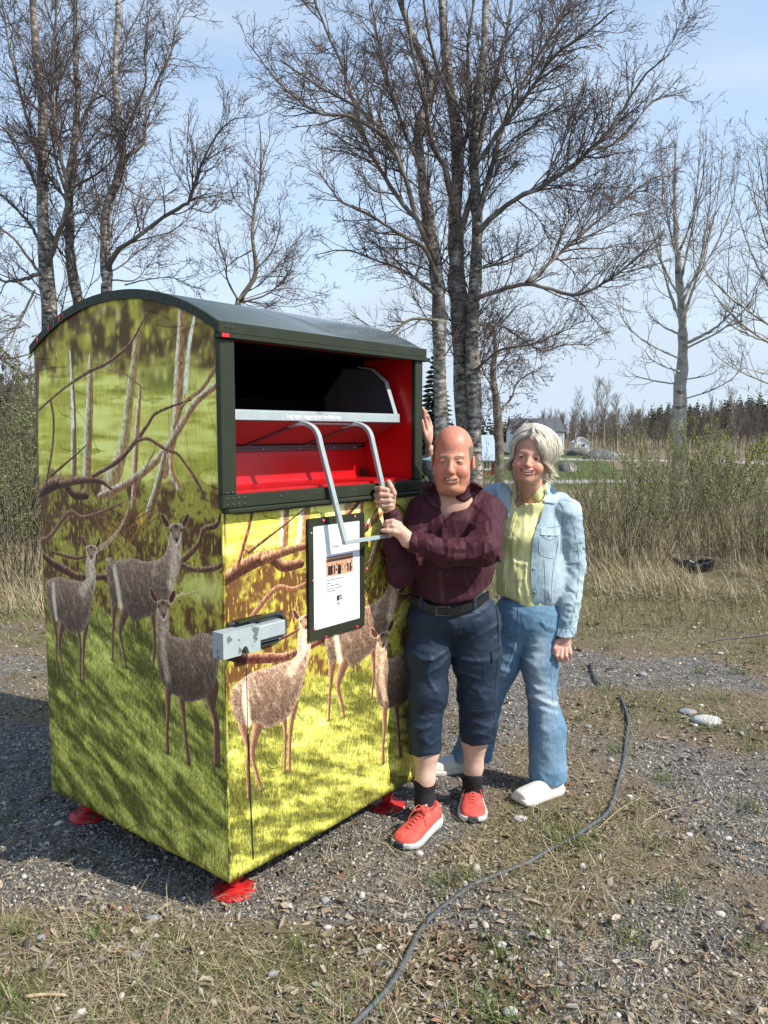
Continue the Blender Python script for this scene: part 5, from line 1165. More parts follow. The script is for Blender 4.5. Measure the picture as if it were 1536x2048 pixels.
# ---- trousers
m_trous = M('navy_softshell', (.014, .027, .050), .62, var=.14, scale=22, bump=.08, bscale=900, dist=.001, spec=.35)
def man_trousers(P):
    px = proj(P); D = ell(P, U_(904, 1225, 3.32), (.178, .140, .115))
    l = chain(P, [(U_(862, 1245, 3.31), .098), (U_(856, 1310, 3.30), .092), (U_(856, 1385, 3.285), .077), (U_(849, 1450, 3.285), .0665), (U_(851, 1530, 3.285), .0665)], .03)
    r = chain(P, [(U_(951, 1245, 3.325), .106), (U_(953, 1310, 3.33), .102), (U_(955, 1385, 3.335), .082), (U_(956, 1450, 3.36), .074), (U_(954, 1510, 3.375), .072)], .03)
    w = .005 * (np.abs(fbm(P * [.6, .6, 1.4], 38, 2, 91) - .5) - .12) + .0050 * (fbm(P * [.7, .7, 1.5], 16, 3, 9) - .5) + .008 * (np.abs(fbm(P @ rot(0, 0, -.5) * [.35, 1, 1.1], 20, 2, 31) - .5) - .12) * sstep(1.15, .95, P[:, 2])
    w = w - .0052 * ridges(P, 13, 61, rot(0, 0, -.5), (.5, 1, 1.6)) - .0026 * ridges(P, 27, 65, rot(0, 0, .4), (.6, 1, 1.5))
    D = smin(D, smin(l, r, .006), .03) + w
    D = D - folds(P, [([(900, 1300), (870, 1318), (820, 1330)], 4, .009), ([(898, 1312), (880, 1335), (850, 1350)], 3.5, .007), ([(815, 1300), (840, 1318), (865, 1322)], 3.5, .008), ([(905, 1310), (930, 1322), (975, 1322)], 4, .008), ([(903, 1322), (920, 1345), (960, 1360)], 3.5, .006),
                      ([(815, 1452), (845, 1458), (870, 1452)], 4, .007), ([(822, 1432), (850, 1440), (880, 1433)], 3, .004), ([(818, 1480), (840, 1476), (862, 1490)], 3, .004), ([(925, 1420), (955, 1426), (990, 1418)], 3.5, .005), ([(922, 1450), (950, 1445), (985, 1455)], 4, .006), ([(925, 1470), (955, 1466), (985, 1476)], 3, .005),
                      ([(850, 1340), (862, 1370), (878, 1390)], 4, .005), ([(975, 1330), (945, 1370), (930, 1400)], 4, .004), ([(818, 1220), (840, 1230), (865, 1228)], 3, .003), ([(940, 1235), (960, 1225), (985, 1205)], 3, .004)])
    D = smax(D, .0 + (P[:, 2] - 1.0) , .006)
    hemz = np.where(px[:, 0] < 902, np.interp(px[:, 0], [812, 837, 886], [1506, 1515, 1506]), np.interp(px[:, 0], [915, 945, 995], [1480, 1493, 1486])); D = smax(D, (px[:, 1] - hemz) * .002, .004)
    return D
tr_me, tV = mesh_sdf(man_trousers, np.array([.05, 3.12, .26]), np.array([.53, 3.52, 1.13]), .0052, 'trousers')
tr_o = put('trousers', tr_me, m_trous, man); tS = Surf((tr_me, WOFF[tr_o.name]))
m_seam = M('navy_seam', (.010, .019, .038), .7)
for pts in ([(901, 1232), (902, 1280), (900, 1318)], [(918, 1232), (917, 1262), (906, 1276)], [(822, 1422), (850, 1425), (878, 1422)], [(926, 1411), (960, 1416), (992, 1410)], [(994, 1225), (997, 1300), (990, 1380), (988, 1470)], [(818, 1496), (845, 1505), (883, 1496)], [(919, 1472), (950, 1484), (990, 1476)],
            [(968, 1318), (966, 1350), (972, 1366), (985, 1374), (996, 1372)], [(968, 1300), (985, 1301), (1000, 1299)], [(822, 1205), (817, 1230), (813, 1262)]): seam(tS, pts, 'seam', m_seam, tr_o, .0011)
m_zip = M('black_zip', (.008, .008, .01), .35); strip_on(tS, [(982, 1304), (983, 1316), (983, 1326)], .0028, 'pocket_zip', m_zip, tr_o, .003)
strip_on(tS, [(991, 1212), (995, 1240), (996, 1264)], .002, 'pocket_zip', m_zip, tr_o, .002)
strip_on(tS, [(976, 1297), (984, 1297.5), (992, 1297)], .0010, 'pocket_mark', m_seam, tr_o, .0008)
# belt
m_belt = M('black_leather', (.010, .010, .011), .34, var=.15, scale=60, bump=.15, bscale=300)
m_buckle = M('dull_steel_buckle', (.22, .21, .20), .3, metal=1.0, var=.1)
allS = Surf((sh_me, WOFF[sh_o.name]), (tr_me, WOFF[tr_o.name]))
beltpts = [(818, 1196), (838, 1206), (862, 1217), (890, 1224), (915, 1221), (945, 1211), (964, 1200), (977, 1190)]
P = np.array([U_(x, y, 3.315 - .146 * math.sqrt(max(0, 1 - ((x - 902) / 92) ** 2))) for x, y in beltpts]); P = bez(P, 30)
V = []; 
for i, p in enumerate(P):
    n = p - U_(903, 1215, 3.32); n[2] = 0; n /= np.linalg.norm(n); V += [p - n * .006 + [0, 0, -.0175], p + n * .0035 + [0, 0, -.0165], p + n * .0035 + [0, 0, .0165], p - n * .006 + [0, 0, .0175]]
mb = MB(); mb.add(V, [(4 * i + j, 4 * i + (j + 1) % 4, 4 * i + 4 + (j + 1) % 4, 4 * i + 4 + j) for i in range(len(P) - 1) for j in range(4)]); belt = put('belt', recalc(mb.mesh('belt', False)), m_belt, man)
bS = Surf((belt.data, WOFF[belt.name]))
c, n = bS.hit(886, 1222, .003)
if c is not None:
    ex = np.cross([0, 0, 1.], n); ex /= np.linalg.norm(ex); ez = np.cross(n, ex); mb = MB()
    for s in (-1, 1): mb.box(c + ex * s * .027, ex * .002, ez * .019, n * .002, .0008); mb.box(c + ez * s * .018, ex * .027, ez * .0018, n * .002, .0008)
    mb.put('buckle', m_buckle, belt)
    mb = MB(); mb.box(c + ex * .052 + n * .002, ex * .026, ez * .0155, n * .0022, .001); mb.put('belt_tip', m_belt, belt)
for q in ((950, 1206), (842, 1206)):
    c, n = bS.hit(*q, .002)
    if c is not None: ex = np.cross([0, 0, 1.], n); mb = MB(); mb.box(c, ex * .008, np.array([0, 0, .024]), n * .002, .001); mb.put('belt_loop', m_trous, belt)
c, n = bS.hit(972, 1192, .004)
if False: mb = MB(); mb.bar([c, c + (U_(990, 1194, 3.19) - c) * .6 + [0, -.01, .004], U_(991, 1208, 3.20)], .012, .0018, np.array([0, 0, 1.])); mb.put('belt_end', m_belt, belt)
# ---- socks and shoes
m_sock = M('black_sock', (.010, .010, .011), .85, var=.2, scale=200, bump=.3, bscale=700)
def sock(P, k): 
    a, b, c = ((U_(849.5, 1562, 3.285), U_(850.5, 1604, 3.275), U_(852, 1640, 3.24)), (U_(945, 1553, 3.40), U_(944.5, 1585, 3.415), U_(945, 1600, 3.40)))[k]
    D = chain(P, [(a + (a - b) * .3, .0455), (a, .0445), (b, .0425), (c, .043)], .02) + .0008 * np.sin(P[:, 2] * 420); px = proj(P); return smax(D, ((1561, 1552)[k] - px[:, 1]) * .002, .002)
for k, (lo, hi) in enumerate(((np.array([.10, 3.17, .02]), np.array([.24, 3.36, .22])), (np.array([.30, 3.32, .02]), np.array([.44, 3.50, .20])))):
    m_, _ = mesh_sdf(lambda P: sock(P, k), lo, hi, .0045, 'sock'); put('sock', m_, m_sock, man)
def shoe(name, heel, toe, parent, mats, L=.295, wmax=.056, color2=None, kind='run'):
    """running shoe: upper + thick sole + laces, from ground points heel -> toe"""
    heel = np.array(heel, float); toe = np.array(toe, float); d = toe - heel; d[2] = 0; d /= np.linalg.norm(d); sd = np.cross(d, [0, 0, 1.0]); Mx = np.stack([d, sd, [0, 0, 1.0]], 1)
    to = lambda P: (P - heel) @ Mx
    def half(x): return np.interp(x, [0, .03, .09, .15, .21, .25, .28, L], [.022, .034, .035, .041, .049, .046, .033, .010]) * wmax / .049
    def sole(P):
        q = to(P); x = q[:, 0]; hw = half(np.clip(x, 0, L)); rock = .012 * sstep(.22, L, x) + .008 * sstep(.04, 0, x)
        top = .038 - .010 * sstep(.05, .25, x) + .006 * np.sin(x * 40) * .3 if kind == 'run' else .030 - .004 * sstep(.05, .2, x) + .0 * x
        dx = np.maximum(-x, x - L); dy = np.abs(q[:, 1]) - hw - .004 - .004 * np.sin(np.clip(q[:, 2], 0, .04) * 70); dz = np.maximum(rock - q[:, 2], q[:, 2] - top - rock * .6)
        return smax(smax(dx, dy, .012), dz, .006)
    def upper(P):
        q = to(P); x = q[:, 0]; hw = half(np.clip(x, 0, L)) - .002; top = np.interp(x, [0, .02, .07, .10, .16, .22, .26, .29], [.098, .100, .088, .092, .080, .066, .056, .040])
        zc = .03; zz_ = np.maximum(q[:, 2] - zc, 0) / (top - zc); prof = hw * np.sqrt(np.clip(1 - np.clip(zz_, 0, 1) ** 2.6, 0, 1)); dy = np.abs(q[:, 1]) - prof * np.interp(x, [0, .1, .2], [1.05, 1.0, 1.0]); dz = q[:, 2] - top
        dx = np.maximum(-x - .002, x - L + .006); D = smax(smax(dx, dy * .8, .02), dz, .010); D = smax(D, .024 - q[:, 2], .003)
        ank = ell(q, (.060, 0, .115), (.052, .030, .038)); D = smax(D, -ank, .004)
        D = smin(D, ell(q, (.105, 0, .098), (.022, .022, .014)), .008)
        return D + .0006 * np.sin(x * 900) * np.sin(q[:, 1] * 900) * (x > .17)
    lo = np.minimum(heel, heel + d * L) - .085; hi = np.maximum(heel, heel + d * L) + .085; lo[2] = -.012; hi[2] = .15
    um, uV = mesh_sdf(upper, lo, hi, .0034, name); uo = put('shoe', um, mats[0], parent)
    sm_, sV_ = mesh_sdf(sole, lo, hi, .0034, name); so = put('sole', sm_, mats[1], uo)
    if kind == 'run':
        W = lambda x, y, z: heel + Mx @ np.array([x, y, z]); mb = MB()
        for i in range(6):
            x = .118 + i * .020; h_ = np.interp(x, [.10, .16, .22, .26], [.099, .083, .068, .059]); w_ = .021 - i * .0005
            for sg in (-1, 1): mb.tube(bez([W(x, -sg * w_, h_ - .008), W(x + .005, 0, h_ + .001), W(x + .011, sg * w_, h_ - .012)], 7), .0023, 5)
        mb.put('lace', mats[2], uo, True)
        mb = MB()
        for sg in (-1, 1):
            mb.tube(bez([W(.115, 0, .106), W(.112, sg * .02, .112), W(.125, sg * .032, .100), W(.135, sg * .022, .095), W(.118, 0, .106)], 14), .0022, 5)
            mb.tube(bez([W(.116, 0, .106), W(.130, sg * .025, .098), W(.150, sg * .040, .075), W(.160, sg * .043, .055)], 10), .0021, 5)
        mb.put('lace_bow', mats[2], uo, True)
        mb = MB(); mb.box(W(.095, 0, .1075), d * .012, sd * .0028, np.array([0, 0, .0012])); mb.put('tongue_tab', m_white, uo)
        def outs(P):
            q = to(P); x = q[:, 0]; return smax(smax(sole(P) - .0016, .262 - x, .003), np.abs(q[:, 1]) - .030 + (q[:, 2] - .01) * .3, .004)
        om, _ = mesh_sdf(outs, lo, hi, .004, name); put('toe_bumper', om, mats[3], uo)
    return uo
m_coral = M('coral_mesh_fabric', (.62, .075, .055), .68, var=.12, scale=40, bump=.5, bscale=520, c2=(.70, .13, .10), dist=.0015)
m_lace = M('coral_lace', (.66, .10, .08), .8); m_foam = M('pale_grey_foam_sole', (.50, .53, .50), .6, var=.10, scale=24, bump=.2, bscale=80, c2=(.62, .62, .58)); m_outs = M('dark_outsole', (.035, .045, .055), .6)
hl = gnd(874, 1643); tl_ = gnd(812, 1690); shoe('shoe', hl, tl_, man, (m_coral, m_foam, m_lace, m_outs), wmax=.057)
hr_ = gnd(943, 1588); tr_ = gnd(946, 1655); shoe('shoe', hr_, tr_, man, (m_coral, m_foam, m_lace, m_outs), wmax=.057)
# ------------------------------------------------------------------ the woman
woman = thing('person', 'woman with silver-blonde hair in light denim jacket, yellow blouse and blue jeans', 'woman', (.66, 3.6, 0.0))
wC = U_(1061, 909, 3.52); wR_ = rot(R(-13), R(1), R(8))
wp = dict(w=.0735, jaw=.82, dbl=None, slit=.0050, gap=.0064, tilt=-1, mw=.0310, mz=-.0720, nose=.84, fold=.08, fg=.3, chz=.006, skin=(.64, .335, .225), red=(.62, .215, .155), lip=(.50, .15, .14), brow=(.20, .13, .09), bwt=.55, fore=.1, beard=0)
K = dict(sL=U_(1133, 1026, 3.61), eL=U_(1146, 1130, 3.63), wL=U_(1131, 1262, 3.57), sR=U_(994, 992, 3.66), eR=U_(905, 1028, 3.70), wR=U_(861, 925, 3.60))
def w_hand_l(P):
    D = cap(P, U_(1130, 1262, 3.57), U_(1129, 1278, 3.56), .025, .026); D = smin(D, ell(P, U_(1128, 1290, 3.555), (.033, .017, .032)), .012)
    for pts, rs in [([(1117, 1296, 3.545), (1113, 1311, 3.530), (1118, 1322, 3.545)], [.0115, .0095, .008]), ([(1123, 1298, 3.543), (1122, 1314, 3.526), (1126, 1323, 3.545)], [.0115, .0098, .008]),
                    ([(1131, 1298, 3.543), (1132, 1312, 3.528), (1134, 1320, 3.545)], [.011, .0095, .0078]), ([(1138, 1296, 3.547), (1141, 1307, 3.535), (1141, 1314, 3.548)], [.010, .0085, .007])]: D = smin(D, fing(P, pts, rs), .0035)
    return smin(D, fing(P, [(1115, 1283, 3.55), (1109, 1296, 3.54), (1107, 1307, 3.545)], [.0125, .010, .008]), .006)
def w_hand_r(P):
    D = cap(P, U_(862, 925, 3.60), U_(861, 900, 3.585), .026, .023); D = smin(D, ell(P, U_(857, 872, 3.565), (.020, .026, .045)), .014)
    for pts, rs in [([(855, 858, 3.560), (850, 838, 3.545), (846, 818, 3.515)], [.011, .0095, .0075]), ([(859, 858, 3.570), (855, 838, 3.560), (850, 822, 3.525)], [.011, .0098, .0078]), ([(861, 862, 3.578), (859, 845, 3.572), (855, 832, 3.54)], [.011, .0095, .0075]), ([(862, 868, 3.585), (862, 853, 3.58), (858, 842, 3.56)], [.010, .0085, .007])]: D = smin(D, fing(P, pts, rs), .0035)
    return smin(D, fing(P, [(854, 880, 3.553), (847, 860, 3.535), (843.5, 842, 3.515)], [.0125, .0105, .0085]), .006)
def w_body(P):
    L = (P - wC) @ wR_; D = head_field(L, wp)
    D = smin(D, cap(P, wC + wR_ @ np.array([0, .018, -.085]), U_(1066, 990, 3.62), .053, .056), .02)
    D = smin(D, ell(P, U_(1062, 1040, 3.65), (.11, .07, .12)), .035)
    D = np.minimum(D, w_hand_l(P)); D = np.minimum(D, w_hand_r(P))
    D = smin(D, chain(P, [(K['sL'], .030), (K['eL'], .026), (K['wL'], .025)]), .012); D = smin(D, chain(P, [(K['sR'], .030), (K['eR'], .026), (K['wR'], .025)]), .012)
    D = smin(D, ell(P, U_(1062, 1140, 3.66), (.09, .05, .22)), .04)
    for a, b, c in (((1078, 1260, 3.64), (1083, 1400, 3.60), (1098, 1560, 3.56)), ((1022, 1260, 3.66), (980, 1400, 3.68), (942, 1510, 3.80))): D = smin(D, chain(P, [(U_(*a), .07), (U_(*b), .045), (U_(*c), .034)]), .02)
    return D
wb, _ = mesh_sdf(w_body, np.array([.12, 3.38, .10]), np.array([.96, 3.92, 1.80]), .0062, 'body')
wb, wV = refine(wb, w_body, [(wC + np.array([-.105, -.14, -.16]), wC + np.array([.105, .125, .145])), (np.array([.76, 3.47, .60]), np.array([.93, 3.63, .80])), (np.array([.12, 3.44, 1.52]), np.array([.28, 3.66, 1.78]))], .0027, 'body')
L_ = (wV - wC) @ wR_; T = skin_tint(L_, wp); far = (L_[:, 2] < -.15) | (np.abs(L_[:, 0]) > .12); T[far] = (np.array([.62, .34, .25]) * (1 + .12 * (vnoise(wV, 60) - .5))[:, None])[far]
set_tint(wb, T); put('body', wb, m_skin, woman)
face_parts(wC, wR_, wp, woman, .01, True, .0012, .0054)
# ---- jeans
def mjeans():
    m, nt, b = new_mat('blue_denim'); n = nt.nodes; l = nt.links; a = n.new('ShaderNodeAttribute'); a.attribute_name = 'tint'; tc = n.new('ShaderNodeTexCoord')
    mp_ = n.new('ShaderNodeMapping'); mp_.inputs['Scale'].default_value = (1, 1, .18); l.new(tc.outputs['Object'], mp_.inputs[0]); nz = n.new('ShaderNodeTexNoise'); nz.inputs['Scale'].default_value = 330; nz.inputs['Detail'].default_value = 3; l.new(mp_.outputs[0], nz.inputs['Vector'])
    mr = n.new('ShaderNodeMapRange'); mr.inputs['From Min'].default_value = .3; mr.inputs['From Max'].default_value = .7; mr.inputs['To Min'].default_value = .78; mr.inputs['To Max'].default_value = 1.25; l.new(nz.outputs['Fac'], mr.inputs['Value'])
    vm = n.new('ShaderNodeVectorMath'); vm.operation = 'SCALE'; l.new(a.outputs['Color'], vm.inputs[0]); l.new(mr.outputs[0], vm.inputs['Scale']); l.new(vm.outputs[0], b.inputs['Base Color']); b.inputs['Roughness'].default_value = .85; b.inputs['Specular IOR Level'].default_value = .2
    bp = n.new('ShaderNodeBump'); bp.inputs['Strength'].default_value = .25; bp.inputs['Distance'].default_value = .001; l.new(nz.outputs['Fac'], bp.inputs['Height']); l.new(bp.outputs[0], b.inputs['Normal']); return m
m_denim = mjeans()
def w_jeans(P):
    px = proj(P); D = ell(P, U_(1060, 1230, 3.65), (.165, .115, .13))
    l = chain(P, [(U_(1078, 1255, 3.64), .100), (U_(1078, 1320, 3.62), .089), (U_(1083, 1385, 3.595), .063), (U_(1094, 1458, 3.58), .083), (U_(1096, 1545, 3.555), .083), (U_(1097, 1620, 3.54), .090)], .02)
    r = chain(P, [(U_(1026, 1262, 3.66), .092), (U_(1004, 1330, 3.67), .078), (U_(980, 1390, 3.69), .062), (U_(955, 1470, 3.76), .083), (U_(940, 1530, 3.80), .098), (U_(934, 1570, 3.82), .104)], .02)
    w = .004 * (np.abs(fbm(P * [.7, .7, 1.2], 38, 2, 75) - .5) - .12) + .0045 * (fbm(P * [.8, .8, 1.4], 17, 3, 3) - .5) + .007 * (np.abs(fbm(P @ rot(0, 0, .4) * [.4, 1, 1.2], 22, 2, 8) - .5) - .12)
    w = w - .0045 * ridges(P, 14, 91, rot(0, 0, .4), (.55, 1, 1.5)) - .002 * ridges(P, 34, 95)
    D = smin(D, smin(l, r, .006), .03) + w - folds(P, [([(1050, 1360), (1075, 1380), (1108, 1378)], 4, .007), ([(1052, 1385), (1080, 1402), (1115, 1412)], 4, .008), ([(1060, 1410), (1085, 1420), (1118, 1432)], 4, .006), ([(1035, 1290), (1060, 1296), (1090, 1290)], 4, .005), ([(1034, 1306), (1055, 1325), (1075, 1335)], 4, .005),
                                             ([(1064, 1540), (1080, 1550), (1095, 1572)], 5, .007), ([(1125, 1530), (1118, 1555), (1108, 1575)], 4, .005), ([(1070, 1450), (1095, 1462), (1125, 1450)], 5, .004)])
    D = smax(D, P[:, 2] - 1.04, .004); hem = np.where(px[:, 0] > 1012, np.interp(px[:, 0], [1056, 1096, 1136], [1568, 1589, 1570]), np.interp(px[:, 0], [890, 928, 985], [1512, 1540, 1550]) ); return smax(D, (px[:, 1] - hem) * .0022, .003)
jm, jV = mesh_sdf(w_jeans, np.array([.20, 3.42, .06]), np.array([.92, 3.96, 1.07]), .0062, 'jeans')
jp = proj(jV); base = np.array([.115, .215, .315]); fade = np.array([.46, .54, .57]); wv = np.zeros(len(jV))
for pts, w, a in [([(1075, 1290), (1072, 1345), (1085, 1405)], 20, .55), ([(1090, 1430), (1094, 1520)], 22, .28), ([(1060, 1392), (1110, 1408)], 6, .7), ([(1056, 1372), (1100, 1384)], 5, .5), ([(1064, 1412), (1112, 1424)], 5, .4), ([(1000, 1310), (980, 1380)], 16, .3), ([(935, 1490), (920, 1530)], 16, .25), ([(1058, 1568), (1096, 1587), (1134, 1569)], 3.5, .5), ([(895, 1513), (928, 1539), (984, 1549)], 3.5, .5)]:
    d, _ = pdist(jp, pts); wv = np.maximum(wv, a * np.exp(-(d / w) ** 2))
wv = np.clip(wv + .25 * (fbm(jV * [1, 1, .6], 12, 3) - .5), 0, 1)[:, None]; set_tint(jm, base * (1 - wv) + fade * wv); jo = put('jeans', jm, m_denim, woman); jS = Surf((jm, WOFF[jo.name]))
m_jseam = M('denim_seam', (.07, .13, .20), .8); m_thread = M('pale_thread', (.45, .52, .55), .8)
for pts, m_ in [([(1106, 1250), (1108, 1300), (1104, 1370), (1112, 1430), (1127, 1500), (1128, 1568)], m_thread), ([(1033, 1270), (1026, 1300), (1012, 1335)], m_jseam), ([(1062, 1562), (1096, 1580), (1131, 1563)], m_jseam), ([(898, 1508), (930, 1533), (982, 1543)], m_jseam), ([(1036, 1205), (1036, 1250), (1033, 1272)], m_jseam), ([(1080, 1238), (1095, 1262), (1112, 1262)], m_jseam)]: seam(jS, pts, 'seam', m_, jo, .0012)
# ---- blouse
m_blouse = M('yellow_linen', (.80, .78, .36), .75, var=.10, scale=30, bump=.3, bscale=420, dist=.0012, stretch=(1, 1, .4))
def w_blouse(P):
    px = proj(P); D = ell(P, U_(1060, 1050, 3.655), (.145, .105, .14)); D = smin(D, ell(P, U_(1056, 1075, 3.585), (.105, .065, .07)), .045)
    D = smin(D, ell(P, U_(1058, 1120, 3.65), (.146, .112, .15)), .04); D = smin(D, ell(P, U_(1058, 1170, 3.65), (.150, .109, .175)), .05); D = smin(D, cap(P, U_(1015, 1012, 3.65), U_(1115, 1016, 3.65), .055), .04)
    D = smin(D, cap(P, U_(1068, 975, 3.61), U_(1064, 1000, 3.62), .062, .075), .03)
    D += .004 * (np.abs(fbm(P, 44, 2, 71) - .5) - .12) + .0045 * (fbm(P * [1, 1, .6], 19, 3, 6) - .5) + .005 * (np.abs(fbm(P @ rot(0, 0, .3) * [1.2, 1, .4], 26, 2, 14) - .5) - .12)
    D -= .0045 * ridges(P, 15, 72, rot(0, 0, .15), (1.6, 1, .4)) + .0022 * ridges(P, 32, 75, None, (1.2, 1, .8)); D -= folds(P, [([(1010, 1090), (1006, 1140), (1012, 1190)], 5, .006), ([(1028, 1060), (1024, 1110), (1030, 1150)], 4, .005), ([(1055, 1110), (1050, 1160), (1062, 1215)], 4, .006), ([(1042, 1150), (1036, 1180), (1040, 1205)], 4, .005), ([(1020, 1120), (1045, 1130), (1062, 1125)], 3, .004), ([(1000, 1060), (1012, 1075), (1030, 1078)], 3, .004)])
    hem = np.interp(px[:, 0], [985, 1000, 1033, 1062, 1095, 1118, 1125], [1186, 1190, 1203, 1230, 1242, 1246, 1246]); D = smax(D, (px[:, 1] - hem) * .0022, .012)
    cx = np.interp(px[:, 1], [960, 1016], [1062, 1034]); vt = np.interp(px[:, 1], [960, 990, 1016], [34, 24, 0]); v = (vt - np.abs(px[:, 0] - cx)) * .0021; D = smax(D, np.minimum(np.minimum(v, (1016 - px[:, 1]) * .0022), 3.64 - P[:, 1]), .003)
    return smax(D, -cap(P, U_(1064, 990, 3.60), U_(1062, 930, 3.60), .062), .004)
bm_, _ = mesh_sdf(w_blouse, np.array([.42, 3.42, .86]), np.array([.86, 3.82, 1.47]), .0055, 'blouse'); bo = put('blouse', bm_, m_blouse, woman); bS2 = Surf((bm_, WOFF[bo.name]))
nS = Surf((bm_, WOFF[bo.name]), (wb, WOFF[woman.name]))
patch_on(nS, [(1030, 962), (1023, 970), (1020, 990), (1025, 1003), (1031, 1000), (1033, 982)], 'collar', m_blouse, bo, .004, .002)
patch_on(nS, [(1088, 965), (1091, 978), (1086, 996), (1078, 1006), (1070, 998), (1066, 990), (1078, 978)], 'collar', m_blouse, bo, .004, .002)
strip_on(bS2, [(1034, 1017), (1022, 1060), (1014, 1100), (1010, 1150), (1008, 1186)], .008, 'placket', m_blouse, bo, .0012)
for q in ((1026, 1040), (1017, 1075), (1012, 1115)): button(bS2, *q, .0035, 'button', m_blouse, bo)
# ---- jacket
def w_jacket_tint(V):
    px = proj(V); w = np.clip(.5 + .9 * (fbm(V, 9, 4, 2) - .5) * 1.6, 0, 1)[:, None]; return np.array([.215, .315, .375]) * (1 - w) + np.array([.42, .515, .55]) * w
m_jacket = m_denim
def jk_open(px):
    """signed pixel distance: positive inside the opening"""
    Lx = np.interp(px[:, 1], [940, 985, 1032, 1060, 1300], [1040, 1024, 1018, 985, 900]); Rx = np.interp(px[:, 1], [940, 975, 1005, 1045, 1088, 1161, 1213, 1240, 1300], [1090, 1092, 1086, 1078, 1066, 1062, 1070, 1086, 1135])
    return np.minimum(px[:, 0] - Lx, Rx - px[:, 0])
def w_jacket(P):
    px = proj(P); D = ell(P, U_(1063, 1050, 3.66), (.170, .122, .15)); D = smin(D, ell(P, U_(1060, 1075, 3.59), (.118, .073, .075)), .05); D = smin(D, ell(P, U_(1064, 1110, 3.655), (.162, .126, .15)), .04); D = smin(D, ell(P, U_(1066, 1160, 3.655), (.166, .128, .165)), .05)
    D = smin(D, cap(P, U_(1008, 1008, 3.65), U_(1118, 1010, 3.655), .058), .045); D = smin(D, cap(P, U_(1066, 978, 3.635), U_(1066, 1000, 3.64), .078, .09), .03)
    a = chain(P, [(K['sL'], .068), (K['sL'] * .5 + K['eL'] * .5, .060), (K['eL'], .056), (K['eL'] * .45 + K['wL'] * .55, .050), (K['wL'] + [0, 0, -.02], .044)], .02)
    b = chain(P, [(K['sR'], .062), (K['eR'], .056), (K['wR'], .036), (K['wR'] + (K['wR'] - K['eR']) * .3, .034)], .02)
    def rings(a_, b_, f, amp, o):
        d = b_ - a_; L2 = np.linalg.norm(d); t = ((P - a_) @ d) / L2; n = vnoise(P, 24, o) * 2.2 + vnoise(P, 55, o) * .6; q = np.linalg.norm(P - a_ - np.clip(t / L2, 0, 1)[:, None] * d, axis=1); return amp * (np.abs(np.sin(t * f + n * 3)) ** 1.5 - .4) * np.exp(-(q / .08) ** 4)
    a += rings(K['eL'] + [0, 0, .10], K['wL'] + [0, 0, .05], 62, .0060, 4) + rings(K['sL'], K['eL'], 40, .003, 9); b += rings(K['eR'], K['wR'], 60, .006, 6)
    D += .004 * (np.abs(fbm(P, 40, 2, 73) - .5) - .12) + .004 * (fbm(P, 16, 3, 12) - .5); hem = np.interp(px[:, 0], [980, 1075, 1084, 1118, 1140], [1200, 1222, 1235, 1215, 1200]); D = smax(D, (px[:, 1] - hem) * .0022, .004)
    o = jk_open(px) * .0022; D = smax(D, np.minimum(o, 3.64 - P[:, 1]), .003)
    a -= .0048 * ridges(P, 20, 81, rot(0, 0, .2), (.6, 1, 1.5)) + .002 * ridges(P, 40, 83); D -= .003 * ridges(P, 16, 85, None, (1.3, 1, .6)); D -= folds(P, [([(1120, 1010), (1112, 1050), (1118, 1100)], 4, .006), ([(1098, 1165), (1100, 1190), (1105, 1215)], 3, .004), ([(1135, 1090), (1150, 1100), (1165, 1095)], 4, .005), ([(1130, 1150), (1145, 1158), (1160, 1150)], 4, .004)])
    wv_ = (K['wL'] - K['eL']); wv_ /= np.linalg.norm(wv_); a = smax(a, (P - U_(1130, 1277, 3.565)) @ wv_, .003)
    wv_ = (K['wR'] - K['eR']); wv_ /= np.linalg.norm(wv_); b = smax(b, (P - U_(857, 908, 3.60)) @ wv_, .003)
    D = smin(D, a, .016); D = smin(D, b, .02)
    return smax(D, -cap(P, U_(1064, 985, 3.60), U_(1062, 900, 3.60), .068), .004)
km, kV = mesh_sdf(w_jacket, np.array([.13, 3.40, .74]), np.array([.97, 3.86, 1.66]), .0058, 'jacket'); set_tint(km, w_jacket_tint(kV)); ko = put('jacket', km, m_jacket, woman); kS = Surf((km, WOFF[ko.name]))
m_jack2 = M('pale_denim', (.40, .52, .575), .85, var=.2, scale=40, bump=.2, bscale=600, c2=(.27, .40, .48), dist=.001); m_edge = M('denim_edge_stitch', (.14, .21, .27), .8); m_jb = M('steel_jacket_button', (.45, .43, .41), .3, metal=1)
nS = Surf((km, WOFF[ko.name]), (bm_, WOFF[bo.name]), (wb, WOFF[woman.name]))
patch_on(nS, [(1095, 976), (1106, 974), (1116, 984), (1116, 997), (1110, 1008), (1097, 1006), (1086, 1004), (1089, 988)], 'collar', m_jack2, ko, .006, .003)
patch_on(nS, [(1018, 970), (1004, 966), (993, 974), (992, 990), (1000, 1004), (1014, 1020), (1021, 1004), (1020, 985)], 'collar', m_jack2, ko, .006, .003)
strip_on(kS, [(1080, 1050), (1070, 1090), (1067, 1160), (1074, 1212)], .011, 'placket', m_jack2, ko, .002, lift=.0005)
strip_on(kS, [(1077, 1226), (1095, 1222), (1116, 1210)], .016, 'waistband', m_jack2, ko, .002, lift=.0005)
strip_on(kS, [(1112, 1262), (1131, 1267), (1150, 1264)], .019, 'cuff', m_jack2, ko, .002, lift=.0005)
strip_on(kS, [(1082, 1062), (1100, 1064), (1119, 1063)], .017, 'pocket_flap', m_jack2, ko, .0025, lift=.0005)
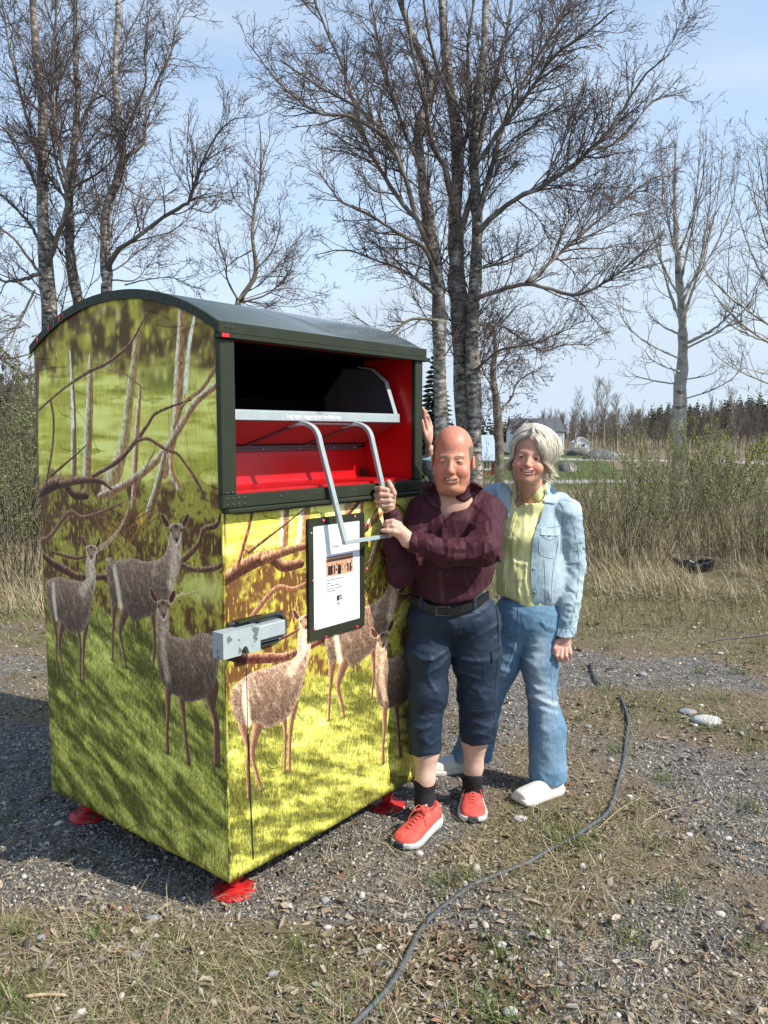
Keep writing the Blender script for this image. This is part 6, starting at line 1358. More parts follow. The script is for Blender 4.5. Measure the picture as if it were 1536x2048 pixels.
for pts in ([(1078, 1057), (1100, 1055), (1120, 1053)], [(1080, 1070), (1100, 1080), (1118, 1071)], [(1078, 1075), (1078, 1105), (1088, 1113), (1108, 1117), (1113, 1105), (1117, 1075)], [(1088, 1118), (1090, 1160), (1091, 1205)], [(1109, 1118), (1104, 1160), (1102, 1205)], [(1076, 1220), (1095, 1213), (1117, 1203)],
            [(1119, 1005), (1127, 1020), (1123, 1060), (1120, 1110)], [(1100, 1005), (1125, 1000), (1148, 1005)], [(1112, 1253), (1131, 1257), (1150, 1254)], [(1113, 1270), (1131, 1276), (1148, 1273)], [(1072, 1055), (1061, 1090), (1059, 1160), (1066, 1205)], [(1142, 1030), (1158, 1120), (1152, 1200), (1140, 1250)]): seam(kS, pts, 'seam', m_edge, ko, .0010)
for q in ((1098.5, 1071), (1067, 1138), (1069, 1185), (1084, 1227)): button(kS, *q, .0062, 'button', m_jb, ko, .004)
# necklace and ring
m_gold = M('fine_gold', (.75, .50, .22), .25, metal=1)
bdS = Surf((wb, WOFF[woman.name])); P_, _n = bdS.line([(1040, 985), (1044, 1000), (1048, 1006), (1056, 1000), (1066, 985)], 16, .001)
if len(P_) > 3: mb = MB(); mb.tube(P_, .0009, 5); mb.put('necklace', m_gold, woman)
c = U_(1140.5, 1304, 3.54); mb = MB(); mb.tube([c + [.0095 * math.cos(a), .0095 * math.sin(a), 0] for a in np.linspace(0, 2 * math.pi, 17)], .0012, 6); mb.put('ring', m_gold, woman)
# ---- shoes
m_wshoe = M('white_knit_fabric', (.66, .64, .57), .8, var=.08, scale=40, bump=.4, bscale=600, dist=.001); m_wsole = M('off_white_sole', (.62, .60, .53), .65, var=.1, scale=20)
shoe('shoe', gnd(1123, 1583), gnd(1046, 1606), woman, (m_wshoe, m_wsole), L=.262, wmax=.050, kind='slip')
shoe('shoe', gnd(958, 1537), gnd(876, 1545), woman, (m_wshoe, m_wsole), L=.262, wmax=.050, kind='slip')
# ---- hair: cap plus locks
def mhair():
    m, nt, b = new_mat('silver_blonde_hair'); n = nt.nodes; l = nt.links; a = n.new('ShaderNodeAttribute'); a.attribute_name = 'tint'; l.new(a.outputs['Color'], b.inputs['Base Color']); b.inputs['Roughness'].default_value = .42; b.inputs['Specular IOR Level'].default_value = .45; b.inputs['Anisotropic'].default_value = .5; return m
m_hair = mhair()
hairR = wR_; W2 = lambda v: wC + hairR @ v
rg = np.random.default_rng(21)
def lock(root_y, side, t, rgn):
    """a hair strand in head coordinates: from the parting over the scalp and down"""
    x0 = -.010 + .004 * rgn.normal(); a = np.linspace(0, 1, 12); ex, ey, ez = .084, .104, .104
    y0 = root_y; z0 = .034 + math.sqrt(max(0, 1 - (x0 / ex) ** 2 - ((y0 - .012) / ey) ** 2)) * ez if (x0 / ex) ** 2 + ((y0 - .012) / ey) ** 2 < 1 else .05
    return x0, y0, z0
def strands(n):
    V = []; F = []; Cc = []; nn = 0; K_ = 13
    for i in range(n):
        s = 1 if rg.random() < .56 else -1; u = rg.random(); y0 = -.086 + .19 * u ** .9; lay = rg.random()
        # direction in plan: front hairs sweep sideways, back hairs run backwards and down
        az = np.interp(y0, [-.088, -.02, .06, .10], [(-14 if s > 0 else 4), 6, 40, 75]); az = R(az + rg.normal() * 7); dx, dy = s * math.cos(az), math.sin(az)
        ex, ey, ez = (.098 + .034 * lay if s > 0 else .083 + .012 * lay), .106 + .008 * lay, .100 + .010 * lay; pts = []; c0 = np.array([0, .010, .028])
        start = np.array([-.011 + rg.normal() * .0015, y0, 0]); q = (start[0] / ex) ** 2 + ((start[1] - c0[1]) / ey) ** 2; start[2] = c0[2] + ez * math.sqrt(max(.02, 1 - q))
        reach = 1.0
        fringe = (y0 < -.055)
        # walk over the ellipsoid
        p = start.copy(); pts.append(p.copy()); step = .0235 * (1 + .1 * rg.normal()); v = np.array([dx, dy, 0.0]); total = 8 if not fringe else 7
        end_len = (.23 if s > 0 else .205) * (1 + .10 * rg.normal())
        if fringe and s > 0 and rg.random() < .75: end_len = rg.uniform(.085, .15)
        Lw = 0; flare = (2.1 if s > 0 else .75) + .6 * rg.random(); ln = end_len
        for k in range(K_ - 1):
            stp = ln / (K_ - 1); nrm = np.array([p[0] / ex ** 2, (p[1] - c0[1]) / ey ** 2, (p[2] - c0[2]) / ez ** 2]); nrm /= np.linalg.norm(nrm)
            down = np.array([0, 0, -1.0]); frac = Lw / ln
            gv = .10 if (y0 < -.035 and s < 0 and abs(p[0]) < .062) else (.13 if (fringe and abs(p[0]) < .05) else .26)
            if p[2] > -.02: v = v * (1 - gv) + down * gv; v = v - nrm * min(0, v @ nrm) - nrm * max(0, v @ nrm) * .75
            else: v = v * .6 + (down + np.array([s * flare * frac, (.10 if s > 0 else .0) + .05 * rg.normal() * .3, 0])) * .4
            v = v / np.linalg.norm(v); p = p + v * stp; Lw += stp
            if p[2] > -.03:
                q = math.sqrt((p[0] / ex) ** 2 + ((p[1] - c0[1]) / ey) ** 2 + ((p[2] - c0[2]) / ez) ** 2); p = c0 + (p - c0) / q
            elif abs(p[0]) < .080 and p[1] < .04: p[0] = s * (.080 + .006 * lay)
            if fringe and s > 0 and p[1] > -.092 and p[2] > .0 and p[0] < .06: p[1] = min(p[1], -.088 + .35 * max(0, p[0] - .03))
            pts.append(p.copy())
        # keep the face free on the near side
        P = np.array(pts); P[:, 0] += (.0022 + .003 * rg.random()) * np.sin(np.linspace(0, 6, K_) + rg.random() * 6) * np.linspace(0, 1, K_); P[:, 1] += .004 * rg.normal() * np.linspace(0, 1, K_) ** 2
        Pw = np.array([W2(v_) for v_ in P]); r = np.interp(np.linspace(0, 1, K_), [0, .1, .7, 1], [.0011, .0017, .0015, .0003]) * rg.uniform(.7, 1.3)
        T = np.gradient(Pw, axis=0); T /= np.linalg.norm(T, axis=1)[:, None] + 1e-9; o = Pw - wC; A = o - T * np.sum(o * T, 1)[:, None]; A /= np.linalg.norm(A, axis=1)[:, None] + 1e-9; B = np.cross(T, A)
        for j in range(3):
            th = 2 * math.pi * j / 3; V.append(Pw + (A * math.cos(th) * .6 + B * math.sin(th) * 1.25) * r[:, None])
        for j in range(3):
            a_ = nn + j * K_; b_ = nn + ((j + 1) % 3) * K_; F += [(a_ + k, b_ + k, b_ + k + 1, a_ + k + 1) for k in range(K_ - 1)]
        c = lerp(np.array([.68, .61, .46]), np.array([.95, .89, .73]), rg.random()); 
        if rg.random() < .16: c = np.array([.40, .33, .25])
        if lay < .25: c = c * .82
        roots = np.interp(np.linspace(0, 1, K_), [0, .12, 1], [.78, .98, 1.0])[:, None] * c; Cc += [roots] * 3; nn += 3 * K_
    V = np.concatenate(V); return V, np.array(F), np.concatenate(Cc)
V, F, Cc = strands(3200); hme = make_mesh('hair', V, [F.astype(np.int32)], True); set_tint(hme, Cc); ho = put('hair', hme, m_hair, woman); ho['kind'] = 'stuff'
def w_cap(P):
    L = (P - wC) @ wR_; D = ell(L, (0, .014, .030), (.082, .104, .102)); D = np.maximum(D, -(ell(L, (0, -.03, -.09), (.070, .2, .172)) )); D = np.maximum(D, np.where(L[:, 1] > .0, -.14 - L[:, 2], -.05 - L[:, 2])); 
    s2 = smin(cap(L, (.080, .035, .0), (.100, .05, -.09), .018, .008), cap(L, (-.076, .03, .0), (-.084, .04, -.08), .016, .008), .01); s3 = smin(ell(L, (0, .065, -.06), (.08, .04, .10)), s2, .02); D = smin(D, s3, .02)
    return D
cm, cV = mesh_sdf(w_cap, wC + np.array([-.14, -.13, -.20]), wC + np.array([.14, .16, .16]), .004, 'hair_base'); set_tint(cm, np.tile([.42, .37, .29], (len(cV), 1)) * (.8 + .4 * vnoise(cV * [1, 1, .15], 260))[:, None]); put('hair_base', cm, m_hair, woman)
# ------------------------------------------------------------------ bare trees
def tubes(Pl, Rl, k):
    """Pl (n,m,3) polylines, Rl (n,m) radii -> vertices, quads"""
    n, m, _ = Pl.shape; T = np.gradient(Pl, axis=1); T /= np.linalg.norm(T, axis=2, keepdims=True) + 1e-9
    up = np.where(np.abs(T[:, :1, 2:3]) > .9, np.array([1.0, 0, 0]), np.array([0, 0, 1.0])); A = np.broadcast_to(up, Pl.shape); A = A - T * (A * T).sum(2, keepdims=True); A = A / (np.linalg.norm(A, axis=2, keepdims=True) + 1e-9); B = np.cross(T, A)
    th = 2 * np.pi * np.arange(k) / k; V = Pl[:, :, None] + Rl[:, :, None, None] * (A[:, :, None] * np.cos(th)[:, None] + B[:, :, None] * np.sin(th)[:, None])
    idx = np.arange(n * m * k).reshape(n, m, k); a = idx[:, :-1]; b = idx[:, 1:]; F = np.stack([a, np.roll(a, -1, 2), np.roll(b, -1, 2), b], -1).reshape(-1, 4); return V.reshape(-1, 3), F
def grow(pos, dirs, L, R0, m, wig, trop, rg, taper=.25, tv=(0, 0, 1.0)):
    """grow polylines from pos along dirs; returns (n,m,3),(n,m)"""
    n = len(pos); P = np.empty((n, m, 3)); P[:, 0] = pos; d = dirs.copy(); st = (L / (m - 1))[:, None]; tv = np.array(tv)
    for i in range(1, m):
        d = d + rg.normal(0, wig, (n, 3)) + tv * trop; d /= np.linalg.norm(d, axis=1, keepdims=True); P[:, i] = P[:, i - 1] + d * st
    return P, R0[:, None] * np.linspace(1, taper, m)[None]
def spawn(P, Rr, per, ang, lf, rf, rg, t0=.25, Lp=None, up=0.0, lmin=.05):
    """children on polylines: per = children per parent (array or int)"""
    n, m, _ = P.shape; per = np.broadcast_to(per, (n,)); idx = np.repeat(np.arange(n), per); t = t0 + (1 - t0) * rg.random(len(idx)) ** .9; x = t * (m - 1); i = np.minimum(x.astype(int), m - 2); f = (x - i)[:, None]
    pos = P[idx, i] * (1 - f) + P[idx, i + 1] * f; T = P[idx, i + 1] - P[idx, i]; T /= np.linalg.norm(T, axis=1, keepdims=True) + 1e-9; q = rg.normal(size=T.shape); q -= T * (q * T).sum(1, keepdims=True); q /= np.linalg.norm(q, axis=1, keepdims=True)
    a = np.radians(rg.normal(ang, 12, len(idx)))[:, None]; d = T * np.cos(a) + q * np.sin(a); d[:, 2] += up; d /= np.linalg.norm(d, axis=1, keepdims=True)
    r = (Rr[idx, i] * (1 - f[:, 0]) + Rr[idx, i + 1] * f[:, 0]); Lp = Lp[idx] if Lp is not None else np.linalg.norm(P[idx, -1] - P[idx, 0], axis=1)
    L = np.maximum(Lp * lf * (1 - .55 * t) * rg.uniform(.6, 1.3, len(idx)), lmin); return pos, d, L, r * rf
def birch_bark():
    m, nt, b = new_mat('birch_bark'); n = nt.nodes; l = nt.links; tc = n.new('ShaderNodeTexCoord'); mp_ = n.new('ShaderNodeMapping'); mp_.inputs['Scale'].default_value = (3.4, 3.4, 8.5); l.new(tc.outputs['Object'], mp_.inputs[0])
    nz = n.new('ShaderNodeTexNoise'); nz.inputs['Scale'].default_value = 2.6; nz.inputs['Detail'].default_value = 7; nz.inputs['Roughness'].default_value = .72; l.new(mp_.outputs[0], nz.inputs[0])
    r = n.new('ShaderNodeValToRGB'); e = r.color_ramp.elements; e[0].position = .40; e[0].color = (.020, .017, .014, 1); e[1].position = .64; e[1].color = (.46, .435, .38, 1); x = e.new(.51); x.color = (.20, .175, .14, 1); l.new(nz.outputs['Fac'], r.inputs[0])
    n2 = n.new('ShaderNodeTexNoise'); n2.inputs['Scale'].default_value = 1.1; n2.inputs['Detail'].default_value = 4; l.new(tc.outputs['Object'], n2.inputs[0]); mr = n.new('ShaderNodeMapRange'); mr.inputs['From Min'].default_value = .52; mr.inputs['From Max'].default_value = .70; l.new(n2.outputs['Fac'], mr.inputs[0])
    mx = n.new('ShaderNodeMix'); mx.data_type = 'RGBA'; l.new(mr.outputs[0], mx.inputs['Factor']); l.new(r.outputs[0], mx.inputs['A']); mx.inputs['B'].default_value = (.055, .045, .034, 1)
    l.new(mx.outputs['Result'], b.inputs['Base Color']); b.inputs['Roughness'].default_value = .85; bp = n.new('ShaderNodeBump'); bp.inputs['Strength'].default_value = .7; bp.inputs['Distance'].default_value = .015; l.new(nz.outputs['Fac'], bp.inputs['Height']); l.new(bp.outputs[0], b.inputs['Normal']); return m
m_birch = birch_bark()
m_limb = M('brown_limb_bark', (.11, .09, .068), .9, var=.3, scale=6, c2=(.28, .25, .20), bump=.5, bscale=30, dist=.01)
m_twig = M('dark_twigs', (.085, .062, .052), .85, var=.35, scale=2, c2=(.13, .090, .074))
m_aspen = M('aspen_bark', (.36, .335, .28), .85, var=.22, scale=5, c2=(.10, .09, .075), bump=.4, bscale=25, stretch=(1, 1, 2.4), dist=.01, c2lo=.55, c2hi=.68)
m_aspentwig = M('pale_twigs', (.16, .135, .11), .85, var=.25, scale=3)
def tree(name, label, limbs, depth, seed, m_tr, m_br, m_tw, group=None, dens=1.0, tw=.0027, drift=1.2, ang=42, up=.10, lf=.42, buds=True, cat='tree', extent=1.0, droop=0.0, levels=3):
    """limbs: [(pixel polyline [(px,py)...], r0, r1, depth offset at the end)] ; the first limb(s) flagged thick become the trunk"""
    rg = np.random.default_rng(seed); trunkV = []; base = None; P_all = []; R_all = []; Ls = []
    mbt = MB(); mbl = MB()
    for k, (pts, r0, r1, dd, is_tr) in enumerate(limbs):
        n = len(pts); P = np.array([at(x, y, depth + dd[0] + (dd[1] - dd[0]) * i / max(1, n - 1)) for i, (x, y) in enumerate(pts)]); Q = bez(P, 24); 
        jit = rg.normal(0, 1, Q.shape) * r0 * (.05 if is_tr else .12); jit[0] = 0; Q = Q + jit
        rr = np.interp(np.linspace(0, 1, 24), [0, 1], [r0 * (1 if is_tr else .78), r1 * (1 if is_tr else .8)]) * (1 + .07 * rg.normal(size=24)); (mbt if is_tr else mbl).tube(Q, rr, 12 if is_tr else 8)
        if base is None: base = Q[0].copy()
        P_all.append(Q); R_all.append(rr); Ls.append(np.linalg.norm(np.diff(Q, axis=0), axis=1).sum())
    loc = np.array([base[0], base[1], 0.0]); t = thing(name, label, cat, loc, group); mbt.put('trunk', m_tr, t, True)
    if mbl.n: lo_ = mbl.put('limbs', m_br, t, True); lo_['kind'] = 'stuff'
    P = np.stack(P_all); Rr = np.stack(R_all); Ls = np.array(Ls)
    istr = np.array([l[4] for l in limbs])
    per = np.maximum(4, (Ls * np.where(istr, 4.5, 11.0) * dens)).astype(int)
    pos, d, L, r = spawn(P, Rr, per, ang, lf, .5, rg, t0=.16, Lp=np.minimum(Ls, 3.2), up=up); r = np.clip(r, .0045, .0105); L = np.clip(L, .35, 1.6) * extent
    VV = []; FF = []; n0 = 0
    def addt(P_, R_, k):
        nonlocal n0; V, F = tubes(P_, R_, k); VV.append(V); FF.append(F + n0); n0 += len(V)
    P1, R1 = grow(pos, d, L, r, 9, .13, .03 - droop, rg, .35); addt(P1, R1, 4)
    pos, d, L1, r = spawn(P1, R1, np.maximum(3, (L * 13.5 * dens).astype(int)), 40, .52, .62, rg, .12, Lp=L, up=.04 - droop); L1 = np.clip(L1, .14, .8); P2, R2 = grow(pos, d, L1, np.clip(r, tw * 1.1, .005), 7, .17, .02 - droop, rg, .5); addt(P2, R2, 3)
    if levels > 2:
        pos, d, L2, r = spawn(P2, R2, np.maximum(2, (L1 * 19 * dens).astype(int)), 38, .55, .8, rg, .1, Lp=L1, up=.02 - droop); L2 = np.clip(L2, .07, .32); P3, R3 = grow(pos, d, L2, np.full(len(L2), tw), 5, .22, .02 - droop, rg, .6); addt(P3, R3, 3)
    else: P3, R3 = P2, R2
    if buds:
        E = P3[:, -1]; sel = rg.random(len(E)) < .5; E = E[sel]; D_ = P3[sel, -1] - P3[sel, -2]; D_ /= np.linalg.norm(D_, axis=1, keepdims=True); D_[:, 2] -= .3
        Pb = np.stack([E, E + D_ * tw * 3, E + D_ * tw * 7.5], 1); Rb = np.tile(np.array([[tw * .8, tw * 2.0, tw * .6]]), (len(E), 1)); addt(Pb, Rb, 3)
    V = np.concatenate(VV); F = np.concatenate(FF).astype(np.int32); me = make_mesh('crown', V, [F]); o = put('crown', me, m_tw, t); o['kind'] = 'stuff'; return t, len(F)
NT = 0
# -- the cluster of birches behind the container's right end and the people
A_ = [([(885, 1150), (884, 900), (880, 700), (874, 560), (862, 470), (842, 340), (838, 250), (862, 170), (820, 60), (780, -60)], .105, .035, (0, .3), True),
      ([(874, 560), (850, 500), (790, 462), (730, 425), (680, 400), (640, 345)], .035, .010, (0, -.8), False), ([(870, 520), (835, 440), (805, 340), (770, 270), (720, 220), (650, 180), (560, 120)], .045, .010, (0, -.6), False),
      ([(770, 272), (700, 232), (640, 228), (585, 190), (545, 150), (500, 90)], .030, .008, (-.4, -1.0), False), ([(862, 470), (800, 400), (740, 300), (690, 150), (640, 30), (600, -60)], .040, .012, (0, .9), False),
      ([(876, 640), (820, 640), (785, 668), (745, 690)], .026, .008, (0, -.5), False), ([(872, 590), (812, 545), (750, 520), (690, 500), (630, 510)], .028, .007, (0, .6), False), ([(842, 340), (800, 240), (760, 100), (740, -20)], .034, .012, (0, 1.1), False)]
t, n = tree('birch_tree', 'birch with pale slim trunk rising just behind the container, left of the dark trunk', A_, 10.0, 101, m_birch, m_limb, m_twig, 'birches standing behind the people', dens=.95); NT += n
B_ = [([(936, 1150), (934, 900), (925, 760), (918, 620), (912, 520), (912, 430), (918, 300), (905, 200), (890, 100), (880, -60)], .150, .045, (0, .3), True),
      ([(912, 430), (890, 340), (862, 280), (850, 200), (830, 120), (800, -20)], .055, .018, (0, -.8), False), ([(915, 480), (945, 380), (960, 280), (985, 180), (1010, 80), (1030, -40)], .050, .018, (0, .8), False),
      ([(918, 330), (940, 230), (935, 120), (950, -20)], .04, .016, (0, 1.2), False), ([(905, 200), (870, 120), (850, 20), (845, -50)], .035, .012, (0, -.9), False)]
t, n = tree('birch_tree', 'birch with the thickest dark trunk, behind the bald man\'s head', B_, 10.4, 102, m_birch, m_limb, m_twig, 'birches standing behind the people', dens=.8); NT += n
C_ = [([(958, 1150), (950, 950), (948, 800), (944, 660), (950, 560), (955, 440), (948, 330), (952, 240), (965, 120), (975, -60)], .105, .04, (0, .4), True),
      ([(950, 600), (985, 585), (1035, 570), (1080, 572), (1145, 590), (1200, 570), (1270, 520), (1330, 460)], .045, .009, (0, -1.0), False), ([(948, 470), (1000, 420), (1060, 385), (1120, 350), (1180, 300), (1240, 230), (1290, 150), (1340, 110)], .050, .009, (0, -.7), False),
      ([(1055, 565), (1100, 525), (1150, 480), (1210, 430), (1270, 380), (1340, 340)], .032, .008, (-.4, .9), False), ([(955, 440), (985, 330), (1010, 240), (1060, 140), (1110, 60), (1150, -20)], .045, .014, (0, .9), False),
      ([(948, 540), (985, 530), (1020, 520), (1060, 500), (1100, 470)], .026, .007, (0, 1.0), False), ([(950, 330), (1000, 260), (1060, 180), (1110, 110), (1180, 60), (1230, 20)], .04, .010, (0, -.9), False),
      ([(950, 740), (1000, 700), (1060, 690), (1110, 670), (1170, 640)], .024, .006, (0, -.5), False), ([(1180, 300), (1240, 280), (1310, 200), (1370, 190)], .022, .006, (-.6, -.2), False), ([(960, 650), (1010, 655), (1080, 700), (1130, 690), (1190, 690)], .022, .006, (0, .8), False)]
t, n = tree('birch_tree', 'birch with white scarred trunk and long limbs reaching right, rightmost of the close group', C_, 10.2, 103, m_birch, m_limb, m_twig, 'birches standing behind the people', dens=1.0); NT += n
# -- the group of birches on the left, behind the container
D_ = [([(108, 1120), (106, 820), (98, 620), (90, 520), (84, 400), (86, 300), (84, 200), (70, 100), (64, -50)], .125, .04, (0, .3), True), ([(92, 560), (60, 520), (20, 470), (-30, 440)], .035, .012, (0, -.5), False), ([(86, 545), (40, 560), (0, 560), (-40, 520)], .04, .012, (0, .7), False),
      ([(88, 500), (60, 450), (25, 410), (-20, 370)], .035, .010, (0, .6), False), ([(95, 530), (110, 490), (125, 440), (135, 390), (118, 290), (105, 180), (110, 60), (120, -40)], .05, .015, (0, -.6), False), ([(84, 400), (55, 330), (35, 300), (10, 260), (-30, 230)], .03, .010, (0, -.7), False), ([(80, 330), (50, 220), (20, 100), (0, -20)], .035, .012, (0, .9), False), ([(70, 580), (40, 640), (10, 700), (-20, 690)], .02, .006, (0, -.7), False)]
t, n = tree('birch_tree', 'birch at the left edge with thick mottled trunk forking above the container roof', D_, 11.5, 104, m_birch, m_limb, m_twig, 'birches behind the container on the left', dens=.85); NT += n
E_ = [([(168, 1120), (165, 700), (148, 560), (140, 500), (140, 420), (135, 380), (148, 300), (155, 200), (150, 100), (152, -50)], .09, .03, (0, .3), True), ([(140, 420), (150, 330), (158, 260), (190, 190), (225, 140), (260, 60), (300, -20)], .035, .010, (0, .8), False), ([(145, 375), (190, 350), (225, 320), (255, 270), (280, 200)], .024, .007, (0, -.7), False),
      ([(140, 410), (90, 340), (60, 280), (20, 230)], .03, .008, (0, -.6), False), ([(135, 395), (108, 300), (112, 200), (120, 120), (90, 0)], .032, .010, (0, .7), False), ([(155, 390), (175, 385), (200, 395)], .012, .005, (0, -.4), False), ([(150, 540), (120, 500), (80, 440), (40, 420)], .02, .006, (0, .6), False)]
t, n = tree('birch_tree', 'slender curved birch between the two thicker trunks on the left', E_, 11.9, 105, m_birch, m_limb, m_twig, 'birches behind the container on the left', dens=.9); NT += n
F_ = [([(216, 1100), (214, 620), (214, 560), (210, 480), (212, 430), (235, 360), (246, 310), (238, 250), (230, 150), (235, 50), (240, -50)], .085, .03, (0, .2), True), ([(216, 540), (232, 505), (275, 475), (320, 440), (360, 415), (380, 400), (392, 360), (410, 310), (440, 260), (470, 235)], .045, .008, (0, -.8), False),
      ([(250, 315), (280, 295), (290, 270), (292, 220), (310, 170), (340, 110), (350, 60), (375, 10)], .035, .008, (0, .7), False), ([(380, 415), (420, 425), (440, 400), (460, 410)], .014, .005, (-.6, -.9), False), ([(222, 560), (270, 560), (300, 530), (340, 520)], .014, .005, (0, .6), False), ([(285, 470), (290, 430), (310, 400), (330, 380)], .018, .006, (-.3, -.1), False),
      ([(230, 300), (260, 240), (290, 170), (290, 100), (300, 20)], .025, .008, (0, -.6), False), ([(240, 360), (265, 385), (310, 400), (350, 380)], .014, .005, (0, .7), False), ([(250, 570), (290, 560), (340, 555), (380, 570)], .014, .005, (0, -.4), False)]
t, n = tree('birch_tree', 'birch with one long limb reaching right over the container roof, third trunk from left', F_, 11.2, 106, m_birch, m_limb, m_twig, 'birches behind the container on the left', dens=.95); NT += n
# -- small crooked tree in the gap
G_ = [([(482, 1050), (476, 640), (480, 600), (500, 570), (512, 540), (505, 480), (508, 420), (520, 370), (522, 300), (518, 240)], .07, .012, (0, .3), True), ([(476, 600), (455, 560), (452, 530), (440, 490), (430, 440)], .03, .008, (0, -.8), False), ([(485, 605), (540, 585), (580, 540), (590, 500), (610, 470)], .03, .007, (0, .8), False), ([(505, 500), (470, 520), (440, 545), (400, 560)], .02, .006, (0, .6), False), ([(508, 440), (470, 400), (455, 340), (450, 300)], .02, .006, (0, -.5), False), ([(512, 540), (545, 500), (560, 450), (555, 390)], .018, .006, (0, -.9), False), ([(540, 585), (590, 600), (640, 590)], .014, .005, (.5, .3), False)]
t, n = tree('birch_tree', 'small thin crooked birch standing in the sky gap above the container roof', G_, 17.0, 107, m_limb, m_limb, m_twig, None, dens=.62, tw=.0042, extent=1.4); NT += n
# -- aspens on the right
H_ = [([(1358, 1022), (1356, 900), (1360, 780), (1366, 700), (1364, 640), (1358, 560), (1352, 470), (1350, 380), (1352, 280)], .17, .02, (0, .3), True)]
rgH = np.random.default_rng(8)
for y0, dx, top, r in [(690, 110, 590, .05), (672, -80, 600, .035), (640, 60, 330, .05), (650, -50, 420, .05), (610, 85, 270, .045), (600, -70, 360, .04), (560, 40, 250, .04), (540, -40, 270, .035), (500, 55, 260, .032), (460, -25, 290, .03), (760, 70, 740, .02), (745, -75, 700, .028), (720, -130, 610, .03), (700, 150, 560, .03), (770, -110, 740, .024), (590, 120, 300, .035), (800, 120, 730, .02)]:
    x0 = np.interp(y0, [280, 700, 960], [1352, 1366, 1358]); H_.append(([(x0, y0), (x0 + dx * .5, y0 - (y0 - top) * .28), (x0 + dx * .85, y0 - (y0 - top) * .62), (x0 + dx, top)], r, .008, (0, rgH.uniform(-1.6, 1.6)), False))
t, n = tree('aspen_tree', 'pale smooth-trunked bare aspen with upswept branches standing beyond the reeds', H_, 17.5, 108, m_aspen, m_aspen, m_aspentwig, 'bare aspens on the right', dens=.34, tw=.0042, ang=30, up=.3, extent=1.15, levels=3); NT += n
I_ = [([(1645, 1030), (1610, 780), (1590, 640), (1580, 500), (1570, 380), (1560, 280)], .17, .02, (0, .3), True)]
for y0, dx, top, r in [(700, -150, 640, .04), (720, -190, 560, .05), (640, -120, 400, .045), (600, -90, 320, .04), (560, -70, 280, .035), (560, 60, 300, .035), (760, -130, 730, .025), (680, -210, 500, .04), (640, -60, 290, .04), (820, -110, 790, .02), (790, -190, 700, .03)]:
    x0 = np.interp(y0, [280, 640, 980], [1560, 1590, 1640]); I_.append(([(x0, y0), (x0 + dx * .45, y0 - (y0 - top) * .3), (x0 + dx * .8, y0 - (y0 - top) * .65), (x0 + dx, top)], r, .008, (0, rgH.uniform(-1.6, 1.2)), False))
t, n = tree('aspen_tree', 'bare aspen cut by the right edge, only its upswept branches in view', I_, 16.5, 109, m_aspen, m_aspen, m_aspentwig, 'bare aspens on the right', dens=.36, tw=.0042, ang=30, up=.3, extent=1.1); NT += n
# -- distant birch left of the white house
J_ = [([(1000, 1090), (998, 880), (992, 800), (985, 750), (990, 700), (985, 640)], .16, .04, (0, .3), True), ([(994, 830), (1020, 800), (1040, 760), (1080, 740)], .05, .012, (0, .6), False), ([(990, 780), (965, 740), (960, 700)], .04, .012, (0, -.6), False), ([(996, 860), (1030, 850), (1060, 820)], .04, .012, (0, .6), False), ([(990, 740), (1020, 700), (1035, 650)], .035, .01, (0, .6), False), ([(998, 880), (970, 850), (960, 810)], .035, .01, (0, .6), False)]
t, n = tree('birch_tree', 'distant birch with hanging twigs beside the red barn', J_, 24.0, 110, m_limb, m_limb, m_twig, None, dens=.55, tw=.009, extent=1.6, levels=3, droop=.05); NT += n
# -- the leaning tree at the left edge, half outside the picture
K_ = [([(-260, 1150), (-180, 900), (-100, 720), (-60, 640), (-40, 500)], .13, .04, (0, .3), True), ([(-110, 735), (-40, 700), (10, 722), (60, 757)], .045, .018, (0, -.4), False), ([(-140, 800), (-60, 780), (10, 808), (62, 838)], .04, .014, (0, .5), False), ([(-60, 640), (-20, 650), (20, 630), (60, 655)], .02, .007, (0, .5), False)]
t, n = tree('birch_tree', 'birch outside the left edge with two grey limbs reaching in behind the container', K_, 9.2, 111, m_birch, m_birch, m_twig, None, dens=.55, tw=.004); NT += n
print('tree quads', NT)
# ------------------------------------------------------------------ gravel, stones, leaves, straw and grass
rg = np.random.default_rng(77)
def sample_ground(n, y0=1.75, y1=10.0, p=1.5, xm=.56, pad=.25):
    u = rg.random(n); a = 1 - p; y = (y0 ** a + u * (y1 ** a - y0 ** a)) ** (1 / a); x = rg.uniform(-1, 1, n) * (xm * y + pad); return x, y
def keep_off(x, y, m=.0):
    """True where no container foot or shoe stands"""
    ok = np.ones(len(x), bool)
    for c, r in [(BOX_N + BU * .105 + BG * .105, .045), (BOX_N + BU * .09 + BG * (BW - .12), .045), (BOX_N + BU * (BD - .115) + BG * .085, .045), (gnd(845, 1668), .12), (gnd(945, 1625), .11), (gnd(1085, 1595), .12), (gnd(1385, 1150), .30), (gnd(915, 1542), .13)]: ok &= np.hypot(x - c[0], y - c[1]) > r + m
    return ok
def rotm(n, tilt=.3):
    yaw = rg.uniform(0, 2 * np.pi, n); tx = rg.normal(0, tilt, n); ty = rg.normal(0, tilt, n); cz, sz = np.cos(yaw), np.sin(yaw); cx, sx = np.cos(tx), np.sin(tx); cy, sy = np.cos(ty), np.sin(ty); o, z = np.ones(n), np.zeros(n)
    Rz = np.stack([cz, -sz, z, sz, cz, z, z, z, o], 1).reshape(n, 3, 3); Rx = np.stack([o, z, z, z, cx, -sx, z, sx, cx], 1).reshape(n, 3, 3); Ry = np.stack([cy, z, sy, z, o, z, -sy, z, cy], 1).reshape(n, 3, 3); return Rz @ Rx @ Ry
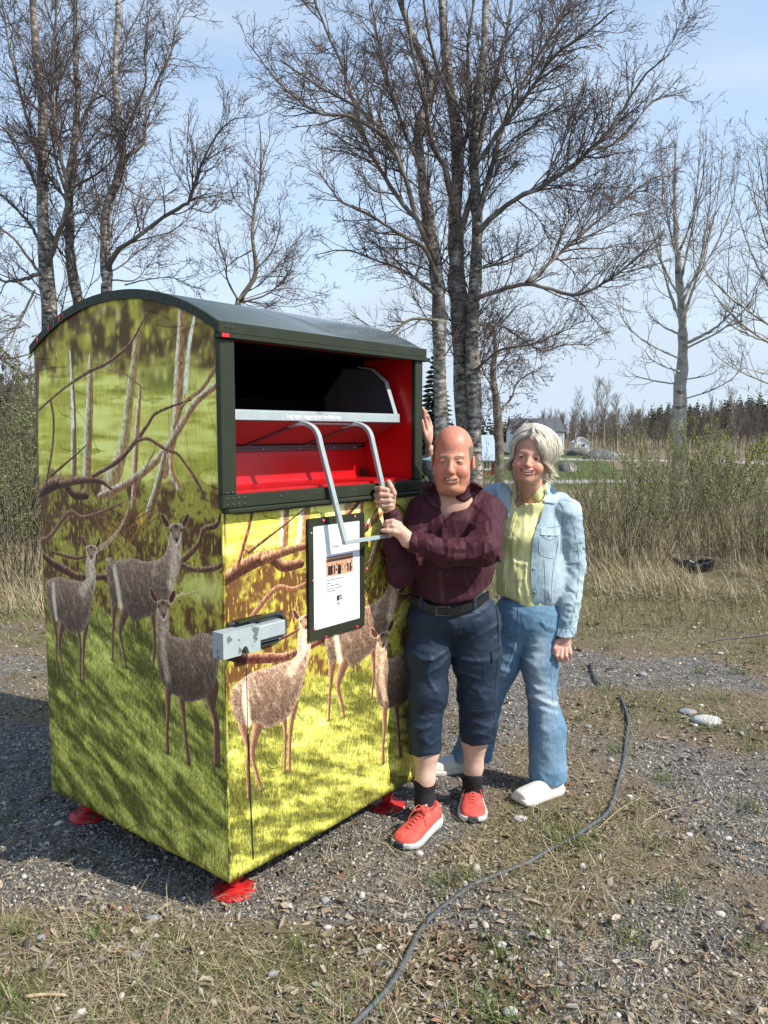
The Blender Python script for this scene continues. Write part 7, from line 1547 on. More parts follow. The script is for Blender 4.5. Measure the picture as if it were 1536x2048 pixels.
def scatter(base, faces, pos, sc, Rm, jit=0.0, col_=None):
    n = len(pos); m = len(base); B = np.broadcast_to(base, (n, m, 3)).copy()
    if jit: B += rg.normal(0, jit, B.shape)
    V = (B * sc[:, None, :]) @ Rm.transpose(0, 2, 1) + pos[:, None]; F = (faces[None] + (np.arange(n) * m)[:, None, None]).reshape(-1, faces.shape[1]); C = None if col_ is None else np.repeat(col_, m, 0); return V.reshape(-1, 3), F.astype(np.int32), C
octV = np.array([(1, 0, 0), (0, 1, 0), (-1, 0, 0), (0, -1, 0), (0, 0, 1), (0, 0, -1.0)]); octF = np.array([(0, 1, 4), (1, 2, 4), (2, 3, 4), (3, 0, 4), (1, 0, 5), (2, 1, 5), (3, 2, 5), (0, 3, 5)])
bmi = bmesh.new(); bmesh.ops.create_icosphere(bmi, subdivisions=1, radius=1); icoV = np.array([v.co[:] for v in bmi.verts]); icoF = np.array([[v.index for v in f.verts] for f in bmi.faces]); bmi.free()
bmi = bmesh.new(); bmesh.ops.create_icosphere(bmi, subdivisions=2, radius=1); ico2V = np.array([v.co[:] for v in bmi.verts]); ico2F = np.array([[v.index for v in f.verts] for f in bmi.faces]); bmi.free()
m_peb = MV('gravel_stone', .9, .2, var=.25, scale=140); m_leafmat = MV('dry_leaf', .85, .2, var=.3, scale=90); m_strawm = MV('straw', .8, .25); m_grassm = MV('green_blades', .7, .3)
pal_s = np.array([(.080, .071, .060), (.135, .121, .102), (.20, .182, .152), (.30, .272, .225), (.43, .39, .33), (.60, .56, .49), (.20, .15, .11), (.30, .24, .18)])
# crushed gravel
x, y = sample_ground(52000, 1.75, 9.0, 1.6); c = cover(x, y); k = (rg.random(len(x)) > c * .86) & keep_off(x, y, -.02); x, y = x[k], y[k]; n = len(x); s = rg.gamma(2.6, .0011, n) + .0020 + .0006 * (y - 2); s = s[:, None] * rg.uniform(.6, 1.25, (n, 3)) * [1, 1, .75]
cc = pal_s[rg.choice(8, n, p=[.10, .15, .20, .20, .13, .09, .07, .06])] * rg.uniform(.75, 1.2, (n, 1)); pos = np.stack([x, y, terrain(x, y) + s[:, 2] * .35], 1)
V, F, C = scatter(octV, octF, pos, s, rotm(n, .8), .22, cc); me = make_mesh('gravel', V, [F]); set_tint(me, C); o = put('gravel', me, m_peb); tag(o, 'crushed grey gravel strewn over the yard', 'gravel', kind='stuff')
# pebbles a bit bigger
x, y = sample_ground(1500, 1.8, 9.0, 1.5); k = (rg.random(len(x)) > cover(x, y) * .6) & keep_off(x, y, .02); x, y = x[k], y[k]; n = len(x); s = rg.gamma(2.2, .0024, n) + .004; s = s[:, None] * rg.uniform(.7, 1.3, (n, 3)) * [1, 1, .65]; cc = pal_s[rg.choice(8, n, p=[.08, .12, .2, .2, .18, .12, .04, .06])] * rg.uniform(.8, 1.2, (n, 1))
pos = np.stack([x, y, terrain(x, y) + s[:, 2] * .4], 1); V, F, C = scatter(icoV, icoF, pos, s, rotm(n, .6), .2, cc); me = make_mesh('pebbles', V, [F]); set_tint(me, C); o = put('pebbles', me, m_peb); tag(o, 'loose pale pebbles among the gravel', 'pebbles', kind='stuff')
# dry leaves: curled six-vertex pads
lv = np.array([(-1, 0, .0), (-.35, .42, .18), (.45, .38, .22), (1.05, 0, .10), (.45, -.38, .26), (-.35, -.42, .14), (0, 0, -.02)]); lf_ = np.array([(0, 6, 1), (1, 6, 2), (2, 6, 3), (3, 6, 4), (4, 6, 5), (5, 6, 0)])
pal_l = np.array([(.24, .185, .13), (.33, .27, .20), (.17, .11, .07), (.27, .15, .09), (.36, .31, .24), (.12, .085, .06), (.26, .24, .21)])
def leaves(n0, y0, y1, thr, p=1.5):
    x, y = sample_ground(n0, y0, y1, p); c = cover(x, y); cl = fbm(np.stack([x, y, 0 * x], 1), 3.2, 3, 40); k = (rg.random(n0) < (.10 + .9 * c) * sstep(.38, .58, cl) + thr) & keep_off(x, y); x, y = x[k], y[k]; n = len(x); s = rg.gamma(4, .0028, n).clip(.004, .026)[:, None] * np.stack([np.ones(n), rg.uniform(.6, 1.1, n), rg.uniform(.5, 1.8, n)], 1)
    return x, y, s, pal_l[rg.choice(7, n, p=[.22, .2, .13, .08, .15, .10, .12])] * rg.uniform(.75, 1.2, (n, 1))
x, y, s, cc = leaves(30000, 1.75, 8.5, .16); n = len(x); pos = np.stack([x, y, terrain(x, y) + rg.uniform(.002, .012, n)], 1); V, F, C = scatter(lv, lf_, pos, s, rotm(n, .35), .12, cc); me = make_mesh('leaf_litter', V, [F]); set_tint(me, C); o = put('leaf_litter', me, m_leafmat); tag(o, 'brown curled dead leaves lying on the yard', 'leaves', kind='stuff')
# blades: bent ribbons with a keel, three cross-sections
def blades_mesh(name, x, y, z, L, w, lean, az, col_, mat, label, cat, bend=.6):
    n = len(x); d = np.stack([np.cos(az), np.sin(az), 0 * az], 1); sdv = np.stack([-np.sin(az), np.cos(az), 0 * az], 1); P0 = np.stack([x, y, z], 1); up = np.array([0, 0, 1.0]); hs = (.0, .55, 1.0); rows = []
    for k, t in enumerate(hs):
        a = lean * (1 + bend * t); c_ = P0 + d * (np.sin(a) * L * t)[:, None] + up * (np.cos(a) * L * t)[:, None]; ww = w * (1, .75, .12)[k]; rows.append(np.stack([c_ - sdv * ww[:, None], c_ + up * (ww * .5)[:, None] + d * (ww * .4)[:, None], c_ + sdv * ww[:, None]], 1))
    V = np.stack(rows, 1); idx = np.arange(n * 9).reshape(n, 3, 3); F = np.stack([idx[:, :-1, :-1], idx[:, :-1, 1:], idx[:, 1:, 1:], idx[:, 1:, :-1]], -1).reshape(-1, 4); me = make_mesh(name, V.reshape(-1, 3), [F.astype(np.int32)]); set_tint(me, np.repeat(col_, 9, 0)); o = put(name, me, mat)
    if label: tag(o, label, cat, kind='stuff')
    return o
pal_g = np.array([(.36, .29, .17), (.45, .38, .24), (.26, .20, .12), (.17, .13, .08), (.30, .26, .12), (.52, .46, .32)])
x, y = sample_ground(95000, 1.75, 11.0, 1.35); c = cover(x, y); cl = fbm(np.stack([x, y, 0 * x], 1), 2.4, 3, 70); k = (rg.random(len(x)) < (c * .85 + .12) * sstep(.34, .56, cl) + .03 * c) & keep_off(x, y); x, y = x[k], y[k]; n = len(x)
blades_mesh('dry_grass', x, y, terrain(x, y) + rg.uniform(0, .008, n), rg.gamma(3, .016, n).clip(.015, .14) * (1 + .08 * y), rg.uniform(.0005, .0012, n) * (.8 + .10 * y), rg.uniform(1.0, 1.5, n), rg.uniform(0, 6.28, n), pal_g[rg.choice(6, n, p=[.26, .22, .2, .12, .1, .1])] * rg.uniform(.7, 1.2, (n, 1)), m_strawm, 'dry straw-coloured grass matted over the gravel', 'dry grass', .05)
# short moss and green ground cover, patchy
pal_m = np.array([(.075, .115, .022), (.11, .15, .03), (.05, .075, .018), (.16, .17, .05)])
x, y = sample_ground(60000, 1.8, 11.0, 1.2); c = cover(x, y); cl = fbm(np.stack([x, y, 0 * x], 1), 1.9, 3, 140); k = (rg.random(len(x)) < c * sstep(.47, .62, cl) * 1.2 + .5 * sstep(7.2, 8.2, y) * sstep(9.4, 8.6, y)) & keep_off(x, y); x, y = x[k], y[k]; n = len(x)
blades_mesh('green_ground_cover', x, y, terrain(x, y), rg.uniform(.010, .038, n) * (1 + .12 * y), rg.uniform(.0008, .0016, n) * (.8 + .14 * y), rg.uniform(.1, 1.1, n), rg.uniform(0, 6.28, n), pal_m[rg.choice(4, n, p=[.35, .3, .2, .15])] * rg.uniform(.7, 1.25, (n, 1)), m_grassm, 'short green grass and moss in patches over the yard', 'ground cover')
# distinct green tufts
T_ = [(1115, 1680, .10), (1170, 1690, .09), (1130, 1700, .08), (1300, 1690, .09), (1330, 1560, .07), (1490, 1500, .10), (1500, 1620, .08), (900, 1770, .08), (930, 1760, .08), (680, 2030, .11), (950, 2030, .11), (1000, 2035, .08), (190, 1880, .07), (600, 1895, .06), (1080, 1880, .05), (1210, 1380, .08), (1220, 1300, .08), (1250, 1270, .07), (1440, 1400, .09), (1400, 1350, .07), (1480, 1350, .08),
      (40, 1870, .08), (20, 2000, .09), (330, 1880, .06), (1010, 1910, .07), (1260, 1880, .06), (1420, 1460, .07), (980, 1480, .05), (1000, 1350, .07), (1230, 1500, .06), (1270, 1620, .06), (20, 1640, .05), (1160, 1440, .07), (1100, 1430, .06), (1350, 1800, .07), (1500, 1900, .06), (1340, 1240, .07), (1180, 1250, .08), (60, 1290, .09), (20, 1240, .09), (1520, 1290, .08)]
X_ = []; 
for px_, py_, r_ in T_:
    g_ = gnd(px_, py_); q = 46; X_.append(np.stack([g_[0] + rg.normal(0, r_ * .42, q), g_[1] + rg.normal(0, r_ * .42, q), np.full(q, r_)], 1))
X_ = np.concatenate(X_); n = len(X_)
blades_mesh('grass_tufts', X_[:, 0], X_[:, 1], terrain(X_[:, 0], X_[:, 1]), X_[:, 2] * rg.uniform(.5, 1.3, n), rg.uniform(.0009, .002, n), rg.uniform(.1, .9, n), rg.uniform(0, 6.28, n), np.array([(.085, .135, .025), (.13, .18, .04), (.30, .27, .12)])[rg.choice(3, n, p=[.45, .4, .15])] * rg.uniform(.7, 1.2, (n, 1)), m_grassm, 'fresh green grass tufts growing through the gravel', 'grass tufts', .5)
# individual stones
def stone(px_, py_, w, h, c, label, group='stones lying on the yard'):
    g_ = gnd(px_, py_); B = ico2V.copy(); r2 = np.random.default_rng(int(px_ * 7 + py_)); B = B * (1 + .22 * (fbm(B + px_, 1.4, 3) - .5)[:, None] * 2); B = np.sign(B) * np.abs(B) ** .85; a = r2.uniform(0, 3); ca, sa = math.cos(a), math.sin(a); B = B @ np.array([(ca, -sa, 0), (sa, ca, 0), (0, 0, 1)]); B *= [w / 2, w / 2 * .8, h / 2]
    me = make_mesh('stone', B, [ico2F.astype(np.int32)]); o = put('stone', me, c, None); zt = float(terrain(np.array([g_[0]]), np.array([g_[1]]))[0]); o.location = (g_[0], g_[1], zt + h * .25); tag(o, label, 'stone', group); return o
m_pale = M('pale_stone', (.50, .49, .46), .9, var=.22, scale=30, bump=.5, bscale=90, c2=(.30, .28, .25)); m_mid = M('grey_stone', (.26, .26, .26), .9, var=.25, scale=30, bump=.5, bscale=90)
for a in [(1412, 1443, .17, .05, m_pale, 'largest flat white stone on the right side of the yard'), (1375, 1423, .11, .02, m_mid, 'flat buff-grey stone just behind the large white one'), (1390, 1452, .03, .02, m_pale, 'small white stone touching the left of the large flat one'), (1388, 1258, .035, .03, m_pale, 'upright white stone farthest up the right of the yard'), (1285, 1352, .06, .028, m_mid, 'bluish grey stone right of the woman\'s hand'),
          (1175, 1454, .045, .02, m_mid, 'pale blue-grey stone sunk beside the woman\'s knee'), (1040, 1640, .065, .018, m_pale, 'flat whitish stone in front of the woman\'s white shoe'), (839, 1712, .030, .024, m_pale, 'round white stone just in front of the coral shoes'), (1002, 1892, .036, .020, m_pale, 'white heart-shaped stone near the cable in the foreground'), (1117, 1934, .026, .022, m_mid, 'round grey pebble at the bottom, right of the white heart-shaped stone'),
          (1165, 1738, .026, .026, m_pale, 'upright egg-shaped white stone beside the dead leaves'), (1378, 1672, .032, .018, m_pale, 'small white stone on the dark soil at right'), (1455, 1680, .034, .018, m_pale, 'white stone near the right edge on bare soil'), (305, 1838, .055, .022, m_mid, 'light grey stone below the container, left of its near foot'), (83, 1880, .035, .02, m_mid, 'grey stone among leaves in the lower left corner'), (272, 1910, .04, .018, m_mid, 'flat grey stone in the lower left leaves'),
          (655, 1855, .030, .016, m_pale, 'small white stone right of the near red foot'), (650, 1800, .034, .018, m_mid, 'grey stone right of the near red foot, behind the white one'), (1020, 2025, .045, .022, m_pale, 'pale stone at the bottom edge right of the cable'), (1440, 1310, .05, .02, m_pale, 'pale stone half covered by straw at the far right of the gravel'), (545, 1950, .035, .018, m_mid, 'grey stone alone in the middle foreground')]: stone(*a)
# stick
g0, g1 = gnd(50, 2001), gnd(132, 1998); mb = MB(); mb.tube(bez([g0 + [0, 0, .012], (g0 + g1) / 2 + [0, .004, .014], g1 + [0, 0, .012]], 8), [.0055, .006, .0055, .005, .005, .0048, .0045, .004], 8)
o = mb.put('stick', M('pale_dry_wood', (.42, .31, .18), .8, var=.2, scale=40), None, True); tag(o, 'short pale dry stick lying in the lower left corner', 'stick')
for px0, py0, px1, py1, r, lab in [(885, 1692, 935, 1722, .004, 'tan broken twig lying in front of the left coral shoe'), (1190, 1668, 1282, 1600, .0022, 'thin pale twig curving over the cable on the right'), (1280, 1655, 1360, 1618, .002, 'thin pale twig lying on gravel at right, beyond the curved one')]:
    a, b_ = gnd(px0, py0), gnd(px1, py1); mb = MB(); mb.tube(bez([a + [0, 0, .012], (a + b_) / 2 + [0, .01, .022], b_ + [0, 0, .012]], 9), r, 6); o = mb.put('twig', M('pale_twig_wood', (.36, .28, .18), .8), None, True); tag(o, lab, 'twig')
# cable
cp = [(700, 2062), (748, 2015), (785, 1975), (815, 1920), (838, 1870), (868, 1832), (905, 1800), (955, 1768), (1010, 1748), (1060, 1728), (1110, 1700), (1150, 1680), (1185, 1655), (1215, 1632), (1228, 1600), (1238, 1560), (1248, 1520), (1252, 1480), (1257, 1445), (1248, 1415), (1240, 1395)]
P = np.array([gnd(*q) for q in cp]); P = bez(P, 110); P[:, 2] = terrain(P[:, 0], P[:, 1]) + .010 + .006 * np.sin(np.linspace(0, 14, 110)); P[55:70, 2] -= .004
mb = MB(); mb.tube(P, .0088, 10); o = mb.put('cable', M('dark_grey_cable_sheath', (.075, .085, .088), .6, var=.3, scale=30, bump=.2, bscale=60), None, True); tag(o, 'dark grey cable snaking over the gravel from the bottom edge to the right', 'cable')
P = bez(np.array([gnd(*q) for q in [(1200, 1372), (1190, 1362), (1184, 1345), (1181, 1330)]]), 20); P[:, 2] = terrain(P[:, 0], P[:, 1]) + .012; mb = MB(); mb.tube(P, .009, 8); o = mb.put('cable', M('cable_sheath_far', (.045, .055, .062), .5), None, True); tag(o, 'short visible end of cable beside the woman, behind the long one', 'cable')
P = bez(np.array([gnd(*q) for q in [(1400, 1292), (1440, 1283), (1480, 1277), (1560, 1270)]]), 20); P[:, 2] = terrain(P[:, 0], P[:, 1]) + .012; mb = MB(); mb.tube(P, .005, 8); o = mb.put('cable', M('cable_sheath_edge', (.06, .065, .07), .5), None, True); tag(o, 'thin dark cable lying in the grass at the right edge', 'cable')
# crumpled black plastic pot
g_ = gnd(1385, 1144); t = thing('plastic_tub', 'crumpled black plastic tub half sunk in the grass on the right', 'tub', g_)
V = []; nn = 40; rings = [(1.1, .004), (1.25, .11), (1.2, .135), (1.12, .12), (1.0, .03)]
for r_, z_ in rings:
    for j in range(nn):
        a = 2 * math.pi * j / nn; w_ = 1 + .12 * math.sin(3 * a + 1) + .06 * math.sin(7 * a); V.append(g_ + [r_ * .19 * math.cos(a) * w_, r_ * .12 * math.sin(a) * w_, z_ * (1 + .16 * math.sin(2 * a + 2) + .10 * math.sin(9 * a))])
F = [(k * nn + j, k * nn + (j + 1) % nn, (k + 1) * nn + (j + 1) % nn, (k + 1) * nn + j) for k in range(4) for j in range(nn)] + [tuple(4 * nn + j for j in range(nn))]
mb = MB(); mb.add(V, F); put('tub_wall', recalc(mb.mesh('tub_wall')), M('black_plastic', (.008, .008, .009), .42, var=.2), t)
mb = MB(); mb.tube([g_ + [.225 * math.cos(a), .145 * math.sin(a), .130 * (1 + .16 * math.sin(2 * a + 2))] for a in np.linspace(0, 6.28, 30)], .006, 6); mb.put('tub_rim', m_black, t, True)
g_ = gnd(1470, 1071); mb = MB(); mb.lathe(g_ + [0, -.02, .05], [(.028, 0), (.028, .02), (.012, .02), (.012, .012), (0, .012)], 14, axis=(0, -1, .4)); o = mb.put('lid', m_paper, None, True); tag(o, 'small round white plastic lid lying in the straw at right', 'lid')
# ------------------------------------------------------------------ reeds, shrubs, woods and buildings beyond
rg = np.random.default_rng(303)
def zt(x, y): return terrain(np.atleast_1d(x), np.atleast_1d(y))
# tall dead grass behind the people and to the right, and left of the container
def tall(name, n, xr, yr, L, label, seed, lean=(.02, .35), pal=None, w=(.0016, .0034), dens=None):
    global rg; rg2 = np.random.default_rng(seed); x = rg2.uniform(*xr, n); y = rg2.uniform(*yr, n); 
    tub_ = gnd(1385, 1138); k = ~((np.abs(x - tub_[0]) < .30) & (y > tub_[1] - 1.6) & (y < tub_[1] + .15)); x, y = x[k], y[k]
    if dens is not None: k = rg2.random(len(x)) < dens(x, y); x, y = x[k], y[k]
    n = len(x); cl = fbm(np.stack([x, y, 0 * x], 1), 1.1, 3, seed); k = rg2.random(n) < sstep(.30, .55, cl) + .15; x, y, cl = x[k], y[k], cl[k]; n = len(x); p = pal_g if pal is None else pal
    az = np.where(rg2.random(n) < .6, rg2.normal(2.7, .8, n), rg2.uniform(0, 6.28, n)); return blades_mesh(name, x, y, zt(x, y), rg2.uniform(*L, n) * (.6 + .8 * cl), rg2.uniform(*w, n), np.abs(rg2.normal(lean[0], lean[1], n)), az, p[rg2.integers(0, len(p), n)] * rg2.uniform(.6, 1.25, (n, 1)), m_strawm, label, 'dry grass', .5)
fx = lambda x, y: (x / y > .17) & (x / y < .60)
tall('tall_dead_grass', 17000, (1.2, 9.0), (9.0, 13.5), (.25, .92), 'tall dead reeds and straw standing behind the yard on the right', 1, dens=fx, lean=(.05, .5))
tall('straw_bank', 16000, (1.2, 8.0), (7.6, 9.4), (.12, .40), 'bank of flattened straw in front of the reeds', 2, lean=(.9, .4), dens=fx)
tall('straw_bank_left', 7000, (-5.2, -3.0), (7.0, 10.5), (.20, .55), 'flattened pale straw left of the container', 3, lean=(.9, .45), dens=lambda x, y: x / y < -.38)
tall('green_verge', 14000, (-5, 8.0), (6.3, 9.5), (.05, .16), 'low green grass along the edge of the yard', 4, lean=(.3, .4), pal=np.array([(.075, .11, .025), (.11, .14, .035), (.20, .19, .08), (.26, .22, .12)]), w=(.0014, .003), dens=lambda x, y: (np.abs(x / y) < .56) & (np.abs(x / y) > .10))
tall('reeds_centre', 5000, (-1.0, 2.6), (9.5, 13.0), (.35, .9), 'dead grass between the birch trunks', 5)
m_stem = M('willow_stems', (.145, .125, .075), .85, var=.3, scale=5); m_catk = MV('catkins_and_new_leaves', .8, .2)
def shrub(name, label, c, rx, ry, H, seed, nst=60, pal=((.25, .27, .08), (.36, .38, .16), (.14, .17, .05)), leaf=.011, nl=1.0, lean=.28, group='willow shrubs beyond the reeds', z=None, r0=.009, mat=None, levels=2, lw=.5):
    r2 = np.random.default_rng(seed); zz_ = float(zt(*c[:2])[0]) if z is None else z; t = thing(name, label, 'shrub', (c[0], c[1], zz_), group); a = r2.uniform(0, 6.28, nst); q = np.sqrt(r2.random(nst)); pos = np.stack([c[0] + rx * .55 * q * np.cos(a), c[1] + ry * .55 * q * np.sin(a), np.full(nst, zz_)], 1)
    d = np.stack([rx / H * q * np.cos(a) * 1.1, ry / H * q * np.sin(a) * 1.1, np.ones(nst)], 1) + r2.normal(0, lean * .5, (nst, 3)) * [1, 1, 0]; d /= np.linalg.norm(d, axis=1, keepdims=True); L = H * r2.uniform(.6, 1.05, nst)
    P, Rr = grow(pos, d, L, np.full(nst, r0) * r2.uniform(.6, 1.3, nst), 8, .07, .03, r2, .3); V0, F0 = tubes(P, Rr, 3); P1s, D1, L1, r1 = spawn(P, Rr, 9, 30, .34, .6, r2, .25, Lp=L, up=.25); P1, R1 = grow(P1s, D1, L1, np.maximum(r1, .0028), 5, .12, .05, r2, .6); V1, F1 = tubes(P1, R1, 3); me = make_mesh('stems', np.vstack([V0, V1]), [np.vstack([F0, F1 + len(V0)]).astype(np.int32)]); o = put('stems', me, mat or m_stem, t); o['kind'] = 'stuff'
    n = int(len(P1) * 5 * nl); 
    if n:
        i = r2.integers(0, len(P1), n); k = r2.random(n) * 3.99; ki = k.astype(int); f = (k - ki)[:, None]; pp = P1[i, ki] * (1 - f) + P1[i, ki + 1] * f + r2.normal(0, .006, (n, 3)); s = leaf * r2.uniform(.6, 1.5, n)[:, None] * [1, lw, .6]
        globals()['rg'] = r2; V, F, C = scatter(octV, octF, pp, s, rotm(n, 1.2), .1, np.array(pal)[r2.integers(0, len(pal), n)] * r2.uniform(.7, 1.25, (n, 1))); me = make_mesh('new_leaves', V, [F]); set_tint(me, C); o = put('new_leaves', me, m_catk, t); o['kind'] = 'stuff'
    return t
for px_, d_, rx, ry, H, sd, lab, kw in [(1262, 9.6, .75, .6, 1.75, 11, 'catkin-covered willow shrub rising from the reeds right of the woman', dict(nst=44)), (1215, 10.6, .7, .6, 1.35, 12, 'lower willow shrub with pale buds, nearest to the woman', dict(nst=30)), (1330, 11.6, .8, .7, 1.6, 13, 'willow shrub at the foot of the bare aspen', dict(nst=34)),
                                          (1400, 13.5, 1.2, .9, 1.75, 14, 'rounded yellow-green shrub behind the aspen trunk', dict(nst=90, nl=1.8, leaf=.018, pal=((.20, .23, .04), (.28, .30, .07), (.12, .15, .03)))), (1470, 11.0, .9, .7, 1.5, 15, 'brownish bare shrub near the right edge', dict(nst=50, nl=.35)), (1530, 9.8, .7, .6, 1.7, 16, 'budding shrub cut by the right edge', dict(nst=36, nl=.8)), (1160, 12.5, .8, .6, 1.2, 17, 'thin shrub just beside the woman\'s jacket sleeve', dict(nst=26, nl=.6))]:
    P_ = at(px_, 1000, d_); shrub('willow_shrub', lab, P_, rx, ry, H, sd, **kw)
for px_, d_, rx, ry, H, sd, lab, kw in [(20, 8.3, .9, .7, 2.6, 21, 'leafing grey-green shrub at the left edge beside the container', dict(nst=60, nl=1.6, leaf=.016, pal=((.14, .19, .06), (.22, .27, .11), (.09, .12, .04)))), (-60, 9.5, 1.0, .9, 2.9, 22, 'dense shrub cut off by the left edge', dict(nst=60, nl=1.4, leaf=.016, pal=((.14, .18, .06), (.20, .24, .10), (.09, .11, .04)))), (70, 10.5, 1.2, .9, 2.4, 23, 'tangled brown shrub half hidden behind the container\'s left side', dict(nst=80, nl=.6, leaf=.014)), (-20, 12.5, 1.6, 1.0, 3.2, 24, 'tall bare thicket farther back at the left edge', dict(nst=90, nl=.5))]:
    P_ = at(px_, 1100, d_); shrub('thicket_shrub', lab, P_, rx, ry, H, sd, group='shrubs left of the container', **kw)
for px_, d_, H, sd, lab in [(965, 13.0, 1.3, 31, 'leggy bush between the birch trunk and the woman'), (1015, 14.5, 1.5, 32, 'bare bush directly behind the woman\'s head'), (870, 13.5, 1.3, 33, 'bush glimpsed between the container edge and the bald man')]: shrub('bare_bush', lab, at(px_, 1000, d_), .8, .6, H, sd, nst=36, nl=.7, group='bushes behind the people')
# spruce, dark, behind the container's right edge
m_needle = M('spruce_needles', (.016, .026, .010), .9, var=.4, scale=4, c2=(.032, .045, .016)); m_sptr = M('spruce_bark', (.06, .045, .035), .9)
def conifer(V_, F_, n0, base, H, Rw, r2, nl=26, nb=26):
    for k in range(nl):
        t = (k + .5) / nl; z = base[2] + H * (.06 + .94 * t); R_ = Rw * (1 - t) ** .8 + .03 * Rw; m = max(5, int(nb * (1 - .6 * t))); a = r2.uniform(0, 6.28, m); L = R_ * r2.uniform(.65, 1.15, m); d = np.stack([np.cos(a), np.sin(a)], 1); w_ = L * .22
        A = np.stack([np.full(m, base[0]), np.full(m, base[1]), np.full(m, z)], 1); tip = A + np.concatenate([d * L[:, None], (-L * .22)[:, None]], 1); mid = A * .4 + tip * .6; s = np.stack([-d[:, 1], d[:, 0], 0 * a], 1) * w_[:, None]; V = np.stack([A, mid + s, tip, mid - s, mid + [0, 0, .30 * H / nl], mid - [0, 0, .55 * H / nl]], 1).reshape(-1, 3)
        i = np.arange(m)[:, None] * 6 + n0; F = np.concatenate([np.concatenate([i + a_ for a_ in f], 1) for f in ((0, 1, 4), (1, 2, 4), (2, 3, 4), (3, 0, 4), (0, 5, 1), (1, 5, 2), (2, 5, 3), (3, 5, 0))]); V_.append(V); F_.append(F); n0 += len(V)
    return n0
sp = at(868, 900, 26.0); zb = float(zt(sp[0], sp[1])[0]); t = thing('spruce_tree', 'dark green spruce glimpsed between the container and the white birch trunk', 'tree', (sp[0], sp[1], zb)); V_, F_ = [], []; conifer(V_, F_, 0, (sp[0], sp[1], zb), 5.2, 1.15, np.random.default_rng(5), 34, 40)
me = make_mesh('crown', np.concatenate(V_), [np.concatenate(F_).astype(np.int32)]); o = put('crown', me, m_needle, t); o['kind'] = 'stuff'; mb = MB(); mb.tube([(sp[0], sp[1], zb - .1), (sp[0], sp[1], zb + 5.1)], [.13, .02], 8); mb.put('trunk', m_sptr, t)
# far woods: conifers and bare broadleaves
def wood(name, label, n, region, Hc, seed, kind):
    r2 = np.random.default_rng(seed); V_, F_ = [], []; n0 = 0
    y = r2.uniform(region[2], region[3], n * 3); s = r2.uniform(region[0], region[1], n * 3); x = s * y; k = region[4](x, y, s) if len(region) > 4 else np.ones(len(x), bool); x, y = x[k][:n], y[k][:n]; z = terrain(x, y)
    if kind == 'c':
        for a, b_, c in zip(x, y, z): n0 = conifer(V_, F_, n0, (a, b_, c - .3), Hc * r2.uniform(.6, 1.25), Hc * .30, r2, 9, 9)
        me = make_mesh(name, np.concatenate(V_), [np.concatenate(F_).astype(np.int32)]); o = put(name, me, M('far_conifers', (.030, .042, .020), .95, var=.4, scale=.4, c2=(.06, .07, .032)))
    else:
        m = len(x); pos = np.stack([x, y, z - .2], 1); H = Hc * r2.uniform(.55, 1.2, m); d = r2.normal(0, .06, (m, 3)) + [0, 0, 1]; P, Rr = grow(pos, d / np.linalg.norm(d, axis=1, keepdims=True), H, H * .011, 6, .04, .02, r2, .3); VV, FF = [], []
        def ad(P_, R_, k):
            nonlocal n0; V, F = tubes(P_, R_, k); VV.append(V); FF.append(F + n0); n0 += len(V)
        ad(P, Rr, 4); ps, dd, L, r = spawn(P, Rr, 16, 34, .42, .5, r2, .15, Lp=H, up=.5); P1, R1 = grow(ps, dd, L, np.maximum(r, .018), 4, .12, .08, r2, .5); ad(P1, R1, 3); ps, dd, L, r = spawn(P1, R1, 9, 32, .5, .6, r2, .2, Lp=L, up=.3); P2, R2 = grow(ps, dd, L, np.maximum(r, .016), 3, .12, .05, r2, .5); ad(P2, R2, 3)
        me = make_mesh(name, np.concatenate(VV), [np.concatenate(FF).astype(np.int32)]); o = put(name, me, M(name + '_bark', (.10, .078, .060), .95, var=.45, scale=.25, c2=(.17, .14, .11)))
    tag(o, label, 'woods', kind='stuff'); return len(o.data.polygons)
nq = wood('bare_wood', 'bare brown-grey broadleaf wood on the rise beyond the fields', 640, (.19, .62, 118, 215), 5.4, 41, 'b')
nq += wood('bare_wood_left', 'bare wood behind the container on the left', 130, (-.62, -.30, 45, 90), 6.5, 42, 'b')
wood('conifer_wood', 'dark conifers along the ridge on the right', 300, (.33, .62, 175, 250), 6.0, 43, 'c'); wood('conifer_wood_left', 'dark evergreen hill at the left edge', 150, (-.62, -.28, 80, 130), 8.5, 44, 'c'); wood('conifer_wood_centre', 'far conifers behind the red barn', 110, (-.1, .20, 150, 230), 5.6, 45, 'c')
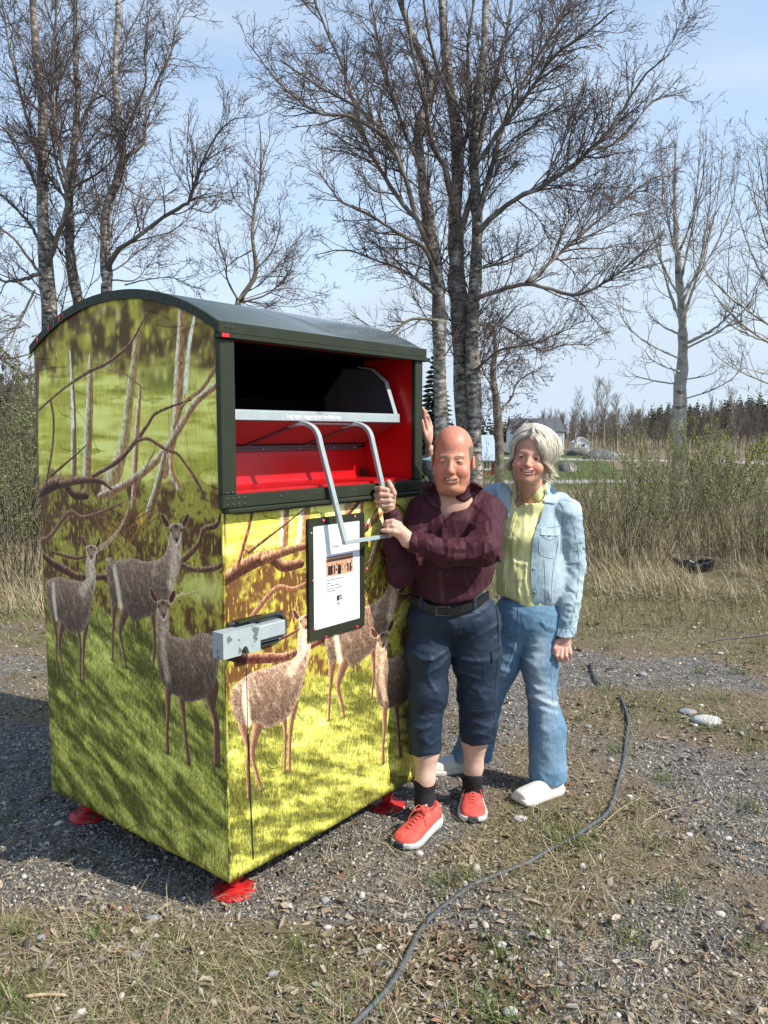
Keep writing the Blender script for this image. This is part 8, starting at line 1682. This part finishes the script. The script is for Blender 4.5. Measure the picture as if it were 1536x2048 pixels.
# a few near bare trees of the wood, each on its own
# ---- buildings
m_wb = M('white_boards', (.82, .82, .80), .7, var=.05, scale=2); m_slate = M('slate_roof', (.085, .09, .095), .7, var=.3, scale=3, stretch=(1, 1, 5)); m_metal = M('pale_metal_roof', (.36, .44, .50), .4, var=.08, scale=1); m_rb = M('falu_red_boards', (.22, .035, .022), .85, var=.2, scale=4); m_wf = M('white_trim', (.72, .72, .68), .6); m_dg = M('dark_glass', (.03, .035, .04), .15)
def house(name, label, px0, px1, d, zb_, zw, zr, depth_, yaw, wall, roof, wins, board=.22, ridge='x', doors=()):
    """gabled house: front wall between photo columns px0..px1 at distance d; ridge along x (eaves front) or y (gable front)"""
    a = at(px0, 880, d); b_ = at(px1, 880, d); c = np.array([(a[0] + b_[0]) / 2, d + depth_ / 2, 0]); W_ = b_[0] - a[0]; cy, sy = math.cos(yaw), math.sin(yaw); ex = np.array([cy, sy, 0]); ey = np.array([-sy, cy, 0]); t = thing(name, label, 'house' if 'house' in name else name.split('_')[-1], (c[0], c[1], zb_)); P = lambda u, v, z: c + ex * u + ey * v + [0, 0, z]; hw, hd = W_ / 2, depth_ / 2
    mb = MB()
    if ridge == 'x': prof = [(-hd, zb_), (hd, zb_), (hd, zw), (0, zr), (-hd, zw)]; pr = prism([P(-hw, v, z) for v, z in prof], ex * W_)
    else: prof = [(-hw, zb_), (hw, zb_), (hw, zw), (0, zr), (-hw, zw)]; pr = prism([P(u, -hd, z) for u, z in prof], ey * depth_)
    wl_ = put('wall', recalc(pr.mesh('wall')), wall, t)
    nb = int(min(60, W_ / board)); mb = MB()
    for i in range(nb + 1):
        u = -hw + W_ * i / nb; top = zw - .02 if ridge == 'x' else zw + (zr - zw) * (1 - abs(u) / hw) - .03; mb.box(P(u, -hd - .012, (zb_ + top) / 2), ex * .02, ey * .012, np.array([0, 0, (top - zb_) / 2]))
    o = mb.put('board_strips', wall, wl_); o['kind'] = 'stuff'
    ov = .25 if W_ > 3 else .18
    for s in (-1, 1):
        mb = MB()
        if ridge == 'x': L = math.hypot(hd, zr - zw); e = (ey * (s * hd) + np.array([0, 0, zw - zr])) / L; mid = P(0, 0, zr) + e * (L + ov) / 2; nn = np.cross(e, ex); nn = nn if nn[2] > 0 else -nn; mb.box(mid + nn * .06, ex * (hw + ov), e * (L + ov) / 2, nn * .05)
        else: L = math.hypot(hw, zr - zw); e = (ex * (s * hw) + np.array([0, 0, zw - zr])) / L; mid = P(0, 0, zr) + e * (L + ov) / 2; nn = np.cross(e, ey); nn = nn if nn[2] > 0 else -nn; mb.box(mid + nn * .06, ey * (hd + ov), e * (L + ov) / 2, nn * .05)
        mb.put('roof', roof, t)
    for (u, z, w_, h_) in wins:
        mb = MB(); 
        for q in (-1, 1): mb.box(P(u + q * w_ / 2, -hd - .04, z), ex * .05, ey * .03, np.array([0, 0, h_ / 2 + .05])); mb.box(P(u, -hd - .04, z + q * h_ / 2), ex * (w_ / 2 - .05), ey * .03, np.array([0, 0, .05]))
        mb.box(P(u, -hd - .035, z), ex * .025, ey * .02, np.array([0, 0, h_ / 2 - .05])); fr_ = mb.put('window', m_wf, t); mb = MB(); mb.box(P(u, -hd - .015, z), ex * (w_ / 2 - .05), ey * .012, np.array([0, 0, h_ / 2 - .05])); mb.put('pane', m_dg, fr_)
    for (u, z, w_, h_) in doors: mb = MB(); mb.box(P(u, -hd - .03, z), ex * w_ / 2, ey * .03, np.array([0, 0, h_ / 2])); mb.put('door', M('door_paint', (.10, .11, .12), .5), t)
    # corner boards and bargeboards
    mb = MB()
    for q in (-1, 1): mb.box(P(q * hw, -hd - .03, (zb_ + zw) / 2), ex * .07, ey * .03, np.array([0, 0, (zw - zb_) / 2]))
    mb.put('corner_board', m_wf, t); return t
house('white_house', 'white boarded house with grey slate roof behind the woman\'s head', 1030, 1127, 100, -1.15, 1.75, 3.35, 7.0, 0, m_wb, m_slate, [(-1.6, .4, .8, 1.0), (1.5, .4, .8, 1.0)])
house('white_house', 'pointed white gable of the house left of the slate roof', 1032, 1076, 97, -1.15, 1.6, 3.3, 3.5, 0, m_wb, m_slate, [(0, 1.4, .7, .9)], ridge='y')
house('garden_shed', 'tiny white garden shed alone on the slope by the rocks', 1151, 1178, 112, -.95, .25, .92, 2.2, 0, m_wb, M('shed_roof', (.62, .63, .62), .7), [(-.55, -.25, .32, .36)], ridge='y', doors=[(.15, -.38, .42, .9)])
house('red_barn', 'red boarded barn with pale metal roof between the birch trunk and the woman', 905, 992, 60, -2.3, -.42, 1.35, 7.0, 0, m_rb, m_metal, [(.95, -.8, .55, .62)])
# grey rock knolls
m_rock = M('grey_rock', (.13, .13, .125), .95, var=.3, scale=1.2, bump=.8, bscale=4, dist=.1, c2=(.33, .32, .30))
for px_, py_, d_, w_, h_, lab in [(1208, 925, 88, 5.0, .95, 'large grey rock knoll right of the white shed'), (1165, 908, 98, 4.0, .9, 'low rock under the white shed'), (1135, 940, 66, 1.5, .7, 'rounded grey rock beside the woman\'s hair'), (1395, 925, 55, 1.5, 1.5, 'pale grey boulder behind the yellow-green shrub')]:
    p = at(px_, py_, d_); B = ico2V * (1 + 1.1 * (fbm(ico2V + px_, 1.8, 3) - .5)[:, None]); z = float(zt(p[0], p[1])[0]); me = make_mesh('rock', B * [w_ / 2, w_ / 2, h_] , [ico2F.astype(np.int32)]); o = put('rock', me, m_rock); o.location = (p[0], p[1], z); tag(o, lab, 'rock', 'rocks in the field')
# individually visible bare trees at the wood's edge
for px_, d_, H_, sd, lab in [(1185, 105, 8.6, 61, 'slim pale tree standing above the white shed'), (1208, 108, 8.8, 62, 'slim tree right of the shed, pair partner on its right'), (1150, 104, 7.5, 63, 'round-crowned budding tree beside the white house'), (1235, 108, 7.2, 64, 'thin tree at the edge of the wood, right of the rocks'), (1470, 95, 7.6, 65, 'grey spreading tree against the dark hill on the right'), (1420, 100, 6.5, 66, 'grey bare tree left of the spreading one')]:
    p = at(px_, 880, d_); z = float(zt(p[0], p[1])[0]); r2 = np.random.default_rng(sd); t = thing('bare_tree', lab, 'tree', (p[0], p[1], z), 'bare trees at the edge of the wood'); P, Rr = grow(np.array([[p[0], p[1], z]]), np.array([[0, 0, 1.0]]), np.array([H_]), np.array([.10]), 12, .03, .02, r2, .2); V, F = tubes(P, Rr, 8); put('trunk', make_mesh('trunk', V, [F.astype(np.int32)], True), m_aspen, t)
    ps, dd, L, r = spawn(P, Rr, 34, 38, .40, .5, r2, .15, Lp=np.array([H_]), up=.5); P1, R1 = grow(ps, dd, L, np.maximum(r, .02), 7, .10, .06, r2, .4); V1, F1 = tubes(P1, R1, 3); ps, dd, L, r = spawn(P1, R1, 10, 34, .5, .6, r2, .15, Lp=L, up=.3); P2, R2 = grow(ps, dd, L, np.maximum(r, .014), 4, .12, .05, r2, .5); V2, F2 = tubes(P2, R2, 3)
    o = put('crown', make_mesh('crown', np.vstack([V1, V2]), [np.vstack([F1, F2 + len(V1)]).astype(np.int32)]), m_aspentwig, t); o['kind'] = 'stuff'
print('bg quads', nq)
# ------------------------------------------------------------------ end
